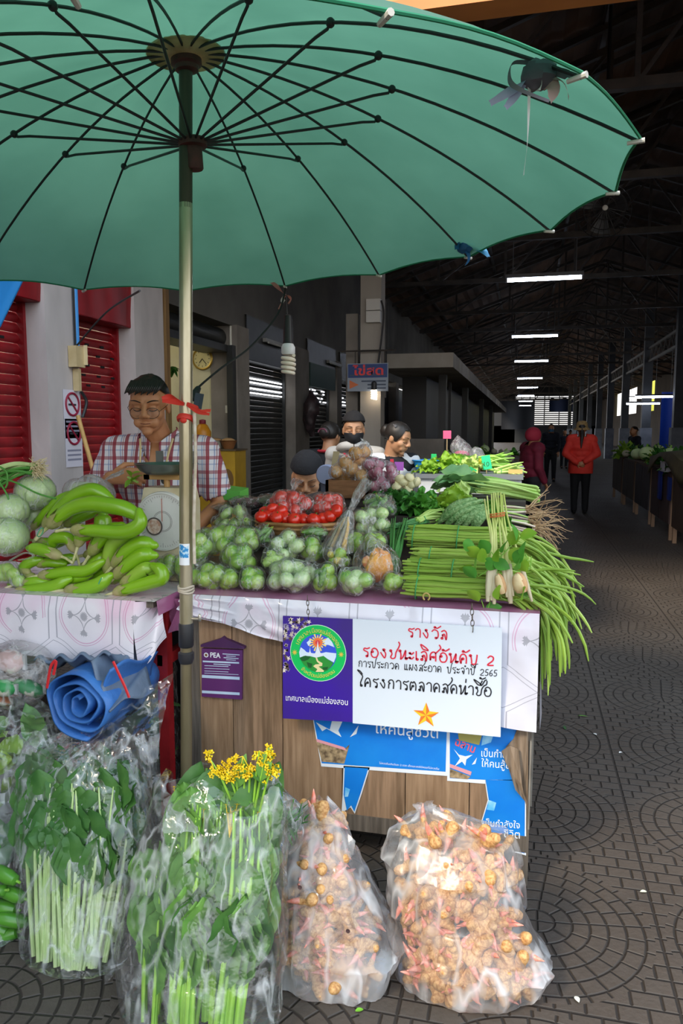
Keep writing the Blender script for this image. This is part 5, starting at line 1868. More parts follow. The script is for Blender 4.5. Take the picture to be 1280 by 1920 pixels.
bean_sheaf(750, 1078, 1120, 2.47, 40, 'lowest tied sheaf of long beans lying on the cloth edge', 4, 1100, 1.15, (782,))
# a heart-shaped end peeping out under the lowest sheaf
mb = MB(); q_ = atY(799, 1119, 2.42)
mb.tube(smoothpath([q_ + V((.012 * sin(t) * .9, 0, .012 * cos(t))) for t in [-2.6 + 5.2 * i / 10 for i in range(11)]] , 3), .003, 6)
tag(ob('curled_bean_tip', mb, M('bean_dry', 'b9a25c', .6)), 'small curled dry bean tip on the cloth edge', 'bean')

# ---- lemongrass with lime leaves and galangal
lg = empty('lemongrass_sheaf', atY(945, 1135, 2.41), 'banded sheaf of lemongrass stalks propped on the long beans', 'lemongrass')
lgm = M('lemongrass_pale', 'd4d488', .5, col2='a9b85a', sc=4, stretch=(2, 2, .5)); lgw = M('lemongrass_base', 'd9cfae', .5, col2='b9a88a', sc=5, stretch=(3, 3, .5))
for i, (bx_, by_, mx_, tx_, ty_, rb_) in enumerate(((914, 1128, 922, 913, 930, 14), (926, 1133, 926, 921, 926, 12), (957, 1132, 946, 928, 924, 15), (958, 1126, 944, 938, 923, 9), (997, 1128, 962, 944, 926, 9), (921, 1126, 920, 908, 936, 9), (950, 1120, 938, 933, 924, 9), (962, 1118, 950, 941, 928, 8), (930, 1122, 930, 925, 924, 8), (918, 1118, 926, 937, 934, 8))):
    a, mdl, b = atY(bx_, by_, 2.40), atY(mx_, 1010, 2.46), atY(tx_, ty_, 2.56)
    pts = smoothpath([a, a.lerp(mdl, .45), mdl, atY((mx_ * .35 + tx_ * .65), 966, 2.52), b], 5)
    n_ = len(pts)
    mb = MB(); mb.tube(pts, interp([rb_ * .0004, rb_ * .0008, rb_ * .0006, rb_ * .0004, .0034, .003, .0028], n_), 9)
    s_ = ob('stalk', mb, lgm, lg)
    mb = MB(); mb.tube(pts[:7], [x_ * 1.04 for x_ in interp([rb_ * .0004, rb_ * .0008, rb_ * .0008], 7)], 9); ob('stalk_base', mb, lgw, s_)
mb = MB(); q_ = atY(932, 966, 2.515)
for dz in (0, .006, -.004):
    mb.tube([q_ + V((.024 * cos(t), .012 * sin(t), dz + .004 * cos(t))) for t in [2 * pi * j / 20 for j in range(21)]], .0016, 6)
ob('rubber_band', mb, M('band_orange', 'd0703a', .5), lg)
gc = M('galangal_cut', 'e2cfa0', .6, col2='cfa878', sc=20); gsk = M('galangal_skin', 'c08a5a', .65, col2='d8b080', sc=20)
for x, y, w, h, lb in ((974, 1096, 13, 22, 'cut chunk of galangal tucked beside the lemongrass'), (938, 1098, 9, 22, 'small galangal chunk between the lemongrass bases')):
    c = atY(x, y, 2.40); k = ppm(c)
    mb = MB(); mb.ell(c, (w / k, w / k * .8, h / k), 16, 12, rot=(0, -.3, 0), fn=lambda d: (1 if d.z > -.7 else .7 / -d.z) * (1 if d.x < .6 else .6 / d.x) * (1 + .08 * noise.noise(d * 3)))
    o = tag(ob('galangal_chunk', mb, gc), lb, 'galangal')
    mb = MB(); mb.ell(c + V((.002, .004, .004)), (w / k * .98, w / k * .82, h / k * .97), 16, 12, rot=(0, -.3, 0), fn=lambda d: 1 if d.z > .35 or d.x > .3 else .8)
    ob('skin', mb, gsk, o)
rs = random.Random(21)
for gi, (lst, lb) in enumerate((([(903, 1040), (921, 1032), (936, 1026), (947, 1030), (915, 1048), (930, 1048)], 'sprig of round lime leaves across the lemongrass'), ([(985, 1035), (996, 1040), (980, 1060), (992, 1066), (970, 1050), (960, 1044)], 'sprig of lime leaves behind the lemongrass stalks'), ([(902, 1122), (914, 1140), (939, 1118), (935, 1060), (985, 1118), (996, 1110)], 'sprig of lime leaves hanging at the cloth corner'), ([(895, 1020), (888, 1066), (896, 1078), (962, 1016), (972, 1008), (980, 1000)], 'loose lime leaf sprig over the bean sheaves'))):
    c = atY(lst[0][0], lst[0][1] + 12, 2.42)
    e = empty('lime_leaf_sprig', c, lb, 'herb')
    for i, (x, y) in enumerate(lst):
        q_ = atY(x, y, 2.40 + .03 * (i % 2) - .01)
        mb = MB(); put_leaf(mb, .056, .024, q_ - V((.008, 0, .01)), (rs.uniform(-.8, .8), rs.uniform(-.5, -.1), rs.uniform(-.2, 1)), roll=rs.uniform(-.6, .6) + 1.2, bend=.15)
        ob('leaf', mb, (leafy, leafm)[(i + gi) % 2], e)
    mb = MB(); mb.tube(smoothpath([atY(x, y + 3, 2.42) for x, y in sorted(lst)], 4), .0018, 6); ob('stem', mb, stalk_g, e)

# ---- leafy bunches behind the beans
def kale(label, cut0, cut1, leafc, Y, n, seed, lm, sm_, L=.20, W=.05, rev=1, group=None, name='kale_sheaf', cat='greens', wav=.15):
    """stems from cut end line to leaves"""
    rs = random.Random(seed)
    a, b, c = atY(*cut0, Y), atY(*cut1, Y), atY(*leafc, Y)
    e = empty(name, (a + b) / 2, label, cat, group)
    for i in range(n):
        t = (i + .5) / n
        s = a.lerp(b, t) + V((rs.uniform(-.01, .01), rs.uniform(-.05, .05), 0))
        q_ = c + V((rs.uniform(-.06, .06), rs.uniform(-.06, .06), (.5 - t) * .06 + rs.uniform(-.02, .02)))
        md = s.lerp(q_, .5) + V((0, 0, rs.uniform(0, .012)))
        mb = MB(); mb.tube(smoothpath([s, md, q_], 5), interp([.0065, .006, .003], 11), 7)
        st = ob('stem', mb, sm_, e)
        if i % 2 == 0 or n < 8:
            mb = MB()
            d = (q_ - s).normalized() + V((rs.uniform(-.5, .5), rs.uniform(-.6, .3), rs.uniform(-.1, .45)))
            put_leaf(mb, L * rs.uniform(.7, 1.1), W * rs.uniform(.8, 1.1), q_ - (q_ - s) * .15, d, roll=rs.uniform(-.8, .8), bend=rs.uniform(.1, .4), wav=wav, seed=i, n=12)
            ob('leaf', mb, lm, e)
    return e
kl = M('kale_leaf', '5c8f52', .5, col2='86b06a', sc=10, transl=.15)
kale('flat sheaf of pale-stemmed kale behind the lemongrass', (1008, 912), (1010, 945), (880, 908), 3.75, 20, 3, kl, stalk_p, .17, .045)
kale('loose leafy kale top spread beside the white counter', (960, 905), (965, 925), (865, 908), 3.95, 12, 5, kl, stalk_g, .2, .06)
mus = M('wrinkled_green', '4f8040', .55, col2='8fb074', sc=30, stretch=(3, 3, 3), bump=.7, bsc=45)
for i, (x0, y0, x1, y1, w) in enumerate(((822, 980, 905, 938, 15), (835, 985, 908, 948, 16), (852, 988, 906, 962, 15), (868, 990, 910, 952, 15), (828, 970, 890, 935, 13), (888, 990, 912, 958, 14))):
    a, b = atY(x0, y0, 3.05), atY(x1, y1, 3.1)
    pts = smoothpath([a, a.lerp(b, .4) + V((0, -.02, .02)), b], 6)
    mb = MB(); mb.tube(pts, [.004 + w / 560 * .95 * sin(pi * min(.08 + .86 * t / 12, 1)) ** .8 for t in range(13)], 14, flat=.6)
    o = tag(ob('wrinkled_gourd', mb, mus), 'wrinkled dark green gourd behind the long beans', 'gourd', 'wrinkled gourds behind the beans')
    mb = MB(); mb.tube([a, a + (a - b).normalized() * .03], [.004, .003], 6); ob('stem_end', mb, stalk_g, o)
def frilly(label, px, py, Y, n, seed, mat, sz, name='lettuce_head', cat='greens', spread=1.):
    rs = random.Random(seed)
    c = atY(px, py, Y)
    e = empty(name, c, label, cat)
    for i in range(n):
        a = i * 2.399
        t = (i + .5) / n
        d = V((cos(a) * t * spread, sin(a) * t * spread - .25, 1.1 - t))
        mb = MB(); put_leaf(mb, sz * rs.uniform(.8, 1.15), sz * .42, c + V((cos(a) * .02, sin(a) * .02, 0)), d, roll=rs.uniform(-.4, .4), bend=rs.uniform(.1, .5), wav=.35, seed=i, n=14, m=6)
        ob('leaf', mb, mat, e)
    mb = MB(); mb.tube([c - V((0, 0, .02)), c + V((0, 0, .03))], [.014, .01], 8); ob('stem', mb, stalk_p, e)
frilly('yellow-green frilly lettuce behind the wrinkled gourds', 845, 962, 3.35, 16, 2, leafy, .12)
frilly('pale frilly lettuce heart near the kale leaves', 856, 945, 3.55, 12, 6, M('lettuce_pale', 'bcd67a', .5, transl=.25), .10)
frilly('dark curly parsley bunch beside the white onions', 765, 958, 3.35, 26, 3, leafd, .10, 'parsley_tuft', 'herb', 1.6)
frilly('second dark parsley tuft by the chilli bag', 738, 948, 3.5, 20, 4, leafd, .10, 'parsley_tuft', 'herb', 1.5)
frilly('dark leafy tuft beside the frilly lettuce', 795, 955, 3.3, 18, 9, leafm, .09, 'parsley_tuft', 'herb', 1.6)
# spring onions lying dark behind the pumpkin
def chives(label, a, b, n, seed, mat, r=.003, fan=.05, name='chive_sheaf', tie=True, white=None):
    rs = random.Random(seed)
    e = empty(name, a, label, 'greens')
    for i in range(n):
        o1 = V((rs.uniform(-1, 1), rs.uniform(-1, 1), rs.uniform(-1, 1))) * fan * .35
        o2 = V((rs.uniform(-1, 1), rs.uniform(-1, 1), rs.uniform(-1, 1))) * fan
        md = (a + b) / 2 + (o1 + o2) * .5 + V((0, 0, rs.uniform(-.01, .02)))
        mb = MB(); mb.tube(smoothpath([a + o1, md, b + o2], 6), interp([r * 1.3, r, r * .4], 13), 6)
        ob('blade', mb, mat if not (white and i % 3 == 0) else white, e)
    if tie:
        q_ = a.lerp(b, .2); ax = (b - a).normalized(); x_ = ax.orthogonal().normalized(); y_ = ax.cross(x_)
        mb = MB(); mb.tube([q_ + (x_ * cos(t) + y_ * sin(t)) * fan * .42 for t in [2 * pi * j / 16 for j in range(17)]], .002, 6); ob('tie_band', mb, tie_m, e)
    return e
chv = M('chive_dark', '2f6a34', .45, col2='4a8a48', sc=5)
chives('dark spring onions lying beside the pumpkin bag', atY(735, 1078, 2.62), atY(748, 985, 2.95), 34, 5, chv, .0035, .035)
chives('dark chives lying under the parsley tufts', atY(800, 975, 3.05), atY(728, 995, 2.9), 26, 6, chv, .003, .03)
chives('pale cut stems bundled before the wrinkled gourds', atY(782, 975, 3.0), atY(835, 965, 3.15), 22, 7, stalk_p, .0042, .03)
# coriander with long brown roots
rootm = M('root_brown', 'a5845e', .8, col2='c9ab84', sc=20)
pinkst = M('stem_pinkwhite', 'd9b8b0', .5, col2='e6dcc8', sc=10)
rs = random.Random(12)
for si, (x0, y0, x1, y1, lb) in enumerate(((935, 952, 985, 955, 'rooted coriander sheaf under the kale'), (940, 966, 990, 975, 'rooted coriander sheaf with the longest brown roots'), (955, 980, 1000, 990, 'lowest rooted coriander sheaf above the long beans'))):
    Yc = 3.3 - .1 * si
    a, b = atY(x0, y0, Yc), atY(x1, y1, Yc)
    e = empty('coriander_sheaf', a, lb, 'herb')
    for i in range(8):
        o_ = V((rs.uniform(-.01, .01), rs.uniform(-.03, .03), rs.uniform(-.018, .018)))
        mb = MB(); mb.tube(smoothpath([a + o_, a.lerp(b, .5) + o_ * 1.1, b + o_ * .7], 4), [.004] * 9, 6); ob('stem', mb, (pinkst, stalk_p)[i % 2], e)
        mb = MB(); put_leaf(mb, .07, .03, a + o_, (-1, rs.uniform(-.6, .6), rs.uniform(0, .6)), wav=.3, roll=rs.uniform(-1, 1)); ob('leaf', mb, leafm, e)
    for i in range(22):
        q_ = b + V((0, rs.uniform(-.03, .03), rs.uniform(-.015, .015)))
        d = V((rs.uniform(.4, 1), rs.uniform(-.5, .3), rs.uniform(-.5, .5)))
        pts = [q_]
        for s in range(5):
            d = (d + V((rs.uniform(-.3, .3), rs.uniform(-.3, .3), rs.uniform(-.45, .25)))).normalized()
            pts.append(pts[-1] + d * rs.uniform(.018, .042))
        mb = MB(); mb.tube(smoothpath(pts, 3), interp([.0022, .0016, .0006], 16), 5); ob('root', mb, rootm, e)

# ================================================================== LEFT TABLE: long green eggplants, cabbages, scale
def c1(x, y, Y):
    return atY(x * .2969, 820 + y * .2969, Y)
egm = M('long_eggplant_skin', '86b81c', .3, col2='72a516', sc=3, coat=.45)
egm2 = M('long_eggplant_pale', '93b83a', .34, col2='7fae2a', sc=6, coat=.35)
EG = [
 ([(215, 565), (290, 470), (380, 390), (470, 350)], 26, 2.50, -1), ([(300, 545), (370, 465), (470, 375), (590, 335), (690, 385)], 44, 2.44, -1),
 ([(330, 545), (440, 455), (560, 420), (700, 432), (800, 455), (868, 500)], 46, 2.37, -1), ([(480, 585), (620, 590), (740, 600), (830, 585), (885, 540), (880, 478)], 42, 2.31, -1),
 ([(430, 545), (500, 505), (600, 468)], 34, 2.5, 0), ([(655, 640), (650, 560), (650, 490)], 50, 2.47, 0), ([(585, 715), (630, 650), (680, 600), (760, 560)], 42, 2.38, 0),
 ([(465, 700), (430, 640), (350, 640), (330, 690)], 36, 2.39, 0), ([(500, 660), (520, 620), (590, 600)], 40, 2.37, 0),
 ([(365, 745), (300, 722), (240, 705), (190, 700)], 36, 2.34, 0), ([(170, 850), (150, 825), (190, 790), (250, 775)], 32, 2.36, 0), ([(250, 800), (320, 790), (400, 800)], 30, 2.38, 0),
 ([(270, 872), (350, 862), (440, 850), (540, 845), (640, 790)], 36, 2.34, 0), ([(520, 830), (600, 800), (660, 740)], 42, 2.4, 0),
 ([(140, 925), (230, 915), (330, 930)], 34, 2.33, 0), ([(120, 975), (220, 965), (330, 945), (430, 900)], 38, 2.31, 0), ([(440, 965), (530, 958), (620, 930), (690, 880)], 42, 2.31, 0), ([(420, 905), (480, 890), (560, 870)], 34, 2.35, 0),
 ([(680, 830), (690, 740), (720, 670), (790, 625), (850, 600)], 42, 2.38, 1), ([(735, 790), (810, 715), (890, 670), (965, 680)], 44, 2.36, 1), ([(745, 865), (820, 800), (900, 745), (965, 745)], 44, 2.34, 1),
 ([(790, 920), (860, 870), (925, 830), (950, 850)], 42, 2.32, 1), ([(745, 975), (850, 945), (950, 915), (1020, 890), (1015, 840), (975, 815)], 40, 2.30, 1),
]
EG2 = [([(560, 740), (640, 720), (690, 660)], 40, 2.44, 0), ([(300, 765), (380, 775), (470, 760)], 32, 2.42, 0), ([(330, 905), (420, 915), (500, 905)], 32, 2.4, 0), ([(570, 880), (640, 850), (700, 790)], 40, 2.42, 0), ([(250, 660), (330, 670), (420, 640)], 34, 2.46, 0), ([(690, 900), (760, 870), (800, 800)], 36, 2.42, 0), ([(200, 880), (120, 900), (60, 950)], 32, 2.36, 0)]
EL2 = ['shaded eggplant under the hooked one', 'eggplant tucked under the yellowish one', 'eggplant filling the low middle of the pile', 'shaded eggplant before the bundle by the pole', 'eggplant just under the arched pair of stems', 'shaded eggplant inside the bundle by the pole', 'outermost eggplant pointing to the knotted bag']
EL = ['topmost slim eggplant sloping back to the cabbage', 'highest thick eggplant arched over the pile', 'long arched eggplant ending beside the scale dial', 'long eggplant bent into a hook beneath the arched one', 'short dark eggplant inside the hook', 'upright eggplant inside the bent ones', 'eggplant slanting through the middle of the pile', 'small curled eggplant left in the pile middle', 'eggplant with a bulging calyx facing out', 'yellowish eggplant lying across the middle', 'stubby eggplant at the outer side of the pile', 'slim eggplant under the yellowish one', 'long eggplant lying low across the pile', 'dark eggplant deep in the pile', 'pale eggplant pointing at the bag handle', 'lowest outer eggplant resting on the cloth', 'low eggplant at the middle of the cloth edge', 'small eggplant just above the cloth edge', 'upright bent eggplant of the bundle by the pole', 'second eggplant of the bundle beside the dial', 'third eggplant of the bundle beside the dial', 'pale eggplant with a wide brown calyx', 'lowest eggplant bent around toward the pole']
for (path, r, Y, g), lb in zip(EG + EG2, EL + EL2):
    pts = [c1(x, y, Y + .02 * i / len(path)) for i, (x, y) in enumerate(path)]
    k = ppm(pts[0])
    r_ = r * .2969 / k * 1.1
    sp2 = smoothpath(pts, 7)
    n_ = len(sp2)
    rad = interp([r_ * .62, r_ * .85, r_ * .95, r_, r_ * 1.02, r_ * 1.0, r_ * .92, r_ * .6], n_)
    d_e = (sp2[-1] - sp2[-2]).normalized()
    for t in (.35, .62, .8):
        sp2.append(pts[-1] + d_e * r_ * t); rad.append(r_ * (.6 - .62 * t ** 2) if t < .8 else r_ * .05)
    mb = MB(); mb.tube(sp2, rad, 18)
    o = tag(ob('long_green_eggplant', mb, egm if g < 1 or r != 42 else egm2), lb, 'eggplant', 'long green eggplants on the side table')
    d0 = (sp2[0] - sp2[2]).normalized()
    x_ = d0.orthogonal().normalized(); y_ = d0.cross(x_)
    mb = MB()
    q0 = sp2[0]
    mb.tube([q0 - d0 * r_ * .9, q0 - d0 * r_ * .2, q0 + d0 * r_ * .45, q0 + d0 * r_ * .8], [r_ * .92, r_ * .86, r_ * .6, r_ * .25], 16)
    for j in range(5):
        a = 2 * pi * j / 5
        e_ = x_ * cos(a) + y_ * sin(a); f_ = x_ * cos(a + .5) + y_ * sin(a + .5); g_ = x_ * cos(a - .5) + y_ * sin(a - .5)
        mb.poly([q0 - d0 * r_ * .6 + f_ * r_ * .98, q0 - d0 * r_ * 1.9 + e_ * r_ * 1.04, q0 - d0 * r_ * .6 + g_ * r_ * .98])
    ob('calyx', mb, calyx_b, o)
    mb = MB(); tip = q0 + d0 * r_ * 2.9 + V((0, -.004, -.006)); mb.tube([q0 + d0 * r_ * .7, q0 + d0 * r_ * 1.6, tip], [r_ * .26, r_ * .2, r_ * .22], 8); mb.ell(tip, r_ * .23, 8, 6)
    ob('stem', mb, M('eggplant_stem', 'a9ad6a', .6, col2='cfc8a0', sc=40), o)
for (x, y, lb) in ((255, 600, 'green band tying the stems of the long eggplants'), (640, 910, 'green band tying the eggplant bundle by the pole')):
    q_ = c1(x, y, 2.31); mb = MB(); mb.tube([q_ + V((.014 * cos(t) * .5, .014 * sin(t), .016 * cos(t))) for t in [2 * pi * j / 16 for j in range(17)]], .0018, 6)
    tag(ob('rubber_band', mb, M('band_teal', '3aa07a', .5)), lb, 'band')
# cabbages
cab_m = M('cabbage_leaf', 'd3e6ae', .5, col2='b4d488', sc=3, bump=.25, bsc=12)
def cabbage(px, py, rpx, Y, label, seed):
    c = atY(px, py, Y); r = rpx / ppm(c)
    mb = MB(); mb.ell(c, (r, r, r * .9), 28, 18, fn=lambda d: 1 + .03 * noise.noise(d * 2 + V((seed, 0, 0))))
    o = tag(ob('white_cabbage', mb, cab_m), label, 'cabbage', 'wrapped cabbages on the side table')
    for j in range(6):
        a = j * 2.4 + seed
        def f(u, v, a=a, j=j):
            th = .15 + 1.9 * u
            ph = a + (v - .5) * 2.0 * (.5 + .5 * sin(pi * min(u + .25, 1)))
            k = 1.02 + .012 * j + .05 * max(0, abs(v - .5) * 2 - .8) + .02 * sin(v * 9 + u * 4 + seed) + .025 * max(0, .05 - abs(v - .5)) * 20 * u
            return c + V((r * k * sin(th) * cos(ph), r * k * sin(th) * sin(ph), r * .9 * k * cos(th)))
        mb = MB(); mb.grid(f, 12, 12); ob('outer_leaf', mb, cab_m, o)
    mb = MB(); mb.ell(c, (r * 1.1, r * 1.1, r * 1.02), 40, 24, fn=lambda d: 1 + .05 * abs(noise.noise(d * 4 + V((seed, 1, 0)))) + .03 * abs(noise.noise(d * 10)))
    tag(ob('plastic_wrap', mb, hazy), 'clear film wrapped round the ' + label, 'wrapping')
cabbage(66, 922, 34, 2.5, 'cabbage nearest the spring onion roots', 1)
cabbage(20, 957, 32, 2.42, 'cabbage lying lower beside the long eggplants', 2)
cabbage(14, 1006, 36, 2.36, 'cabbage at the edge over the knotted bag', 3)
cabbage(62, 968, 26, 2.55, 'cabbage half hidden behind the eggplant stems', 4)
c = atY(170, 918, 2.58); k = ppm(c)
mb, _ = bag_shell([(c, 26 / k), (c + V((-.06, 0, -.01)), 24 / k), (c + V((.05, 0, -.012)), 24 / k)], neck=atY(196, 900, 2.56), seed=9.)
o = tag(ob('plastic_bag', mb, milky), 'whitish knotted bag behind the highest eggplant', 'bag')
ob('gathered_top', tail_mb(atY(196, 900, 2.56), atY(229, 884, 2.5), .006, .012, 2), milky, o)
mb = MB(); mb.ell(c + V((-.03, 0, -.005)), (.06, .04, .035), 16, 10, fn=lambda d: 1 + .15 * noise.noise(d * 3)); tag(ob('pale_vegetable', mb, M('pale_veg', 'c9d8b4', .5, col2='b4c89a', sc=4)), 'pale vegetable inside the whitish knotted bag', 'vegetable')
c = atY(20, 1075, 2.32); k = ppm(c)
balls = []
rs = random.Random(31)
for i in range(7):
    q_ = c + V((rs.uniform(-.05, .03), rs.uniform(0, .06), rs.uniform(-.03, .02)))
    K['lime'].place(q_, (rs.uniform(-1, 1), rs.uniform(-1, 1), 0), .024, 'green lime in the handled bag at the table edge', 'limes in the handled bag'); balls.append((q_, .026))
mb, _ = bag_shell(balls, neck=atY(30, 1050, 2.3), seed=3.)
o = tag(ob('plastic_bag', mb, hazy), 'clear bag with a loop handle at the outer table edge', 'bag')
mb = MB(); mb.tube(smoothpath([atY(20, 1050, 2.3), atY(45, 1037, 2.29), atY(62, 1040, 2.29), atY(58, 1046, 2.29), atY(36, 1050, 2.3)], 5), [.008] * 21, 8, flat=.4); ob('loop_handle', mb, milky, o)
# spring onions with pale roots
so = empty('spring_onion_sheaf', atY(30, 900, 2.45), 'sheaf of spring onions with pale roots on the cabbages', 'spring onions')
rs = random.Random(14)
for i in range(26):
    oy = rs.uniform(-.03, .03)
    a = atY(62 + rs.uniform(-8, 8), 880 + rs.uniform(-14, 10), 2.45 + oy)
    b = atY(-60, 935 + rs.uniform(-40, 25), 2.4 + oy)
    mb = MB(); mb.tube(smoothpath([a, a.lerp(b, .35) + V((0, 0, .02)), b], 6), interp([.0055, .005, .003], 13), 7)
    st = ob('stalk', mb, (M('onion_white', 'd3dfa8', .45, col2='a8cc7a', sc=7), M('onion_green', '4f8f3a', .45, col2='77ad55', sc=6))[i % 3 == 0 and 1 or 0] if i % 2 else M('onion_green', '4f8f3a', .45), so)
    mb = MB()
    for j in range(5):
        d = V((1, rs.uniform(-.6, .6), rs.uniform(-.2, 1))); p_ = [a]
        for s in range(4):
            d = (d + V((rs.uniform(-.5, .5), rs.uniform(-.5, .5), rs.uniform(-.7, .4)))).normalized(); p_.append(p_[-1] + d * rs.uniform(.008, .017))
        mb.tube(smoothpath(p_, 3), .0011, 4)
    ob('root_tuft', mb, M('root_pale', 'd9c49a', .8, col2='e9dcb8', sc=30), st)
for i, pp in enumerate(([(0, 896), (30, 905), (70, 925), (105, 935)], [(0, 905), (14, 930), (20, 955), (28, 965)], [(0, 875), (12, 885), (14, 905), (10, 915)], [(0, 950), (6, 980), (8, 1010)])):
    mb = MB(); mb.tube(smoothpath([atY(x, y, 2.38) for x, y in pp], 6), .0035, 7)
    ob('green_blade', mb, M('onion_green', '4f8f3a', .45), so)
# kitchen scale
sc0 = atY(304, 978, 2.55)
rD = 57 / ppm(sc0)
zb_ = TZ + .006
e = empty('dial_scale', (sc0.x, 2.6, zb_), 'old dial scale with a metal pan beside the umbrella pole', 'scale')
sb = M('scale_enamel', 'cfc6ae', .5, col2='b5a67e', sc=8)
wht = M('scale_dial_face', 'd9d9d6', .4, col2='c4c2bd', sc=5)
mb = MB()
prof = [(-rD * .8, zb_), (rD * .8, zb_), (rD * .82, sc0.z + rD * .6), (rD * .7, sc0.z + rD * 1.1), (-rD * .7, sc0.z + rD * 1.1), (-rD * .82, sc0.z + rD * .6)]
mb.prism([V((sc0.x + x, 2.565, z)) for x, z in prof], (0, .12, 0)); ob('body', mb, sb, e, smooth=False)
Qy = Matrix(((1, 0, 0), (0, 0, -1), (0, 1, 0)))
mb = MB(); mb.lathe([(rD * .99, -.012), (rD * 1.0, .0), (rD * .97, .012), (rD * .93, .013), (rD * .93, .006), (.001, .006)], 48, (sc0.x, 2.56, sc0.z), Qy); d_ = ob('dial', mb, wht, e)
mb = MB()
for j in range(60):
    a = 2 * pi * j / 60; r0, r1 = rD * (.72 if j % 5 == 0 else .8), rD * .86
    t_ = V((-sin(a), 0, cos(a))) * .0008
    q_ = V((sc0.x, 2.552, sc0.z)); d0 = V((cos(a), 0, sin(a)))
    mb.poly([q_ + d0 * r0 - t_, q_ + d0 * r1 - t_, q_ + d0 * r1 + t_, q_ + d0 * r0 + t_])
for rr in (.3, .34):
    mb.tube([V((sc0.x + rD * rr * cos(t), 2.553, sc0.z + rD * rr * sin(t))) for t in [2 * pi * j / 30 for j in range(31)]], .0007, 4)
ob('dial_marks', mb, M('dial_mark_grey', '8f8a88', .6), d_, smooth=False)
mb = MB(); mb.box((sc0.x, 2.549, sc0.z + rD * .38), (.0025, .001, rD * .75)); ob('needle', mb, M('needle_red', 'c06a5a', .5), d_, smooth=False)
q_ = atY(289, 987, 2.548); mb = MB(); mb.poly([q_ + V((rD * .3 * cos(2 * pi * j / 28), 0, rD * .3 * sin(2 * pi * j / 28))) for j in range(28)]); st_ = ob('round_sticker', mb, M('sticker_edge', '5a5250', .5), d_, smooth=False)
mb = MB(); mb.poly([q_ + V((rD * .25 * cos(2 * pi * j / 28), -.0006, rD * .25 * sin(2 * pi * j / 28))) for j in range(28)]); ob('sticker_picture', mb, M('sticker_pic', 'b98a74', .5, col2='e2d4ca', sc=60), st_, smooth=False)
pc_ = atY(312, 872, 2.62)
mb = MB(); mb.lathe([(.02, -.036), (.075, -.034), (.10, -.02), (.118, .004), (.122, .006), (.118, .008), (.098, -.014), (.07, -.028), (.02, -.03)], 40, pc_, sx=1.0)
ob('pan', mb, M('pan_steel', '8d9390', .3, .85, col2='6f7672', sc=6), e)
mb = MB(); zp = sc0.z + rD * 1.1
mb.bx(pc_.x - .09, pc_.x + .09, 2.6, 2.64, pc_.z - .055, pc_.z - .036); mb.tube([(pc_.x, 2.62, zp), (pc_.x, 2.62, pc_.z - .04)], .012, 10)
for sx_ in (-1, 1):
    mb.bx(pc_.x + sx_ * .075 - .012, pc_.x + sx_ * .075 + .012, 2.6, 2.64, pc_.z - .055, pc_.z - .02)
ob('pan_bracket', mb, M('bracket_tan', 'b08a52', .5), e, smooth=False)
for sx_ in (-.08, .06):
    mb = MB(); q_ = V((pc_.x + sx_, 2.72, pc_.z + .006)); mb.box(q_ + V((0, 0, .02)), (.03, .006, .05)); ob('pan_lug', mb, M('lug_grey', '6a6e6a', .4, .6), e, smooth=False)
# ================================================================== BAGS ON THE GROUND
def shell_rows(rows, n=72, m=60, fold=.05, seed=0., top_ruffle=.02, sq=.8, creases=6):
    """film sack: rows of (py, x left, x right, Y, half depth) from top to bottom"""
    ys = [r[0] for r in rows]
    def at_row(t):
        y = ys[0] + (ys[-1] - ys[0]) * t
        for k in range(len(rows) - 1):
            if rows[k][0] <= y <= rows[k + 1][0]:
                f = (y - rows[k][0]) / (rows[k + 1][0] - rows[k][0])
                f = f * f * (3 - 2 * f)
                return [rows[k][i] + (rows[k + 1][i] - rows[k][i]) * f for i in range(5)]
        return list(rows[-1])
    mb = MB()
    def f(u, v):
        y, xl, xr, Y, dp = at_row(u)
        a, b = atY(xl, y, Y), atY(xr, y, Y)
        c = (a + b) / 2
        hw = (b - a).length / 2
        t = 2 * pi * v
        ca, sa = cos(t), sin(t)
        ex = abs(ca) ** sq * (1 if ca > 0 else -1)
        ey = abs(sa) ** sq * (1 if sa > 0 else -1)
        P_ = V((ca * 2, sa * 2, u * 4))
        k = 1 + fold * (2 * abs(noise.noise(P_ * .9 + V((seed, 0, 0)))) + 1.2 * abs(noise.noise(V((ca * 4 + seed, sa * 4, u * 7)))) - .55)
        k += fold * .7 * sin(t * creases * 2 + 5 * noise.noise(V((u * 3, seed, ca)))) * max(0, 1 - u * 3.2)
        q_ = c + V((ex * hw * k, ey * dp * k, 0))
        q_.z = max(q_.z + .01 * noise.noise(V((ca * 3, sa * 3, u * 9 + seed))), .003)
        if u < .06:
            q_.z += top_ruffle * sin(t * 5 + seed) * (1 - u / .06)
        return q_
    mb.grid(f, m, n, wrap=True)
    mb.f.append(tuple(m * n + j for j in range(n))); mb.m.append(0)
    return mb, at_row, f
def aim(o_from, to):
    d = V(to) - V(o_from)
    return d.to_track_quat('Z', 'Y').to_euler(), d.length
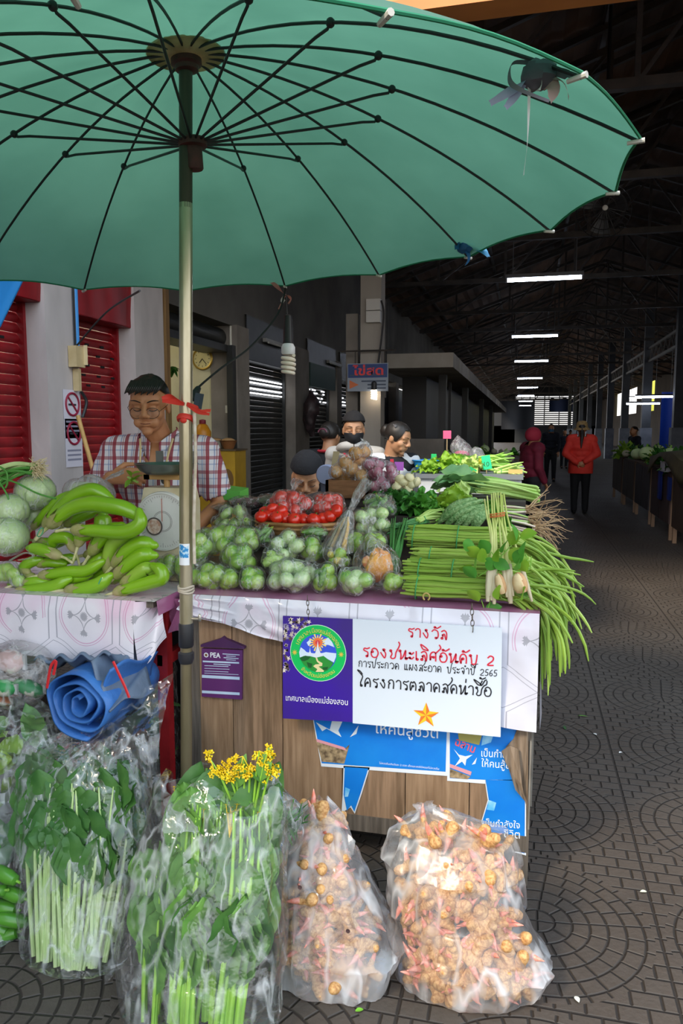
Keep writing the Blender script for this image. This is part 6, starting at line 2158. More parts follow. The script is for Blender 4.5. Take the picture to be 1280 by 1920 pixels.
# flowering greens, one plant each: stalk, leaves, flower head; unit length along z
flm = M('yellow_petal', 'f2d820', .5, col2='e6bc10', sc=40)
def green_plant(seed, leaf_from, nleaf, lw, flowers, smat, lmat, spread, ns=2):
    rs = random.Random(seed)
    o = bpy.data.objects.new('flowering_green', None); COL.objects.link(o); WORLD[o.name] = V((0, 0, 0))
    tag(o, 'x', 'greens')
    mb = MB()
    for s in range(ns):
        ox, oy = rs.uniform(-.03, .03), rs.uniform(-.03, .03)
        pts = smoothpath([(ox * .5, oy * .5, 0), (ox * 1.5, oy, .35), (ox * 2, oy * 2, .7), (ox * 1.2, oy * 2.6, .97)], 5)
        mb.tube(pts, interp([.012, .0125, .009, .004], len(pts)), 8)
    ob('stalk', mb, smat, o)
    for i in range(nleaf):
        t = leaf_from + (1 - leaf_from) * (i + rs.random()) / nleaf
        a = rs.uniform(0, 6.28)
        d = V((cos(a) * spread, sin(a) * spread, 1))
        mb = MB()
        L = rs.uniform(.2, .36)
        base_ = V((0, 0, t * .76))
        pet = base_ + d.normalized() * .08
        mb.tube([base_, pet], [.005, .004], 6)
        put_leaf(mb, L * .95, lw * rs.uniform(.75, 1.15), pet, d, roll=rs.uniform(-1., 1.), bend=rs.uniform(-.1, .15), wav=.12, seed=i, n=8, m=4)
        ob('leaf', mb, lmat, o)
    for k in range(flowers):
        mb = MB()
        for i in range(9):
            q_ = V((rs.uniform(-.03, .03), rs.uniform(-.03, .03), .93 + rs.uniform(-.02, .07)))
            for j in range(4):
                a = j * pi / 2 + i
                u_ = V((cos(a), sin(a), .3)) * .013
                mb.poly([q_, q_ + u_ * .7 + V((-u_.y, u_.x, 0)) * .4, q_ + u_ * 1.3, q_ + u_ * .7 - V((-u_.y, u_.x, 0)) * .4])
            mb.tube([V((0, 0, .85)), q_], .0018, 4)
        ob('flower_head', mb, flm, o)
    return Proto(o)
bagleaf = M('bag_leaf', '558c38', .5, col2='7aac50', sc=6, transl=.2)
bagleaf2 = M('bag_leaf_dark', '3a6c30', .5, col2='54843c', sc=6, transl=.2)
pale_st = M('pale_greens_stalk', 'c4d99a', .45, col2='a3c46e', sc=8)
grn_st = M('bright_greens_stalk', '9fd04a', .45, col2='7fb83a', sc=8)
PL = [green_plant(40 + i, .42, 10, .125, 1 if i < 2 else 0, pale_st, bagleaf2, .16, 3) for i in range(3)]
PC = [green_plant(50 + i, .18, 12, .105, 1 if i < 2 else 0, grn_st, (bagleaf, bagleaf2, bagleaf)[i], .24, 3) for i in range(3)]
def fill(rows, n, protos, bot, topr, label, group, seed, shrink=.93, lean=.0, rot=True):
    """stand plants inside a sack between two of its rows"""
    rs = random.Random(seed)
    for i in range(n):
        a, r = rs.uniform(0, 2 * pi), sqrt(rs.random()) * shrink
        if i < n * .45: a = rs.uniform(pi + .2, 2 * pi - .2); r = shrink * rs.uniform(.8, 1)
        def pt(row, jit):
            y, xl, xr, Y, dp = row
            p0, p1 = atY(xl, y, Y), atY(xr, y, Y)
            c = (p0 + p1) / 2
            return c + V((cos(a + jit) * r * (p1 - p0).length / 2, sin(a + jit) * r * dp, 0))
        p0 = pt(bot, 0); p0.z = max(p0.z, .012)
        p1 = pt(topr, rs.uniform(-.3, .3)) + V((0, 0, rs.uniform(-.03, .02)))
        e, L = aim(p0, p1)
        protos[i % len(protos)].place(p0, e, L, label, group)
# left bag of greens
rowsL = [(1378, 70, 262, 2.02, .07), (1400, 55, 270, 2.0, .09), (1450, 42, 275, 1.96, .105), (1600, 42, 274, 1.87, .11), (1740, 50, 258, 1.79, .11), (1800, 60, 228, 1.76, .10), (1822, 66, 200, 1.75, .08)]
fill(rowsL, 46, PL, rowsL[-2], rowsL[2], 'flowering green standing in the bag by the red table leg', 'greens in the bag by the red leg', 5, shrink=.84)
mb, rw, fn = shell_rows(rowsL, seed=1., fold=.05)
o = tag(ob('plastic_sack', mb, clear2), 'tall clear bag of greens before the red table leg', 'bag', 'bags of greens on the ground')
mb = MB()
mb.grid(lambda u, v: atY(62, 1790, 1.74).lerp(atY(14, 1834, 1.66), u) + V((0, .03 * (v - .5) * (1 - u), .045 * (v - .3) * (1 - u * .9) + .002)), 10, 8)
ob('bag_corner', mb, clear2, o)
# loose film over it up to the table
mb = MB()
def film1(u, v):
    a = atY(20, 1420, 2.02).lerp(atY(325, 1262, 2.2), u)
    b = atY(60, 1470, 1.9).lerp(atY(300, 1480, 2.0), u)
    p_ = a.lerp(b, v)
    return p_ + V((0, -.05 * sin(pi * v) + .035 * noise.noise(V((u * 5, v * 4, 3))) + .02 * abs(noise.noise(V((u * 12, v * 9, 1)))), .015 * noise.noise(V((u * 6, v * 3, 7)))))
mb.grid(film1, 50, 34)
ob('loose_mouth', mb, clear2, o)
# centre bag of flowering greens
rowsC = [(1468, 318, 528, 1.80, .06), (1490, 300, 535, 1.79, .09), (1560, 278, 532, 1.76, .115), (1680, 252, 530, 1.71, .125), (1790, 232, 526, 1.67, .13), (1880, 240, 520, 1.64, .125), (1950, 258, 505, 1.62, .115), (1975, 280, 480, 1.61, .1)]
fill(rowsC, 46, PC, rowsC[-2], rowsC[1], 'yellow-flowered green packed in the big clear bag before the pole', 'greens in the bag before the pole', 6, shrink=.74)
fill(rowsC, 14, PC, (1950, 262, 400, 1.62, .10), (1600, 268, 400, 1.75, .09), 'yellow-flowered green packed in the big clear bag before the pole', 'greens in the bag before the pole', 8, shrink=.8)
mb, rw, fn = shell_rows(rowsC, seed=4., fold=.06, top_ruffle=.025)
o = tag(ob('plastic_sack', mb, clear2), 'big clear bag of yellow-flowered greens in front of the pole', 'bag', 'bags of greens on the ground')
mb = MB(); mb.grid(lambda u, v: atY(236, 1800, 1.64).lerp(atY(196, 1822 + 25 * v, 1.6), u) + V((0, .03 * (v - .5) * (1 - u), .02 * sin(v * 9) * u)), 10, 8); ob('bag_corner', mb, clear2, o)
mb = MB(); mb.grid(lambda u, v: atY(306 + 50 * v, 1500 - 12 * sin(v * 7), 1.73).lerp(atY(312 + 60 * v, 1560, 1.67), u) + V((.01 * sin(u * 5 + v * 9), -.02 * abs(noise.noise(V((u * 5, v * 6, 0)))), 0)), 14, 18); ob('crumpled_fold', mb, milky, o)
# flower stems rising out of it
rs = random.Random(77)
for i, (x0, x1, y1) in enumerate(((450, 395, 1425), (455, 440, 1440), (465, 455, 1418), (470, 470, 1430), (480, 500, 1415), (460, 425, 1450), (490, 508, 1445), (478, 486, 1408))):
    a = atY(x0 - 5, 1530, 1.76); b = atY(x1, y1, 1.75)
    e = empty('flower_spray', a, 'yellow flower spray rising from the big clear bag', 'flower', 'flower sprays over the bag')
    mb = MB(); mb.tube(smoothpath([a, a.lerp(b, .6) + V((0, 0, .012)), b], 5), interp([.0035, .003, .0015], 11), 6); ob('stem', mb, grn_st, e)
    for k in range(3):
        mb = MB(); c = b + V((rs.uniform(-.02, .02), rs.uniform(-.02, .02), rs.uniform(-.035, .012)))
        for j in range(9):
            q_ = c + V((rs.uniform(-.012, .012), rs.uniform(-.012, .012), rs.uniform(-.012, .012)))
            for w_ in range(4):
                t = w_ * pi / 2 + j; u_ = V((cos(t), rs.uniform(-.6, .6), sin(t))) * .0062; s_ = V((-sin(t), 0, cos(t))) * .003
                mb.poly([q_, q_ + u_ * .6 + s_, q_ + u_ * 1.2, q_ + u_ * .6 - s_])
        mb.tube([b, c], .0012, 5)
        ob('flower_head', mb, flm, e)
    if i in (1, 4, 6):
        mb = MB(); put_leaf(mb, .085, .022, a.lerp(b, .6), (rs.uniform(-.6, .6), -.2, 1), bend=.4); ob('leaf', mb, bagleaf, e)
# small knotted bag of thin greens at its side
c = atY(538, 1540, 1.84); k = ppm(c)
rs = random.Random(9)
for i in range(26):
    a = c + V((rs.uniform(-.035, .035), rs.uniform(-.03, .03), rs.uniform(-.06, -.02))); b = c + V((rs.uniform(-.035, .035), rs.uniform(-.03, .03), rs.uniform(.0, .06)))
    mb = MB(); put_leaf(mb, (b - a).length + .03, .007, a, b - a, roll=rs.uniform(-1, 1), bend=.2)
    tag(ob('thin_leaf', mb, (leafd, leafm)[i % 2]), 'thin herb leaf in the small bag beside the flower sprays', 'herb', 'herb leaves in the small side bag')
nk = atY(520, 1478, 1.82)
mb, _ = bag_shell([(c + V((0, 0, -.02)), 30 / k), (c + V((.004, 0, .02)), 27 / k), (c + V((-.004, 0, -.05)), 24 / k)], neck=nk, seed=6.)
o = tag(ob('plastic_bag', mb, hazy), 'small knotted bag of thin herbs beside the flower sprays', 'bag')
ob('gathered_top', tail_mb(nk, atY(505, 1462, 1.8), .008, .02, 2), hazy, o)

# ---- galangal: knobbly roots with pink shoots
galm = M('galangal_root', 'dcae72', .55, col2='a9703a', sc=5, lo=.38, hi=.7, bump=.3, bsc=16, stretch=(1, 1, 1.6))
galp = M('galangal_shoot', 'e2785e', .45, col2='eaa898', sc=4)
GP = []
for s in range(5):
    rs = random.Random(300 + s)
    mb = MB()
    q_ = V((0, 0, 0)); d = V((0, 0, 1)); shoots = []
    for i in range(4):
        L = rs.uniform(.5, .8)
        q2 = q_ + d * L
        capsule(mb, q_, q2, rs.uniform(.3, .42), rs.uniform(.3, .4), 12)
        if i > 0 or s % 2:
            sd = V((rs.uniform(-1, 1), rs.uniform(-1, 1), rs.uniform(.0, .8))).normalized()
            e_ = q_ + sd * rs.uniform(.5, .9)
            capsule(mb, q_, e_, .3, .22, 10)
            shoots.append((e_, sd))
        q_ = q2
        d = (d + V((rs.uniform(-.7, .7), rs.uniform(-.7, .7), rs.uniform(-.2, .3)))).normalized()
    r_ = remeshed('g', mb, .07, 3)
    cz = sum((p_ for p_ in r_.v), V((0, 0, 0))) / len(r_.v)
    r_.v = [p_ - cz + (p_ - cz).normalized() * .03 * sin(p_.z * 16) for p_ in r_.v]
    o = ob('galangal_root', r_, galm, loc=O3); tag(o, 'x', 'galangal')
    for e_, sd in shoots[:3]:
        mb = MB(); mb.tube([e_ - cz, e_ - cz + sd * .4, e_ - cz + sd * .85 + V((0, 0, .1))], [.2, .15, .02], 10); ob('pink_shoot', mb, galp, o)
    GP.append(Proto(o))
def galangal_bag(rows, n, label, ilabel, group, film, seed, sc=.042, knot=None):
    rs = random.Random(seed)
    mb, rw, fn = shell_rows(rows, seed=seed * 1.7, fold=.10, top_ruffle=.012, sq=.9)
    for i in range(n):
        t = .1 + .86 * (i + rs.random()) / n
        y, xl, xr, Y, dp = rw(t)
        p0, p1 = atY(xl, y, Y), atY(xr, y, Y)
        c = (p0 + p1) / 2; hw = (p1 - p0).length / 2
        a = rs.uniform(pi, 2 * pi) if rs.random() < .8 else rs.uniform(0, pi)
        r = sqrt(rs.uniform(.3, 1))
        s_ = sc * rs.uniform(.75, 1.25)
        q_ = c + V((cos(a) * r * max(hw - s_ * 1.15, .004), sin(a) * r * max(dp - s_ * 1.2, .004), 0))
        q_.z = max(q_.z, s_ * .9)
        GP[i % 5].place(q_, (rs.uniform(0, 6.3), rs.uniform(-1, 1), rs.uniform(0, 6.3)), s_, ilabel, group)
    o = tag(ob('plastic_sack', mb, film), label, 'bag', 'bags of galangal on the ground')
    if knot:
        ob('gathered_top', tail_mb(atY(knot[0], knot[1], rows[0][3]), atY(knot[2], knot[3], rows[0][3]), .02, .03, seed), film, o)
    return o
filmG = plastic('galangal_film', .19, rough=.3, bump=1., bsc=10, gl=1.2)
rowsM = [(1506, 580, 612, 1.98, .03), (1530, 548, 642, 1.97, .05), (1590, 530, 662, 1.95, .09), (1650, 523, 690, 1.92, .11), (1710, 518, 724, 1.90, .12), (1765, 518, 748, 1.88, .125), (1820, 522, 724, 1.86, .12), (1870, 545, 660, 1.85, .08), (1892, 560, 620, 1.84, .05)]
o = galangal_bag(rowsM, 85, 'milky bag of galangal between the greens and the other galangal bag', 'pink-shooted galangal root inside the milky bag', 'galangal in the milky bag', milky, 3)
mb = MB(); mb.grid(lambda u, v: atY(640, 1575, 1.95).lerp(atY(664, 1590, 1.93), u) + V((0, .03 * (v - .5), .05 * (v - .5) * (1 - .5 * u))), 8, 8); ob('bag_ear', mb, milky, o)
for (x, y) in ((562, 1664), (652, 1746)):
    q_ = atY(x, y, 1.745 + .01); mb = MB(); mb.lathe([(.003, 0), (.0055, .001), (.0058, -.001), (.004, -.002)], 18, q_, Qy); ob('punched_hole', mb, M('hole_dark', '4a3434', .8), o)
rowsR = [(1522, 786, 812, 2.06, .02), (1534, 768, 880, 2.05, .05), (1562, 744, 962, 2.03, .09), (1620, 722, 976, 2.00, .12), (1700, 732, 984, 1.97, .13), (1755, 742, 1012, 1.95, .135), (1790, 746, 1036, 1.93, .13), (1830, 748, 1006, 1.92, .12), (1870, 756, 925, 1.90, .09), (1904, 768, 850, 1.88, .05)]
galangal_bag(rowsR, 130, 'clear bag bursting with galangal at the aisle corner of the stall', 'pink-shooted galangal root inside the bag at the aisle corner', 'galangal in the corner bag', filmG, 5, knot=(795, 1526, 798, 1508))

# ---- under the side table
tarp = M('blue_tarp', '2f62a8', .5, col2='3f7ac4', sc=5, bump=.3, bsc=40)
tarpg = M('grey_tarp', '6a7c94', .55, col2='56667c', sc=6, bump=.3, bsc=40)
e = empty('tarp_roll', atY(152, 1385, 2.1), 'rolled blue tarpaulin stuffed under the side table', 'tarpaulin')
c = atY(152, 1318, 2.05); k = ppm(c)
mb = MB()
def roll(u, v):
    t = u * 2 * pi * 3.6
    r = (16 + 64 * u) / k * (1 + .06 * sin(t * 2.3) + .03 * sin(t * 5))
    return c + V((r * cos(t + 1.2) * 1.0, -.02 + .35 * v + .02 * sin(t), r * .8 * sin(t + 1.2)))
mb.grid(roll, 150, 8)
r_ = ob('rolled_sheet', mb, tarp, e)
s_ = r_.modifiers.new('t', 'SOLIDIFY'); s_.thickness = .006
mb = MB()
mb.grid(lambda u, v: atY(150, 1372, 2.06).lerp(atY(216, 1250, 2.05), u) + V((.03 * v + .02 * sin(u * 5), .25 * v, -.03 * v + .01 * sin(v * 9 + u * 5))), 24, 14)
s2 = ob('folded_flap', mb, tarp, e); s2.modifiers.new('t', 'SOLIDIFY').thickness = .008
mb = MB()
mb.grid(lambda u, v: atY(62, 1238, 2.15).lerp(atY(205, 1228, 2.1), u) + V((0, .12 * v, -.05 * v + .012 * sin(u * 22 + v * 3) + .01 * sin(v * 9))), 40, 10)
s3 = ob('grey_flap', mb, tarpg, e); s3.modifiers.new('t', 'SOLIDIFY').thickness = .006
mb = MB(); mb.grid(lambda u, v: atY(170, 1240, 2.08).lerp(atY(205, 1330, 2.02), u) + V((.05 * v, .2 * v, .012 * sin(u * 12 + v * 7))), 24, 12)
s4 = ob('grey_flap', mb, tarpg, e); s4.modifiers.new('t', 'SOLIDIFY').thickness = .006
rr_ = M('red_string', 'c8252a', .5)
for pp in ([(212, 1240), (222, 1262), (235, 1290), (242, 1308)], [(88, 1290), (95, 1250), (105, 1240), (100, 1265)]):
    mb = MB(); mb.tube(smoothpath([atY(x, y, 2.02) for x, y in pp], 5), .005, 6, flat=.5)
    ob('red_tie', mb, rr_, e)
# crate supporting the things under the table
mb = MB()
cx0, cx1 = atY(-60, 1400, 2.3).x, atY(245, 1400, 2.3).x
cratem = M('dark_crate', '3a342e', .8)
e = empty('storage_crate', V(((cx0 + cx1) / 2, 2.4, 0)), 'dark low crate under the side table below the blue tarpaulin', 'crate')
for (x0, x1, y0, y1, z0, z1) in ((cx0, cx1, 2.14, 2.16, 0, .42), (cx0, cx1, 2.64, 2.66, 0, .42), (cx0, cx0 + .02, 2.16, 2.64, 0, .42), (cx1 - .02, cx1, 2.16, 2.64, 0, .42), (cx0, cx1, 2.14, 2.66, .42, .44)):
    mb = MB(); mb.bx(x0, x1, y0, y1, z0, z1); ob('crate_board', mb, cratem, e, smooth=False)
# clear bag with green and red packets
c = atY(28, 1265, 2.15); k = ppm(c)
for i, (x, y, w, h, hx, lb) in enumerate(((8, 1290, 26, 16, '1f9a4a', 'green snack packet in the clear bag under the side table'), (55, 1290, 34, 14, '3a8a55', 'long green packet in the clear bag under the side table'), (20, 1240, 30, 22, 'c9a9a4', 'pinkish packet in the clear bag under the side table'), (5, 1312, 22, 9, 'c86a3a', 'orange packet in the clear bag under the side table'))):
    q_ = atY(x, y, 2.14 + .03 * (i % 2)); mb = MB(); mb.ell(q_, (w / k, .03, h / k), 18, 10, rot=(0, .3 * (i % 2), 0), fn=lambda d: 1 + .12 * noise.noise(d * 4 + V((i, 0, 0))))
    o = tag(ob('snack_packet', mb, M('packet_' + hx, hx, .4, col2='d8d0c0', sc=14, lo=.55, hi=.6)), lb, 'packet')
    mb = MB(); mb.box(q_ + V((w / k * 1.0, 0, 0)), (.012, .01, h / k * 1.2)); ob('seal_edge', mb, M('packet_seal', 'b9b9b9', .4), o)
mb, _ = bag_shell([(c, 60 / k), (c + V((.04, 0, .01)), 52 / k), (c + V((-.05, 0, -.01)), 55 / k)], seed=8., fold=.09)
tag(ob('plastic_bag', mb, clear2), 'clear bag of snack packets hanging under the side table', 'bag')
# bags of greens at the outer edge, one above the other
rs = random.Random(61)
rows1 = [(1318, -60, 60, 2.1, .07), (1345, -70, 100, 2.08, .1), (1410, -70, 120, 2.05, .12), (1470, -70, 90, 2.02, .11)]
c = atY(20, 1400, 2.05)
for i in range(18):
    q_ = c + V((rs.uniform(-.12, .1), rs.uniform(-.08, .06), rs.uniform(-.08, .07)))
    mb = MB(); put_leaf(mb, .15, .045, q_, (rs.uniform(-1, 1), rs.uniform(-.6, 0), rs.uniform(-.4, .8)), roll=rs.uniform(-1, 1), bend=.3, wav=.2, seed=i, n=10)
    o = tag(ob('loose_leaf', mb, (leafy, kl)[i % 2]), 'pale leaf in the bag just under the snack packets', 'greens', 'leaves under the snack packets')
mb, rw, fn = shell_rows(rows1, seed=12., fold=.08); tag(ob('plastic_bag', mb, clear2), 'clear bag of pale leaves just below the snack packets', 'bag')
rows2 = [(1462, -90, 30, 1.98, .07), (1500, -90, 38, 1.96, .1), (1560, -90, 40, 1.93, .11), (1600, -90, 34, 1.9, .1)]
mb, rw, fn = shell_rows(rows2, seed=14., fold=.1); tag(ob('plastic_bag', mb, milky), 'milky bag at the edge between the leaves and the cucumbers', 'bag')
c = atY(-20, 1540, 1.93)
for i in range(8):
    q_ = c + V((rs.uniform(-.06, .04), rs.uniform(-.05, .05), rs.uniform(-.05, .04)))
    mb = MB(); put_leaf(mb, .13, .04, q_, (rs.uniform(-1, 1), rs.uniform(-.6, 0), rs.uniform(-.2, .8)), roll=rs.uniform(-1, 1), bend=.3, wav=.2, seed=i)
    tag(ob('loose_leaf', mb, leafm), 'green leaf inside the milky bag at the edge', 'greens', 'leaves in the milky edge bag')
rows3 = [(1590, -80, 34, 1.9, .06), (1620, -80, 42, 1.88, .1), (1700, -80, 48, 1.84, .11), (1760, -80, 50, 1.81, .11), (1792, -70, 44, 1.80, .09)]
dkc = M('dark_cucumber', '3a7a24', .32, col2='5f9c2e', sc=4, coat=.3)
for i, (x, y) in enumerate(((8, 1640), (22, 1675), (4, 1700), (24, 1725), (6, 1755), (26, 1768), (-12, 1670), (-10, 1740))):
    q_ = atY(x, y, 1.76 + .01 * (i % 3)); d = V((1, rs.uniform(-.2, .2), rs.uniform(-.35, .35))).normalized()
    mb = MB(); mb.tube([q_ - d * .05, q_ - d * .045, q_ - d * .02, q_ + d * .02, q_ + d * .045, q_ + d * .05], [.004, .015, .021, .021, .015, .004], 14)
    o = tag(ob('dark_cucumber', mb, dkc), 'dark green cucumber in the lowest bag at the edge', 'cucumber', 'cucumbers in the lowest edge bag')
    mb = MB(); mb.tube([q_ + d * .048, q_ + d * .062], .004, 6); ob('stem_end', mb, stalk_g, o)
mb, rw, fn = shell_rows(rows3, seed=15., fold=.06); tag(ob('plastic_bag', mb, clear2), 'lowest clear bag at the edge, full of dark cucumbers', 'bag')
# bag of pale greens between the red leg and the stall
rows4 = [(1240, 296, 318, 2.55, .03), (1262, 272, 324, 2.54, .07), (1350, 262, 324, 2.52, .1), (1420, 258, 326, 2.5, .11), (1500, 262, 322, 2.48, .1), (1560, 268, 316, 2.46, .08), (1625, 270, 310, 2.45, .06)]
for i in range(24):
    t = rs.uniform(.15, .9); y = 1262 + 330 * t
    q_ = atY(rs.uniform(268, 318), y, 2.5 + rs.uniform(-.05, .05))
    mb = MB(); put_leaf(mb, .13, .035, q_, (rs.uniform(-.6, .6), rs.uniform(-.5, .2), rs.uniform(.2, 1)), roll=rs.uniform(-1, 1), bend=.3, wav=.2, seed=i)
    tag(ob('loose_leaf', mb, (kl, M('pale_leaf', '9fb98a', .5, col2='c4d2b0', sc=8, transl=.2))[i % 2]), 'pale green leaf in the bag wedged behind the red leg', 'greens', 'leaves behind the red leg')
mb, rw, fn = shell_rows(rows4, seed=17., fold=.1); tag(ob('plastic_sack', mb, hazy), 'clear bag of pale greens wedged between red leg and stall', 'bag')
# litter on the paving
for i, (x, y, hx, lb) in enumerate(((1083, 1342, '4f7a2c', 'thin curved green scrap on the aisle paving'), (1060, 1368, '2f5a2c', 'small dark leaf scrap on the aisle paving'), (1212, 1672, 'c9cbb4', 'pale scrap lying on the paving seam'), (1078, 1868, 'd6d6c6', 'white scrap on the paving near the galangal'), (666, 1896, '6fb02c', 'bright green scrap between the galangal bags'), (1118, 1378, 'd0d0cc', 'tiny white scrap beside the leaf scrap'), (1166, 1410, 'd0d0cc', 'tiny white scrap farther from the stall'))):
    q_ = atZ(x, y, .004); mb = MB(); put_leaf(mb, .05 if i < 2 else .022, .008, q_, (cos(i * 1.7), sin(i * 1.7), .1), bend=.1)
    for p_ in mb.v: p_.z = max(p_.z, .003)
    tag(ob('floor_scrap', mb, M('scrap_' + hx, hx, .7)), lb, 'litter')
# ================================================================== PEOPLE
skin1 = M('skin_tan', 'bd845c', .5, col2='a86f4b', sc=6)
skin2 = M('skin_light', 'c0906c', .5, col2='ad7d5b', sc=6)
hairm = M('hair_black', '15120f', .5, col2='241f1b', sc=30, stretch=(6, 1, 1))
blackcloth = M('cloth_black', '15161a', .85, col2='1e1f24', sc=14)
def add_hand(mb, w, d, nrm, curl=.6, s=1., side=1):
    """palm, four bent fingers, thumb; d points along the fingers, nrm out of the back of the hand"""
    d = V(d).normalized(); nrm = (V(nrm) - d * V(nrm).dot(d)).normalized(); x = d.cross(nrm) * side
    k = s
    pc_ = V(w) + d * .045 * k
    for o_ in (-.026, -.009, .009, .026):
        capsule(mb, V(w) + d * .012 * k + x * o_ * .55 * k, V(w) + d * .082 * k + x * o_ * k, .0145 * k, .0115 * k, 8)
    for o_, L, ry in ((-.027, .062, .0085), (-.009, .078, .0092), (.009, .082, .0094), (.027, .072, .009)):
        b = V(w) + d * .085 * k + x * o_ * k
        ang = 0.
        p_ = b
        for j, f in enumerate((.45, .32, .25)):
            ang += curl * (.7 if j == 0 else .9)
            q_ = p_ + (d * cos(ang) - nrm * sin(ang)) * (L * f * k)
            capsule(mb, p_, q_, ry * k * (1 - .08 * j), ry * k * (.94 - .1 * j), 8)
            p_ = q_
    b = V(w) + d * .025 * k + x * .026 * k
    q_ = b + (d * .5 + x * .8 - nrm * .4).normalized() * .042 * k
    capsule(mb, b, q_, .0135 * k, .011 * k, 8)
    capsule(mb, q_, q_ + (d * .85 + x * .1 - nrm * .5 * curl).normalized() * .034 * k, .0108 * k, .0085 * k, 8)
def head_blobs(mb, Mh, eyelid=True):
    def T(p_): return Mh @ V(p_)
    def EL(c, r):
        t = MB(); t.ell((0, 0, 0), 1., 18, 14)
        i = len(mb.v)
        mb.v += [Mh @ (V(c) + V((p_.x * r[0], p_.y * r[1], p_.z * r[2]))) for p_ in t.v]
        mb.f += [tuple(i + a for a in f) for f in t.f]; mb.m += [0] * len(t.f)
    EL((0, .012, .035), (.075, .094, .083))
    EL((0, -.012, -.035), (.064, .072, .072))
    EL((0, -.034, -.07), (.046, .045, .036))
    EL((0, -.070, -.092), (.022, .018, .018))
    EL((0, -.045, .035), (.062, .042, .05))
    for s in (-1, 1):
        EL((s * .038, -.052, -.022), (.030, .030, .030))
        EL((s * .030, -.072, -.055), (.022, .016, .022))
        EL((s * .076, .012, -.005), (.010, .021, .031))
        if eyelid: EL((s * .031, -.071, .004), (.0155, .0125, .0105))
        capsule(mb, T((s * .012, -.083, .030)), T((s * .05, -.070, .026)), .0105, .009, 10)
        EL((s * .014, -.097, -.026), (.011, .012, .0095))
    capsule(mb, T((0, -.083, .022)), T((0, -.106, -.018)), .0105, .0145, 10)
    capsule(mb, T((-.020, -.083, -.0515)), T((.020, -.083, -.0515)), .0062, .0062, 8); EL((0, -.089, -.0505), (.014, .007, .0065))
    capsule(mb, T((-.017, -.083, -.0625)), T((.017, -.083, -.0625)), .0068, .0068, 8); EL((0, -.088, -.063), (.014, .007, .007))
def hair_cap(Mh, lim, k=1.06, n=44, m=26, rough=.03, seed=0., lift=0.):
    """hair or a knitted cap: LIM(azimuth 0 front .. pi back) gives how far down it reaches (angle from the crown)"""
    mb = MB()
    def f(u, v):
        a = 2 * pi * v
        fr = abs(((a / pi + 1.5) % 2) - 1) * pi          # 0 at the face side, pi at the back
        th = lim(fr) * u
        d = V((sin(th) * cos(a), sin(th) * sin(a), cos(th)))
        kk = k + rough * noise.noise(V((d.x * 4, d.y * 4, d.z * 2 + seed))) + rough * .6 * noise.noise(V((a * 6, u * 2, seed))) - (.05 if u > .97 else 0)
        return Mh @ (V((0, .012, .032 + lift)) + V((d.x * .079 * kk, d.y * .099 * kk, d.z * .088 * kk)))
    mb.grid(f, m, n, wrap=True)
    return mb
def rotz(a): return Matrix.Rotation(a, 4, 'Z')
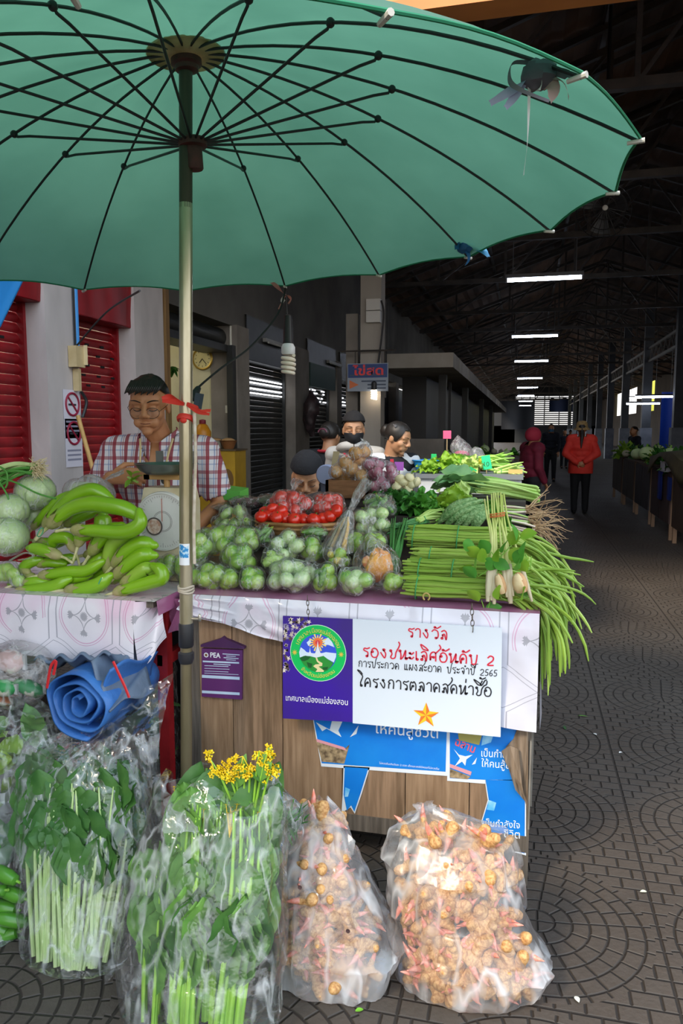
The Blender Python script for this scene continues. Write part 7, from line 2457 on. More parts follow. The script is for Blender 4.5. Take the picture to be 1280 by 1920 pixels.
def person(label, base, yaw, skin, J, top, pants, headrot=(0, 0), hair=None, voxel=.006, sleeve='long', vneck=False, seated=False, group=None, topname='shirt', s=1., hands=True, curl=.6, hands_dir=None, name='person', bulk=0.):
    """J: joints in metres in the person's own frame (x their left.. right of the viewer when facing -y, y back, z up)"""
    W = Matrix.Translation(V(base)) @ rotz(yaw) @ Matrix.Scale(s, 4)
    def T(p_): return W @ V(p_)
    Mh = W @ Matrix.Translation(V(J['head'])) @ rotz(headrot[0]) @ Matrix.Rotation(headrot[1], 4, 'X')
    mb = MB()
    head_blobs(mb, Mh)
    chest, hip, neck = V(J['chest']), V(J['hip']), V(J['neck'])
    capsule(mb, Mh @ V((0, .022, -.05)), T(neck - V((0, -.01, .03))), .052 * s, .06 * s, 16)
    def torso(b, g):
        for z_, w_, d_ in ((0, .165, .10), (-.12, .165, .115), (-.26, .155, .115), (-.40, .165, .115)):
            c = chest + (hip - chest) * (-z_ / .45) + V((0, 0, .06))
            t = MB(); t.ell(O3, 1., 22, 14)
            i = len(b.v)
            b.v += [T(c + V((p_.x * (w_ + g), p_.y * (d_ + g), p_.z * .13))) for p_ in t.v]
            b.f += [tuple(i + a for a in f) for f in t.f]; b.m += [0] * len(t.f)
        for sd in ('L', 'R'):
            capsule(b, T(neck - V((0, -.01, .05))), T(J['sh' + sd]), (.062 + g) * s, (.058 + g) * s, 14)
    torso(mb, 0)
    for sd in ('L', 'R'):
        capsule(mb, T(J['sh' + sd]), T(J['el' + sd]), .047 * s, .039 * s, 14)
        capsule(mb, T(J['el' + sd]), T(J['wr' + sd]), .038 * s, .026 * s, 14)
        if hands:
            d = (hands_dir or {}).get(sd) or ((V(J['wr' + sd]) - V(J['el' + sd])), V((0, -.3, 1)))
            add_hand(mb, T(J['wr' + sd]), (W.to_3x3() @ V(d[0])), W.to_3x3() @ V(d[1]), curl, s, 1 if sd == 'L' else -1)
        for a, b_, ra, rb_ in (('hp', 'kn', .085, .058), ('kn', 'an', .056, .036)):
            capsule(mb, T(J[a + sd]), T(J[b_ + sd]), ra * s, rb_ * s, 14)
        capsule(mb, T(J['an' + sd]), T(V(J['an' + sd]) + V((0, -.14, -.05))), .036 * s, .03 * s, 10)
    r_ = remeshed('body', mb, voxel, 3 if voxel < .0055 else 5, .45)
    o = ob(name, r_, skin, loc=T((0, 0, 0)))
    tag(o, label, 'person', group)
    # top
    mb = MB(); torso(mb, .014 + bulk)
    slv = []
    for sd in ('L', 'R'):
        if sleeve == 'long':
            capsule(mb, T(J['sh' + sd]), T(J['el' + sd]), (.062 + bulk * .5) * s, (.052 + bulk * .5) * s, 14)
            capsule(mb, T(J['el' + sd]), T(V(J['el' + sd]).lerp(V(J['wr' + sd]), .93)), (.051 + bulk * .5) * s, (.037 + bulk * .5) * s, 14)
        else:
            capsule(mb, T(J['sh' + sd]), T(V(J['sh' + sd]).lerp(V(J['el' + sd]), .72)), .066 * s, .066 * s, 16)
    r_ = remeshed('top', mb, .009, 5, .5)
    Wi = W.inverted()
    keep = []
    for f in r_.f:
        c = Wi @ (sum((r_.v[i] for i in f), V((0, 0, 0))) / len(f))
        zn = neck.z + .005
        cut = c.z > zn - .01 and abs(c.x - neck.x) < .075
        if vneck and c.y < chest.y and c.z > neck.z - .17 and abs(c.x - neck.x) < .004 + (c.z - neck.z + .17) * .42:
            cut = True
        if sleeve == 'short':
            for sd in ('L', 'R'):
                a, b_ = V(J['sh' + sd]), V(J['el' + sd])
                t = (c - a).dot(b_ - a) / (b_ - a).length_squared
                if t > .86 and (c - (a + (b_ - a) * t)).length < .075: cut = True
        if not cut: keep.append(f)
    # small cloth folds
    r_.v = [p_ + V((.006 * noise.noise(p_ * 14), .008 * noise.noise(p_ * 11 + V((5, 0, 0))), .003 * noise.noise(p_ * 16))) for p_ in r_.v]
    r_.f = keep; r_.m = [0] * len(keep)
    used = sorted({i for f in keep for i in f}); mp_ = {a: b for b, a in enumerate(used)}
    r_.v = [r_.v[i] for i in used]; r_.f = [tuple(mp_[i] for i in f) for f in keep]
    t_ = ob(topname, r_, top, o)
    md = t_.modifiers.new('t', 'SOLIDIFY'); md.thickness = .004; md.offset = -1
    mb = MB()
    for sd in ('L', 'R'):
        capsule(mb, T(V(J['hp' + sd]) + V((0, 0, .05))), T(J['kn' + sd]), .105 * s, .074 * s, 14)
        capsule(mb, T(J['kn' + sd]), T(J['an' + sd]), .073 * s, .056 * s, 14)
    capsule(mb, T(J['hpL']), T(J['hpR']), .11 * s, .11 * s, 14)
    r_ = remeshed('pants', mb, .012, 5, .5); ob('trousers', r_, pants, o)
    for sd in ('L', 'R'):
        mb = MB(); a = V(J['an' + sd]); mb.ell(T(a + V((0, -.07, -.045))), (.047 * s, .115 * s, .042 * s), 16, 10, rot=(0, 0, yaw)); ob('shoe', mb, M('shoe_black', '1a1a1c', .6), o)
    if hair is not None:
        ob('hair', hair_cap(Mh, hair), hairm, o)
    return o, Mh, W, T
def standing(**k):
    J = dict(head=(0, -.03, 1.53), neck=(0, .0, 1.40), chest=(0, .0, 1.22), hip=(0, .01, .90), shL=(.175, 0, 1.35), shR=(-.175, 0, 1.35), elL=(.23, .02, 1.08), elR=(-.23, .02, 1.08), wrL=(.21, -.1, .86), wrR=(-.21, -.1, .86),
             hpL=(.09, .01, .87), hpR=(-.09, .01, .87), knL=(.095, -.01, .48), knR=(-.095, -.01, .48), anL=(.095, .03, .085), anR=(-.095, .03, .085))
    J.update(k); return J
def sitting(**k):
    dz = -.42
    J = standing()
    for n_ in ('head', 'neck', 'chest', 'hip', 'shL', 'shR', 'elL', 'elR', 'wrL', 'wrR', 'hpL', 'hpR'):
        J[n_] = tuple(V(J[n_]) + V((0, 0, dz)))
    J.update(knL=(.12, -.42, .48), knR=(-.12, -.42, .48), anL=(.12, -.42, .085), anR=(-.12, -.42, .085))
    J.update(k); return J
short_hair = lambda f: .82 + .55 * max(0, min(1, (f - .7) / .5)) + .45 * max(0, min(1, (f - 1.6) / .8)) + .04 * sin(f * 9)
def brows_lids(o, Mh, brow=True, w=.0032):
    for s_ in (-1, 1):
        mb = MB(); mb.tube([Mh @ V((s_ * (.017 + .031 * t), -.0885 + .016 * t * t, -.0018 - .0045 * sin(pi * t))) for t in [i / 8 for i in range(9)]], .0017, 6); ob('lash_line', mb, hairm, o)
        if brow:
            mb = MB(); mb.tube([Mh @ V((s_ * (.013 + .042 * t), -.0955 + .019 * t * t, .030 + .007 * sin(pi * t * .8))) for t in [i / 8 for i in range(9)]], interp([w * .8, w, w * .4], 9), 6, flat=.6); ob('eyebrow', mb, hairm, o)
    mb = MB(); mb.tube([Mh @ V((x, -.0955 + 10 * x * x, -.0565 + .6 * abs(x) * .1)) for x in [-.02 + .005 * i for i in range(9)]], .0014, 6); ob('mouth_line', mb, M('lip_dark', '6a3a30', .5), o)
# ---- the man at the scale
m, nt, p, (x, y, z), tc = shader_base('plaid_shirt', .8)
def band(c, per, off, w): return ((c / per + off).fract() - .5).abs().lt(w)
xx = x + y * .25
r1 = band(xx, .052, .1, .15); r2 = band(z, .062, .3, .12); b1 = band(xx, .052, .55, .05); b2 = band(z, .062, .75, .05); r3 = band(xx, .052, .38, .035)
c = mixcol(nt, b1 * .7, 'd9d6de', '6d7fae'); c = mixcol(nt, b2 * .5, c, '6d7fae'); c = mixcol(nt, r2 * .7, c, '8f2c3a'); c = mixcol(nt, r1 * .9, c, '8a1e30'); c = mixcol(nt, r3 * .7, c, '7a2030')
nt.links.new(c, p.inputs['Base Color'])
MY = 2.98
hc = atY(277, 757, MY)
base = V((hc.x + .02, MY + .06, hc.z - 1.53 - .005))
base.z = 0
sM = hc.z / 1.545
J = standing(head=(-.02, -.08, 1.535), neck=(0, .0, 1.405), elL=(.26, -.02, 1.12), wrL=(.16, -.20, 1.03), elR=(-.27, -.05, 1.13), wrR=(-.135, -.26, 1.25),
             shL=(.185, 0, 1.345), shR=(-.185, 0, 1.345))
man, Mh, W, T = person('man in a plaid shirt and glasses looking down behind the scale', base, radians(14), skin1, J, _mats['plaid_shirt'], M('trousers_dark', '2a2c34', .8), headrot=(radians(2), radians(12)), hair=None, voxel=.0042, sleeve='short', vneck=True, s=sM, curl=.75, topname='plaid_shirt',
                       hands_dir={'R': (V((.85, -.25, .1)), V((-.1, -.9, .45))), 'L': (V((-.7, -.6, 0)), V((0, -.2, 1)))})
ob('hair', hair_cap(Mh, short_hair, k=1.09, rough=.05, seed=2.), hairm, man)
mb = MB()
for i in range(16):                                  # fringe combed across the forehead
    x0 = -.06 + .008 * i
    pts = smoothpath([Mh @ V((x0 + .012, -.055, .108)), Mh @ V((x0 + .003, -.092, .088)), Mh @ V((x0 - .012, -.099, .066 + .006 * sin(i * 2.1)))], 5)
    mb.tube(pts, interp([.009, .008, .0015], len(pts)), 6)
ob('fringe', mb, hairm, man)
brows_lids(man, Mh, w=.0045)
gl = ob('glasses', (lambda b: [b.tube([Mh @ V((s_ * .032 + .0265 * cos(t) * (1 if True else 1), -.1045 + .012 * abs(cos(t)) * (1 if s_ * cos(t) > 0 else .2), -.011 + .0215 * sin(t))) for t in [2 * pi * i / 30 for i in range(31)]], .0012, 6) for s_ in (-1, 1)] and b)(MB()), M('wire_frame', '3a2c22', .35, .6), man)
mb = MB(); mb.tube(smoothpath([Mh @ V((-.007, -.108, -.008)), Mh @ V((0, -.1115, -.005)), Mh @ V((.007, -.108, -.008))], 4), .0012, 6)
for s_ in (-1, 1): mb.tube([Mh @ V((s_ * .058, -.094, -.006)), Mh @ V((s_ * .074, -.06, .004)), Mh @ V((s_ * .079, .01, .008))], .0012, 6)
ob('bridge_and_temples', mb, M('wire_frame', '3a2c22'), gl)
lens = plastic('lens_glass', .02, rough=.05, bump=0., gl=.7)
for s_ in (-1, 1):
    mb = MB(); mb.poly([Mh @ V((s_ * .032 + .0258 * cos(t), -.1042 + .012 * abs(cos(t)) * (1 if s_ * cos(t) > 0 else .2), -.011 + .0208 * sin(t))) for t in [2 * pi * i / 30 for i in range(30)]]); ob('lens', mb, lens, gl)
# collar and placket
nk = V(J['neck'])
for s_ in (-1, 1):
    mb = MB()
    def cf(u, v, s_=s_):
        a = -pi / 2 + s_ * (.25 + 1.9 * u)
        r = .074 + .016 * v
        p_ = V((nk.x + cos(a) * r, nk.y + .01 + sin(a) * (r + .0) * .95 - .03 * (1 - u) ** 2, nk.z + .035 + .01 * u - v * (.048 - .012 * u) - .055 * (1 - u) ** 2 - .03 * v * (1 - u) ** 2))
        return T(p_)
    mb.grid(cf, 16, 6); c_ = ob('collar', mb, _mats['plaid_shirt'], man); c_.modifiers.new('t', 'SOLIDIFY').thickness = .003
cordm = M('neck_cord', 'cdb88a', .7)
for pp in ([(-.06, -.085, 1.40), (-.05, -.125, 1.34), (-.055, -.138, 1.24)], [(.075, -.08, 1.40), (.062, -.125, 1.33), (.048, -.14, 1.25)]):
    mb = MB(); mb.tube(smoothpath([T(q_) for q_ in pp], 5), .0045, 7); ob('neck_cord', mb, cordm, man)
    mb = MB(); q_ = T(V(pp[-1]) + V((0, -.004, -.012))); mb.ell(q_, (.016, .007, .024), 12, 8); ob('cord_clip', mb, M('clip_grey', '3f4240', .4), man)
# herbs held in his fingers
hw = T(V(J['wrR']) + V((.1, -.05, .005)))
e = empty('herb_sprig', hw, 'small pale green sprig held in the man\'s fingers', 'herb')
for i in range(7):
    mb = MB(); put_leaf(mb, .04, .012, hw + V((R(-.01, .02), R(-.015, .0), R(-.02, .01))), (R(-.2, 1), R(-.5, .2), R(-.8, .8)), roll=R(-1, 1)); ob('leaf', mb, leafy, e)
mb = MB(); mb.tube([hw - V((.02, 0, .0)), hw + V((.03, -.01, -.02))], .005, 8); ob('stem', mb, stalk_p, e)

# ---- seated seller in a black cap, bending over the goods
def cap(Mh, o, mat, lim=1.42, lift=.012, fold=True, k=1.12):
    ob('knit_cap', hair_cap(Mh, lambda f: lim + .25 * max(0, min(1, (f - 1.2))), k=k, rough=.02, lift=lift), mat, o)
    if fold:
        mb = MB(); n = 36
        mb.tube([Mh @ V((.088 * sin(t), .012 - .108 * cos(t), .052 - .018 * (1 - cos(t)))) for t in [2 * pi * i / n for i in range(n + 1)]], .017, 8); ob('cap_fold', mb, mat, o)
hc = atY(571, 893, 4.25)
J = sitting(head=(0, -.07, 1.09))
b_ = V((hc.x, 4.32, 0)); sM = hc.z / 1.10
teal = M('jacket_teal', '86b0a8', .8, col2='6f9a94', sc=8)
o, Mh, W, T = person('seated seller in a black knit cap bending over the tomatoes', b_, radians(12), skin2, J, teal, blackcloth, headrot=(0, radians(24)), sleeve='long', s=sM, topname='jacket')
ob('hair', hair_cap(Mh, lambda f: 1.1 + .5 * max(0, min(1, f - .8)), k=1.03), hairm, o)
cap(Mh, o, M('cap_black', '14151a', .9, bump=.3, bsc=60), lim=1.42, lift=.02, fold=False)
brows_lids(o, Mh)
mb = MB(); mb.tube(smoothpath([T(V((-.07, -.09, 1.0))), T(V((0, -.125, .93))), T(V((.07, -.09, 1.0)))], 5), .018, 8, flat=.5); ob('blue_collar', mb, M('collar_blue', '2a48a8', .7), o)
for s_ in (-1, 1):
    mb = MB(); mb.grid(lambda u, v: T(V((s_ * (.085 - .0 * u) + .03 * (v - .5), -.10 - .03 * sin(u * 3), .985 - .2 * u))), 8, 2); ob('apron_strap', mb, M('apron_maroon', '8f2438', .8), o)
# ---- standing woman with a black mask
hc = atY(663, 806, 5.3)
b_ = V((hc.x, 5.36, 0)); sM = hc.z / 1.54
hood = M('hoodie_white', 'c9c6c0', .85, col2='b5b2ac', sc=6)
o, Mh, W, T = person('seller with a black mask, knit cap and pale hooded jacket behind the onions', b_, radians(-8), skin2, standing(head=(0, -.04, 1.535)), hood, blackcloth, headrot=(radians(22), radians(3)), sleeve='long', s=sM, topname='hooded_jacket')
ob('hair', hair_cap(Mh, lambda f: 1.1 + .6 * max(0, min(1, f - .8)), k=1.03), hairm, o)
cap(Mh, o, M('cap_charcoal', '1c1a1b', .9, bump=.3, bsc=60), lim=1.36, lift=.02, fold=False)
brows_lids(o, Mh)
mb = MB()
def mask(u, v):
    a = -pi / 2 + (v - .5) * 2.3
    z_ = -.012 - .085 * u
    k = 1.0 + .22 * sin(pi * u) * max(0, cos((v - .5) * 3.4)) ** 1.5
    return Mh @ V((cos(a) * .081 * (1 - .3 * u * u), .0 + sin(a) * .108 * k * (1 - .1 * u), z_))
mb.grid(mask, 12, 20); ob('face_mask', mb, M('mask_black', '17181c', .85), o).modifiers.new('t', 'SOLIDIFY').thickness = .002
mb = MB(); mb.tube([Mh @ V((.1 * sin(t), .03 - .10 * cos(t), -.135 + .03 * cos(t))) for t in [2 * pi * i / 28 for i in range(29)]], .033, 10); ob('hood', mb, hood, o)
mb = MB(); mb.grid(lambda u, v: T(V((-.14 + .05 * v, -.10 - .045 * sin(u * 3), 1.38 - .3 * u))), 10, 3); ob('vest_strap', mb, M('strap_olive', '6d6548', .8), o)
mb = MB(); mb.grid(lambda u, v: T(V((-.05 + .12 * u + .02 * v, -.135 - .01 * sin(u * 3), 1.37 - .12 * u))), 10, 2); ob('apron_strap', mb, M('apron_red', 'b8283c', .8), o)
# ---- woman in a zebra top looking down
m, nt, p, (x, y, z), tc = shader_base('zebra_cloth', .85)
n = noise_tex(nt, tc, 5., detail=2)
st = ((z * 60. + n * 14. + x * 18.).sin()).gt(.0)
nt.links.new(mixcol(nt, st, 'd9d9d9', '17181c'), p.inputs['Base Color'])
hc = atY(741, 822, 5.15)
b_ = V((hc.x - .04, 5.22, 0)); sM = hc.z / 1.53
o, Mh, W, T = person('dark-haired seller in a zebra-striped top looking down beside the red onions', b_, radians(40), skin2, standing(head=(.02, -.06, 1.53)), _mats['zebra_cloth'], blackcloth, headrot=(radians(32), radians(20)), hair=lambda f: 1.0 + 1.25 * max(0, min(1, (f - .6) / .6)), sleeve='long', s=sM, topname='zebra_top')
brows_lids(o, Mh)
mb = MB(); mb.ell(Mh @ V((0, .105, .02)), (.05, .045, .05), 14, 10, fn=lambda d: 1 + .1 * noise.noise(d * 6)); ob('hair_bun', mb, hairm, o)
mb = MB(); mb.box(Mh @ V((-.06, .03, .09)), (.012, .05, .012), (.3, 0, .5)); ob('hair_clip', mb, M('clip_silver', 'b9b9be', .3, .7), o)
mb = MB(); mb.grid(lambda u, v: T(V((-.11 + .22 * v, -.135 - .02 * sin(v * 3), 1.22 - .34 * u))), 8, 8); ob('apron', mb, M('apron_pattern', 'b02a3c', .8, col2='c9b0a0', sc=30, lo=.55, hi=.6), o)
mb = MB(); mb.grid(lambda u, v: T(V((-.08 + .03 * v, -.12 - .01 * sin(u * 3), 1.38 - .2 * u))), 8, 2); ob('apron_strap', mb, M('apron_red', 'b8283c'), o)
# ---- seller seen from behind with a hair clip
hc = atY(613, 815, 5.9)
o, Mh, W, T = person('person with clipped-up dark hair, turned away behind the masked seller', V((hc.x, 5.95, 0)), radians(165), skin2, standing(), blackcloth, blackcloth, hair=lambda f: 1.05 + 1.2 * max(0, min(1, (f - .5) / .6)), s=hc.z / 1.54, voxel=.012, topname='jacket')
mb = MB(); mb.ell(Mh @ V((0, .10, .03)), (.05, .04, .05), 14, 10); ob('hair_bun', mb, hairm, o)
mb = MB(); mb.tube([Mh @ V((.04 * cos(t), .135, .03 + .03 * sin(t))) for t in [pi * i / 10 for i in range(11)]], .007, 6); ob('hair_clip', mb, M('clip_plum', '6a3a4a', .4), o)
mb = MB(); mb.tube([T(V((.085 * sin(t), .01 - .08 * cos(t), 1.40))) for t in [2 * pi * i / 20 for i in range(21)]], .012, 6); ob('red_collar', mb, M('collar_red', 'c02a3a', .8), o)
# ---- woman in a red jacket walking away
rj = M('jacket_red', 'e23a2a', .75, col2='c92c20', sc=5)
J = standing(elL=(.27, .10, 1.10), wrL=(.07, .19, .93), elR=(-.27, .10, 1.10), wrR=(-.06, .20, .95), shL=(.17, 0, 1.34), shR=(-.17, 0, 1.34))
# her frame faces -y; she walks away, so turn her round
o, Mh, W, T = person('woman in a red jacket and tan hat walking away down the aisle', V((.967, 13.9, 0)), radians(178), skin1, J, rj, M('trousers_black', '101114', .85), hair=lambda f: 1.2 + .8 * max(0, min(1, f - .7)), voxel=.008, s=.98, bulk=.035, topname='red_jacket', hands_dir={'L': (V((-.9, .1, -.35)), V((0, 1, 0))), 'R': (V((.9, .1, -.35)), V((0, 1, 0)))})
mb = MB(); mb.lathe([(.02, .155), (.07, .148), (.095, .11), (.10, .06), (.105, .035), (.15, -.005), (.152, -.012), (.10, .022), (.095, .04)], 30, O3)
mb.v = [Mh @ p_ for p_ in mb.v]; ob('bucket_hat', mb, M('hat_tan', 'a58a5a', .85, col2='8a7046', sc=30), o)
mb = MB(); mb.tube(smoothpath([Mh @ V((0, .11, -.0)), Mh @ V((0, .17, -.12)), Mh @ V((.01, .20, -.34))], 5), interp([.03, .034, .006], 11), 10); ob('ponytail', mb, hairm, o)
mb = MB(); mb.lathe([(.215, .74), (.215, .95), (.19, 1.05)], 24, O3, sy=.75); mb.v = [T(p_) for p_ in mb.v]; ob('jacket_hem', mb, rj, o)
# ---- person in maroon hood by the counters
mr = M('jacket_maroon', '7a1630', .8, col2='62102a', sc=6)
q_ = atY(998, 818, 10.6)
o, Mh, W, T = person('shopper in a maroon hooded jacket standing at the far counters', V((q_.x, 10.6, 0)), radians(120), skin1, standing(), mr, blackcloth, bulk=.03, s=q_.z / 1.53, voxel=.012, topname='maroon_jacket', hair=short_hair)
mb = MB()
def hoodf(u, v):
    a = -pi / 2 + .55 + (2 * pi - 1.1) * v
    th = .1 + 2.3 * u
    return Mh @ (V((0, .02, .02)) + V((sin(th) * cos(a) * .105, sin(th) * sin(a) * .125, cos(th) * .12)))
mb.grid(hoodf, 16, 28); ob('hood', mb, M('hood_red', '9a2038', .8), o).modifiers.new('t', 'SOLIDIFY').thickness = .01
# ---- dark-dressed shopper walking towards us
o, Mh, W, T = person('shopper in dark clothes walking up the aisle, face masked', V((atZ(1030, 903, 0).x, atZ(1030, 903, 0).y, 0)), radians(3), skin1, standing(knL=(.10, -.06, .48), anL=(.10, -.06, .085)), M('coat_navy', '161a26', .85), blackcloth, hair=short_hair, s=1.0, voxel=.014, topname='coat')
mb = MB(); mb.grid(lambda u, v: Mh @ V((cos(-pi / 2 + (v - .5) * 2.2) * .07, sin(-pi / 2 + (v - .5) * 2.2) * .105, -.01 - .09 * u)), 6, 10); ob('face_mask', mb, M('mask_blue', '3a6a8a', .8), o)
for (px, py, Y, lb, yw) in ((1190, 808, 18.6, 'dark-haired seller behind the heaped vegetables across the aisle', -70), (1058, 828, 30., 'faint figure far down the aisle', 10), (1068, 830, 36., 'faintest figure at the aisle end', 160)):
    q_ = atY(px, py, Y)
    person(lb, V((q_.x, Y, 0)), radians(yw), skin1, standing(), M('coat_dim', '1b1f2b', .85), blackcloth, hair=short_hair, s=max(min(q_.z / 1.54, 1.1), .9), voxel=.016, topname='coat', hands=False)
# ================================================================== OTHER STALLS AND THE SHOPFRONT'S SMALL THINGS
whitep = M('counter_white', 'c9cdd0', .5, col2='b4b8bb', sc=3)
# white-fronted counter behind the onions
a = atY(785, 888, 5.0); b = atY(978, 888, 5.0)
zt = a.z
ctr = empty('white_counter', V(((a.x + b.x) / 2, 5.4, 0)), 'white-fronted counter behind the onions and kale', 'counter')
mb = MB(); mb.bx(a.x - .0, b.x, 5.0, 5.03, .5, zt - .03); ob('front_panel', mb, whitep, ctr, smooth=False)
mb = MB(); mb.bx(a.x - .02, b.x + .01, 4.98, 6.3, zt - .03, zt); ob('worktop', mb, M('counter_edge_grey', '6f7478', .5), ctr, smooth=False)
for X in (a.x + .03, b.x - .03):
    for yy in (5.04, 6.25):
        mb = MB(); mb.bx(X - .02, X + .02, yy - .02, yy + .02, 0, zt - .03); ob('leg', mb, steel, ctr, smooth=False)
mb = MB(); mb.bx(atY(868, 888, 5).x - .004, atY(868, 888, 5).x + .004, 4.995, 5.0, zt - .2, zt - .02); ob('panel_joint', mb, steel, ctr, smooth=False)
# things on it
q = atY(800, 872, 5.25)
mb = MB(); mb.lathe([(.02, .0), (.075, .0), (.10, .05), (.107, .075), (.112, .078), (.104, .075), (.07, .01), (.02, .008)], 30, (q.x, 5.3, zt))
o = tag(ob('blue_bowl', mb, M('bowl_blue', '1f86c8', .4)), 'bright blue plastic bowl on the white counter', 'bowl')
mb = MB(); mb.tube([V((q.x + .111 * cos(t), 5.3 + .111 * sin(t), zt + .078)) for t in [2 * pi * i / 32 for i in range(33)]], .005, 6); ob('rim', mb, M('bowl_blue', '1f86c8'), o)
def tagcard(px, py, Y, w, h, hx, label, zb, rot=0., mark=None):
    q_ = atY(px, py, Y); k = ppm(q_)
    e = empty('price_tag', V((q_.x, Y, zb)), label, 'price tag', 'price tags on the counters')
    mb = MB(); mb.box(V((q_.x, Y, q_.z)), (w / k, .004, h / k), (0, rot, 0)); ob('card', mb, M('card_' + hx, hx, .6), e, smooth=False)
    mb = MB(); mb.tube([(q_.x, Y + .004, zb), (q_.x, Y + .004, q_.z)], .004, 6); ob('stick', mb, M('stick_tan', 'b09a70', .7), e)
    if mark:
        mb = MB(); lay(mb, mark, V((q_.x - w / k * .3, Y, q_.z - h / k * .28)), V((q_.x + w / k * .3, Y, q_.z - h / k * .28)), lift=V((0, -.003, 0))); ob('handwritten_price', mb, M('marker_dark', '20503a', .6), e, smooth=False)
tagcard(813, 864, 5.1, 10, 26, '19b060', 'upright green price tag beside the blue bowl', zt)
tagcard(912, 867, 5.1, 16, 26, '20c98a', 'green price tag reading ten over the counter greens', zt, -.2, '10')
tagcard(884, 884, 5.0, 14, 14, '1aa05a', 'tilted green price tag low at the counter edge', zt, .5)
tagcard(748, 874, 3.95, 17, 16, 'd070d8', 'pink-purple price tag by the zebra top', 1.16)
tagcard(838, 815, 6.15, 15, 15, 'e85a86', 'pink price tag on a far stall', zt)
tagcard(966, 884, 5.05, 26, 8, 'c9a560', 'tan card lying at the counter corner', zt)
tagcard(899, 868, 5.15, 5, 16, 'd8c832', 'slim yellow tag beside the green ten', zt)
finem = M('fine_herb', '4f8a22', .7, col2='6fae2e', sc=60, bump=.8, bsc=90)
c = atY(860, 860, 5.45)
rs = random.Random(5)
e = empty('herb_basket', V((c.x, 5.45, zt)), 'flat basket heaped with fine green herbs on the white counter', 'basket')
mb = MB(); mb.lathe([(.02, .0), (.2, .0), (.23, .03), (.235, .035), (.22, .035), (.19, .012), (.02, .01)], 30, (c.x, 5.45, zt), sy=.8); ob('tray', mb, bam, e)
mb = MB(); mb.ell((c.x, 5.45, zt + .03), (.2, .16, .075), 40, 24, fn=lambda d: 1 + .12 * noise.noise(d * 6) + .1 * noise.noise(d * 17)); o = ob('herb_heap', mb, finem, e)
o['kind'] = 'stuff'
mb = MB()
for i in range(260):
    a_ = rs.uniform(0, 6.28); t = rs.uniform(0, 1.3); d = V((sin(t) * cos(a_), sin(t) * sin(a_), cos(t)))
    p0 = V((c.x + d.x * .2, 5.45 + d.y * .16, zt + .03 + d.z * .075)); mb.tube([p0, p0 + V((rs.uniform(-.03, .03), rs.uniform(-.03, .0), rs.uniform(.0, .02)))], .0016, 4)
o = ob('herb_sprigs', mb, finem, e); o['kind'] = 'stuff'
for i, (x, y, Y, lb, ma) in enumerate(((805, 884, 5.08, 'celery-like greens at the front of the white counter', leafy), (842, 876, 5.12, 'pale leafy greens beside the herb basket', leafy), (880, 880, 5.1, 'light green leaves beneath the tilted tag', M('lettuce_pale', 'bcd67a')))):
    frilly(lb, x, y, Y, 12, 40 + i, ma, .1, 'leafy_tuft', 'greens', 1.6)
for i, (x0, x1, y, Y, lb, mat) in enumerate(((905, 965, 874, 5.3, 'long green stems lying at the back of the white counter', stalk_g), (930, 978, 884, 5.12, 'pale stems lying at the counter corner', stalk_p), (900, 950, 862, 5.6, 'green pods lying behind the price tag ten', grn_st))):
    chives(lb, atY(x0, y, Y), atY(x1, y - 3, Y), 16, 80 + i, mat, .008, .05, 'stem_sheaf')
o = tag(ob('plastic_bag', bag_shell([(atY(860, 838, 5.8), .06), (atY(868, 845, 5.8), .06)], neck=atY(858, 815, 5.8), seed=21.)[0], hazy), 'white carrier bag standing on the counter behind the herbs', 'bag')
o = tag(ob('plastic_bag', bag_shell([(atY(892, 850, 5.9), .05), (atY(896, 858, 5.9), .05)], neck=atY(890, 838, 5.9), seed=22.)[0], milky), 'smaller white bag behind the green ten tag', 'bag')
o = tag(ob('pink_fruit', (lambda b: b.ell(atY(865, 852, 5.8), (.06, .05, .03), 14, 10))(MB()), M('pink_fruit', 'd0708a', .5)), 'pink lump inside the white carrier bag', 'fruit')
# prototypes for the distant rows of stalls: leafy tuft, round vegetable, crate
def far_proto(name, mb, mat, cat, kid=None):
    o = ob(name, mb, mat, loc=O3); tag(o, 'x', cat)
    for n_, b_, m_ in (kid or []): ob(n_, b_, m_, o)
    return Proto(o)
rs = random.Random(90)
def tuftmb(seed):
    r_ = random.Random(seed); mb = MB()
    for i in range(16):
        a_ = i * 2.4; t = (i + .5) / 16
        put_leaf(mb, .16 * r_.uniform(.7, 1.1), .05, (0, 0, 0), (cos(a_) * t * 1.4, sin(a_) * t * 1.4, 1.1 - t), roll=r_.uniform(-.5, .5), bend=.4, wav=.3, seed=i, n=7, m=4)
    return mb
FT = [far_proto('leafy_tuft', tuftmb(1), leafm, 'greens'), far_proto('leafy_tuft', tuftmb(2), leafy, 'greens'), far_proto('leafy_tuft', tuftmb(3), leafd, 'greens')]
def far_round(mat, nm, sz):
    mb = MB(); mb.ell((0, 0, sz * .9), (sz, sz, sz * .9), 14, 10)
    k_ = MB(); k_.tube([(0, 0, sz * 1.75), (0.01, 0, sz * 2.1)], sz * .12, 6)
    return far_proto(nm, mb, mat, 'vegetable', [('stem_end', k_, stalk_g)])
FR = [far_round(M('far_orange', 'b0683a', .6), 'ginger_lump', .045), far_round(M('far_pale', 'b9b49a', .6), 'pale_turnip', .05), far_round(cab_m, 'far_cabbage', .08), far_round(M('far_red', '8f3030', .5), 'far_tomato', .04)]
tw = M('stall_wood_dark', '5a3f2c', .75, col2='402c1f', sc=6, stretch=(5, 5, .6))
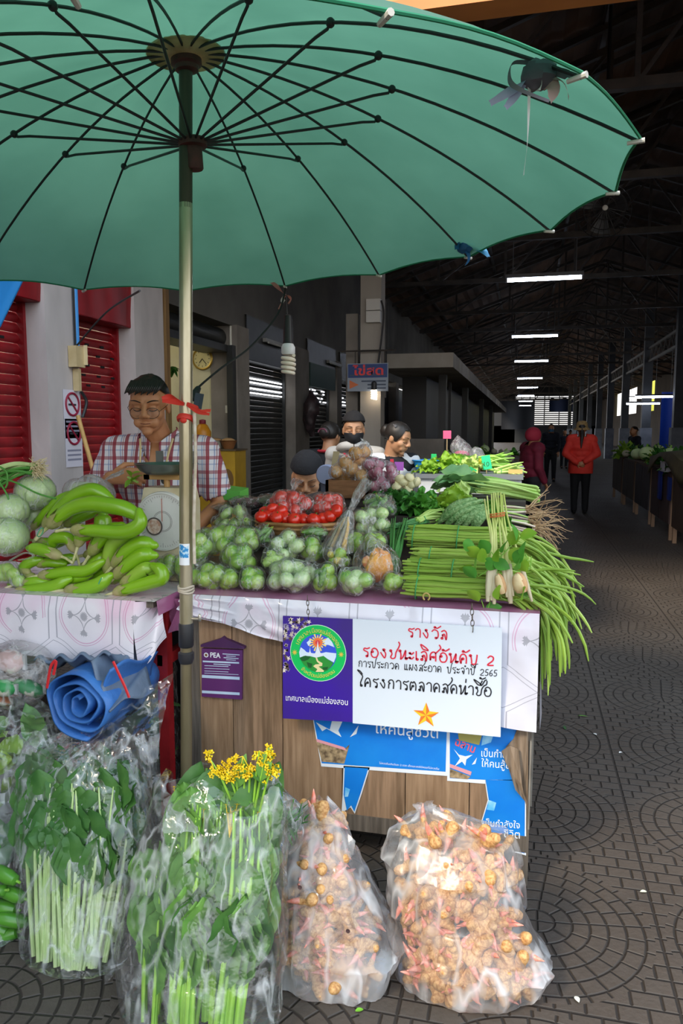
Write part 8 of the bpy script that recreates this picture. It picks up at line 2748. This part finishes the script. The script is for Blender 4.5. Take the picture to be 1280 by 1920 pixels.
def counter(x0, x1, y0, y1, z, label, group, front, legs=True, boards='x'):
    e = empty('market_table', V(((x0 + x1) / 2, (y0 + y1) / 2, 0)), label, 'table', group)
    mb = MB(); mb.bx(x0, x1, y0, y1, z - .03, z); ob('table_top', mb, tw, e, smooth=False)
    xf = x0 if boards == 'x' else x1
    for k in range(2):
        mb = MB(); mb.bx(xf - .01, xf + .01, y0 + (y1 - y0) * k / 2 + .01, y0 + (y1 - y0) * (k + 1) / 2 - .01, .22, z - .03); ob('front_board', mb, front, e, smooth=False)
    for X in (x0 + .03, x1 - .03):
        for yy in (y0 + .04, y1 - .04):
            mb = MB(); mb.bx(X - .025, X + .025, yy - .025, yy + .025, 0, z - .03); ob('leg', mb, M('leg_pale', '8a6f58', .8), e, smooth=False)
    return e
# left row deeper in: counters along the aisle
ordn = ['first', 'second', 'third', 'fourth', 'fifth', 'sixth', 'seventh', 'eighth']
for i in range(5):
    y0 = 6.7 + i * 2.0
    counter(-1.25, -.08, y0, y0 + 1.7, 1.0, '%s dark counter beyond the white one, on the shop side of the aisle' % ordn[i], 'dark counters on the shop side', M('front_dark', '3a3230', .8), boards='y')
    for k in range(11):
        X, yy = rs.uniform(-1.15, -.15), y0 + rs.uniform(.15, 1.5)
        pr = rs.choice(FT + FT + FR)
        pr.place((X, yy, 1.0), (0, 0, rs.uniform(0, 6)), rs.uniform(.8, 1.3), 'vegetable heaped on the %s dark counter on the shop side' % ordn[i], 'produce on the %s shop-side counter' % ordn[i])
# right row across the aisle
cols = ['5a3a2a', '4a3628', '503a3a', '3a3a44', '4a3a2c', '5a4030']
for i in range(6):
    y0 = 7.3 + i * 1.75
    counter(1.92, 3.0, y0, y0 + 1.55, .93, '%s wooden stall table across the aisle' % ordn[i], 'wooden stall tables across the aisle', M('front_' + cols[i], cols[i], .75, col2='2f221a', sc=5, stretch=(4, 4, .6)))
    for k in range(18):
        X, yy = rs.uniform(2.0, 2.85), y0 + rs.uniform(.12, 1.45)
        pr = rs.choice(FT + FT + FR)
        pr.place((X, yy, .93), (0, 0, rs.uniform(0, 6)), rs.uniform(1.1, 1.9), 'vegetable heaped on the %s table across the aisle' % ordn[i], 'produce on the %s table across the aisle' % ordn[i])
# olive tarpaulin spread over the second table, basket of greens before it
mb = MB()
def tp(u, v):
    X = 1.84 + 1.0 * v; yy = 9.1 + 3.2 * u
    z_ = 1.12 + .10 * sin(u * 3.1) + .03 * noise.noise(V((u * 5, v * 4, 0)))
    if v < .18: z_ -= (.18 - v) / .18 * (.22 + .12 * sin(u * 7)); X = 1.84 + .18 * v
    return (X, yy, z_)
mb.grid(tp, 40, 20)
o = tag(ob('olive_tarp', mb, M('tarp_olive', '5a5332', .7, col2='474227', sc=4, bump=.3, bsc=20)), 'olive tarpaulin draped over a table across the aisle', 'tarpaulin')
o.modifiers.new('t', 'SOLIDIFY').thickness = .01
for i in range(12):
    mb = MB(); put_leaf(mb, .2, .03, V((1.9 + .05 * (i % 4), 8.95 - .05 * (i % 5), .98)), (rs.uniform(-1, .2), rs.uniform(-1, .4), rs.uniform(.1, .8)), bend=.4, n=8)
    tag(ob('grass_leaf', mb, leafm), 'long leaf in the heap before the olive tarpaulin', 'greens', 'leaves before the olive tarpaulin')
bl = M('cloth_blue', '1d3fa0', .6, col2='152f7c', sc=5)
for (y0, y1, z0, z1, lb) in ((10.6, 10.95, .55, .86, 'blue plastic sheet hanging from a table across the aisle'), (11.3, 11.7, .5, .9, 'second blue sheet hanging farther along the tables')):
    mb = MB(); mb.grid(lambda u, v: (1.895 + .01 * sin(u * 9), y0 + (y1 - y0) * u, z0 + (z1 - z0) * v), 10, 6); tag(ob('blue_sheet', mb, bl), lb, 'sheet')
mb = MB()
for k in range(12): mb.bx(1.86, 1.875, 10.95 + .03 * k, 10.965 + .03 * k, .92, 1.05)
mb.bx(1.855, 1.88, 10.94, 11.32, 1.04, 1.06); mb.bx(1.855, 1.88, 10.94, 11.32, .92, .935)
for yy in (10.95, 11.3): mb.bx(1.86, 2.1, yy, yy + .015, .92, 1.05)
tag(ob('wire_basket', mb, M('basket_white', 'b9bcc4', .5), smooth=False), 'white slatted basket on a table across the aisle', 'basket')
# blue tarpaulin wall at the right, beige house fronts beyond the posts
mb = MB(); q0, q1 = atY(1240, 735, 26), atY(1292, 870, 26)
mb.grid(lambda u, v: (q0.x + 2.2 * u, 26 + .1 * sin(u * 14), q1.z + (q0.z - q1.z) * v), 30, 4)
tag(ob('blue_curtain', mb, M('curtain_blue', '1a46b8', .6)), 'blue tarpaulin hung up behind the right posts', 'tarpaulin')
q0, q1 = atY(1060, 835, 60), atY(1085, 862, 60)
mb = MB(); mb.grid(lambda u, v: (q0.x + (q1.x - q0.x) * u, 60 + .05 * sin(u * 9), max(q1.z, .01) * (1 - v) * .1 + .01 + (q0.z + .6) * v), 8, 4)
tag(ob('blue_curtain', mb, M('curtain_blue_far', '2a6ae0', .6)), 'small bright blue sheet far down the aisle beyond the red jacket', 'tarpaulin')

# ---- sign for eggs on the hall column
SY_ = 9.5
c0 = atY(651, 682, SY_); c1_ = atY(727, 733, SY_)
e = empty('egg_sign', V(((c0.x + c1_.x) / 2, SY_, c1_.z)), 'blue and white hanging shop sign with red lettering on the hall column', 'sign')
mb = MB(); mb.bx(c0.x, c1_.x, SY_, SY_ + .03, c1_.z, c0.z); ob('board', mb, M('sign_paleboard', '8d96a2', .6), e, smooth=False)
zm = atY(690, 708, SY_).z
mb = MB(); mb.bx(c0.x + .01, c1_.x - .01, SY_ - .004, SY_ + .001, zm, c0.z - .01); ob('blue_field', mb, M('sign_navy', '1d3a72', .5), e, smooth=False)
mb = MB(); lay(mb, 'ไข่สด', V((c0.x + .07, SY_ - .006, zm + .035)), V((c1_.x - .06, SY_ - .006, zm + .035)), off=.025, hscale=.75); ob('red_lettering', mb, M('sign_red', 'd83a3a', .5), e, smooth=False)
mb = MB()
for k, (f0, f1) in enumerate(((.35, .95), (.5, .95), (.5, .95))):
    z_ = zm - .045 - .045 * k
    mb.bx(c0.x + (c1_.x - c0.x) * f0, c0.x + (c1_.x - c0.x) * f1, SY_ - .004, SY_ - .002, z_ - .009, z_ + .009)
mb.bx(c0.x + .03, c1_.x - .03, SY_ - .0045, SY_ - .0035, zm + .022, zm + .038)
ob('small_print', mb, M('sign_print_grey', '3f4a5c', .6), e, smooth=False)
mb = MB(); mb.poly([V((c0.x + .03, SY_ - .003, zm - .03)), V((c0.x + .03, SY_ - .003, zm - .14)), V((c0.x + .15, SY_ - .003, zm - .09))]); ob('orange_mark', mb, M('sign_orange', 'c96a3a', .5), e, smooth=False)
mb = MB()
for X in (c0.x + .1, c1_.x - .05): mb.tube([(X, SY_ + .015, c0.z), (X, SY_ + .015, c0.z + .16)], .006, 6)
mb.tube([(c0.x - .1, SY_ + .02, c0.z + .16), (c1_.x + .1, SY_ + .02, c0.z + .16)], .012, 6); ob('hanger', mb, steel, e)
q = atY(701, 738, SY_)
e = empty('bulb', q, 'lit spiral bulb hanging under the egg sign', 'lamp')
mb = MB(); mb.tube([q + V((.03 * cos(t * 8 * pi), .03 * sin(t * 8 * pi), .05 - .12 * t)) for t in [k / 60 for k in range(61)]], .012, 6); ob('spiral_tube', mb, M('bulb_lit', 'fff2dc', .4, emit=3.), e)
mb = MB(); mb.lathe([(.01, .16), (.035, .14), (.035, .05), (.01, .045)], 16, q); ob('socket', mb, cab, e)
mb = MB(); mb.tube([q + V((0, 0, .15)), V((q.x, q.y, c1_.z))], .004, 6); ob('cable', mb, cab, e)
# electric boxes on the hall column
q = atY(700, 582, 9.55)
e = empty('meter_box', q, 'pair of white electric boxes on the hall column under the umbrella edge', 'electric box')
for dz in (.07, -.08):
    mb = MB(); mb.bx(q.x - .09, q.x + .09, 9.52, 9.62, q.z + dz - .07, q.z + dz + .07); ob('box', mb, M('box_white', 'c9c7c0', .5), e, smooth=False)
mb = MB(); mb.tube(smoothpath([q + V((.1, 0, .12)), q + V((.13, 0, -.1)), q + V((.06, 0, -.7)), q + V((.03, 0, -1.0))], 6), .012, 6); mb.tube([q + V((.16, .02, .1)), q + V((.16, .02, -1.1))], .014, 6); ob('cable', mb, cab, e)
# electric box, no-smoking notices and wires on the pillar by the red shutters
PX = -3.395
def onp(px, py): return atX(px, py, PX)
a, b = onp(127, 648), onp(145, 690)
e = empty('breaker_box', (a + b) / 2, 'cream breaker box with switch on the pillar between red shutters', 'electric box')
bxm = M('box_cream', 'c9b58a', .5, col2='b8a276', sc=8)
mb = MB(); mb.bx(PX, PX + .07, a.y, b.y, b.z, a.z); ob('box', mb, bxm, e, smooth=False)
mb = MB(); mb.bx(PX + .07, PX + .10, a.y + .1, b.y - .01, b.z + .02, b.z + .17); ob('switch_cover', mb, M('box_cream_light', 'd6c59c', .45), e, smooth=False)
mb = MB(); mb.bx(PX, PX + .05, a.y + .05, b.y - .03, b.z - .18, b.z - .01); ob('lower_box', mb, bxm, e, smooth=False)
mb = MB(); mb.tube(smoothpath([V((PX + .02, a.y + .12, b.z - .18)), V((PX + .04, a.y + .16, b.z - .26)), V((PX + .03, b.y, b.z - .38))], 6), .012, 6); mb.tube([V((PX + .015, a.y + .08, a.z)), V((PX + .015, a.y + .08, 3.2))], .01, 6); ob('wiring', mb, cab, e)
mb = MB(); mb.tube(smoothpath([V((PX + .04, a.y + .05, a.z)), atY(200, 585, 5.0), atY(262, 545, 4.4)], 8), .007, 6)
tag(ob('sagging_wire', mb, cab), 'thin dark wire sagging from the breaker box toward the umbrella', 'wire')
mb = MB(); mb.tube([V((PX + .02, b.y - .02, 2.9)), V((PX + .02, b.y - .02, 2.05))], .018, 8)
tag(ob('blue_pipe', mb, M('pipe_blue', '3a8acd', .5)), 'narrow blue pipe on the pillar above the breaker box', 'pipe')
for (px, py, lb) in ((135, 768, 'upper no-smoking notice on the pillar'), (138, 822, 'lower no-smoking notice on the pillar')):
    q = onp(px, py); w = .105
    e = empty('no_smoking_notice', q, lb, 'notice', 'no-smoking notices on the pillar')
    mb = MB(); mb.bx(PX, PX + .003, q.y - .11, q.y + .11, q.z - .22, q.z + .15); ob('paper', mb, M('notice_white', 'd3d0da', .6), e, smooth=False)
    mb = MB()
    ring = [V((PX + .006, q.y + .085 * cos(t), q.z + .04 + .085 * sin(t))) for t in [2 * pi * i / 32 for i in range(33)]]
    mb.tube(ring, .009, 6); mb.tube([ring[12], ring[28]], .008, 6); ob('red_ring', mb, M('notice_red', '8f1f3a', .5), e)
    mb = MB(); mb.bx(PX + .003, PX + .005, q.y - .05, q.y + .05, q.z + .03, q.z + .045); ob('cigarette', mb, M('notice_black', '2a2a30', .5), e, smooth=False)
    mb = MB()
    for k in range(3): mb.bx(PX + .003, PX + .004, q.y - .09, q.y + .09, q.z - .1 - .035 * k, q.z - .085 - .035 * k)
    ob('small_print', mb, M('notice_print', '8a8a9c', .6), e, smooth=False)
# broom stick leaning at the second red shutter
a, b = atX(146, 780, -3.2), atX(178, 895, -3.0)
d = (b - a) * (a.z / max(a.z - b.z, .1))
mb = MB(); mb.tube([a, a + d * (1 - .02)], .016, 10)
o = tag(ob('broom_stick', mb, M('broom_wood', 'c09a5c', .6, col2='a58046', sc=9)), 'wooden broom stick leaning beside the no-smoking pillar', 'broom')
mb = MB(); f = a + d * .97; mb.prism([f + V((-.15, 0, .12)), f + V((.15, 0, .12)), f + V((.2, 0, -.02)), f + V((-.2, 0, -.02))], (0, .04, 0)); ob('brush_head', mb, M('brush_straw', 'b08f50', .9), o)
# wall clock
q = atY(380, 673, 8.6)
e = empty('wall_clock', q, 'round gold-rimmed clock on the cream wall', 'clock')
mb = MB(); mb.lathe([(.001, .02), (.11, .02), (.112, .035), (.125, .04), (.135, .03), (.135, 0), (.12, 0)], 40, (q.x, 8.615, q.z), Qy); ob('rim', mb, M('clock_gold', 'b89a4a', .35, .6), e)
mb = MB(); mb.poly([V((q.x + .112 * cos(t), 8.584, q.z + .112 * sin(t))) for t in [2 * pi * i / 36 for i in range(36)]]); ob('face', mb, M('clock_face', 'd8cf98', .5), e, smooth=False)
mb = MB()
for i in range(12):
    a_ = pi * i / 6; c_ = V((q.x + .09 * cos(a_), 8.582, q.z + .09 * sin(a_))); mb.box(c_, (.006, .001, .02), (0, -a_ + pi / 2, 0))
ob('hour_marks', mb, M('clock_black', '2a2a26', .5), e, smooth=False)
for ang, L in ((radians(-50), .085), (radians(-128), .06)):
    mb = MB(); mb.tube([V((q.x, 8.58, q.z)), V((q.x + L * cos(ang), 8.58, q.z + L * sin(ang)))], .004, 6); ob('hand', mb, M('clock_black', '2a2a26'), e)
# yellow cabinet with bowls and a hanging plant in the open shop
a, b = atY(398, 842, 8.2), atY(440, 842, 8.2)
e = empty('yellow_cabinet', V(((a.x + b.x) / 2, 8.35, 0)), 'yellow painted food cabinet in the open shop behind the man', 'cabinet')
mb = MB(); mb.bx(a.x - .2, b.x, 8.2, 8.55, 0, a.z - .02); ob('body', mb, M('cabinet_yellow', 'c9a02c', .5, col2='b08a24', sc=3), e, smooth=False)
mb = MB(); mb.bx(a.x - .22, b.x + .02, 8.18, 8.57, a.z - .02, a.z); ob('top', mb, M('cabinet_top', '5a4a34', .5), e, smooth=False)
mb = MB(); lay(mb, 'าย', V((a.x + .03, 8.198, a.z - .25)), V((a.x + .16, 8.198, a.z - .25)), off=.02); ob('maroon_lettering', mb, M('cab_maroon', '8a2a3a', .5), e, smooth=False)
mb = MB(); mb.poly([V((b.x - .1 + .08 * cos(t), 8.197, a.z - .36 + .13 * sin(t))) for t in [2 * pi * i / 24 for i in range(24)]]); ob('painted_oval', mb, M('cab_oval', '7a5a30', .5), e, smooth=False)
for (px, py, lb, hx) in ((428, 832, 'brown bowl on the yellow cabinet', '8a5a34'), (404, 836, 'pale bag of snacks on the yellow cabinet', 'b9b4a4')):
    q = atY(px, py, 8.35)
    mb = MB(); mb.lathe([(.02, 0), (.06, 0), (.1, .09), (.11, .1), (.095, .085), (.05, .015), (.02, .012)], 24, (q.x, 8.35, a.z))
    o = tag(ob('bowl', mb, M('bowl_' + hx, hx, .5)), lb, 'bowl'); mb = MB(); mb.ell((q.x, 8.35, a.z + .09), (.085, .085, .04), 14, 8); ob('contents', mb, M('snack', 'b08a5c', .7), o)
q = atY(380, 815, 8.3); mb = MB(); mb.lathe([(.05, 0), (.09, .05), (.1, .2), (.06, .28), (.03, .3)], 20, (q.x, 8.3, a.z)); o = tag(ob('orange_jar', mb, M('jar_orange', 'd08a1c', .4)), 'orange jar on the yellow cabinet, half behind the pole', 'jar')
mb = MB(); mb.lathe([(.035, .29), (.04, .3), (.04, .34), (.01, .35)], 16, (q.x, 8.3, a.z)); ob('lid', mb, M('jar_lid', '8a2a3a', .4), o)
q = atY(318, 690, 8.0)
e = empty('hanging_plant', q, 'small leafy plant hanging in the open shop behind the pole', 'plant')
for i in range(12):
    mb = MB(); put_leaf(mb, .12, .05, q, (cos(i * 2.4), sin(i * 2.4), -.3 + .6 * (i % 3) / 2), bend=.6); ob('leaf', mb, leafd, e)
mb = MB(); mb.tube([q, V((q.x, q.y, 3.0))], .005, 6); ob('cord', mb, cab, e)
# dark bags hanging on the pillar between black shutters
q = atX(582, 770, -3.3)
mb = MB(); mb.tube(smoothpath([q + V((0, 0, .3)), q + V((.03, -.03, .1)), q + V((0, -.04, -.15)), q + V((.02, 0, -.4))], 6), interp([.03, .12, .1, .05], 19), 12)
mb.v = [p_ + V((.04 * noise.noise(p_ * 9), .04 * noise.noise(p_ * 8), 0)) for p_ in mb.v]
tag(ob('hanging_bag', mb, M('bag_dark', '2a2426', .4, col2='4a3a3c', sc=14)), 'dark bags hanging on the pillar between black shutters', 'bag')
# blue awning edge at the upper left, beyond the umbrella
p0_, p1_, p2_a, p3_a = atY(50, 505, 3.6), atY(-30, 668, 3.5), atY(-260, 640, 3.4), atY(-260, 470, 3.6)
mb = MB(); mb.grid(lambda u, v: p0_.lerp(p1_, v).lerp(p3_a.lerp(p2_a, v), u) + V((0, .04 * sin(u * 7), -.03 * sin(pi * u))), 14, 8)
o = tag(ob('blue_awning', mb, M('awning_blue', '1f8ad0', .7, transl=.3)), 'slanting edge of a bright blue awning before the red shutter', 'awning')
o.modifiers.new('t', 'SOLIDIFY').thickness = .012
mb = MB(); mb.tube([p3_a + V((-.1, 0, 0)), (p3_a.x - .1, p3_a.y, 0)], .02, 10); mb.tube([p3_a + V((-.12, 0, 0)), p0_], .014, 8); mb.tube([p3_a + V((-.12, 0, 0)), p2_a], .014, 8); ob('awning_frame', mb, steelp, o)
# scale dial standing by the masked seller, pink netting
q = atY(612, 890, 3.92); mb = MB(); mb.lathe([(.001, .02), (.05, .02), (.056, .01), (.056, -.02), (.03, -.03)], 30, q, Qy)
o = tag(ob('round_dial', mb, M('dial_grey', '8f96b0', .5)), 'pale round scale dial behind the wooden crate', 'scale'); mb = MB(); mb.box(q + V((0, .06, -.04)), (.08, .06, .14)); ob('body', mb, M('dial_body', '5a6070', .5), o, smooth=False)

# unseen tube lamp added to brighten the open shop's cream wall
e = empty('added_shop_tube', (-5.0, 7.6, 2.95), 'added tube lamp, out of view, brightening the open cream shop', 'lamp')
mb = MB(); mb.tube([(-5.6, 7.6, 2.93), (-4.4, 7.6, 2.93)], .02, 10); ob('lit_tube', mb, M('added_lit_tube', 'fff4dc', .4, emit=16.), e)
mb = MB(); mb.bx(-5.62, -4.38, 7.57, 7.63, 2.95, 3.0); ob('fitting', mb, fit, e, smooth=False)
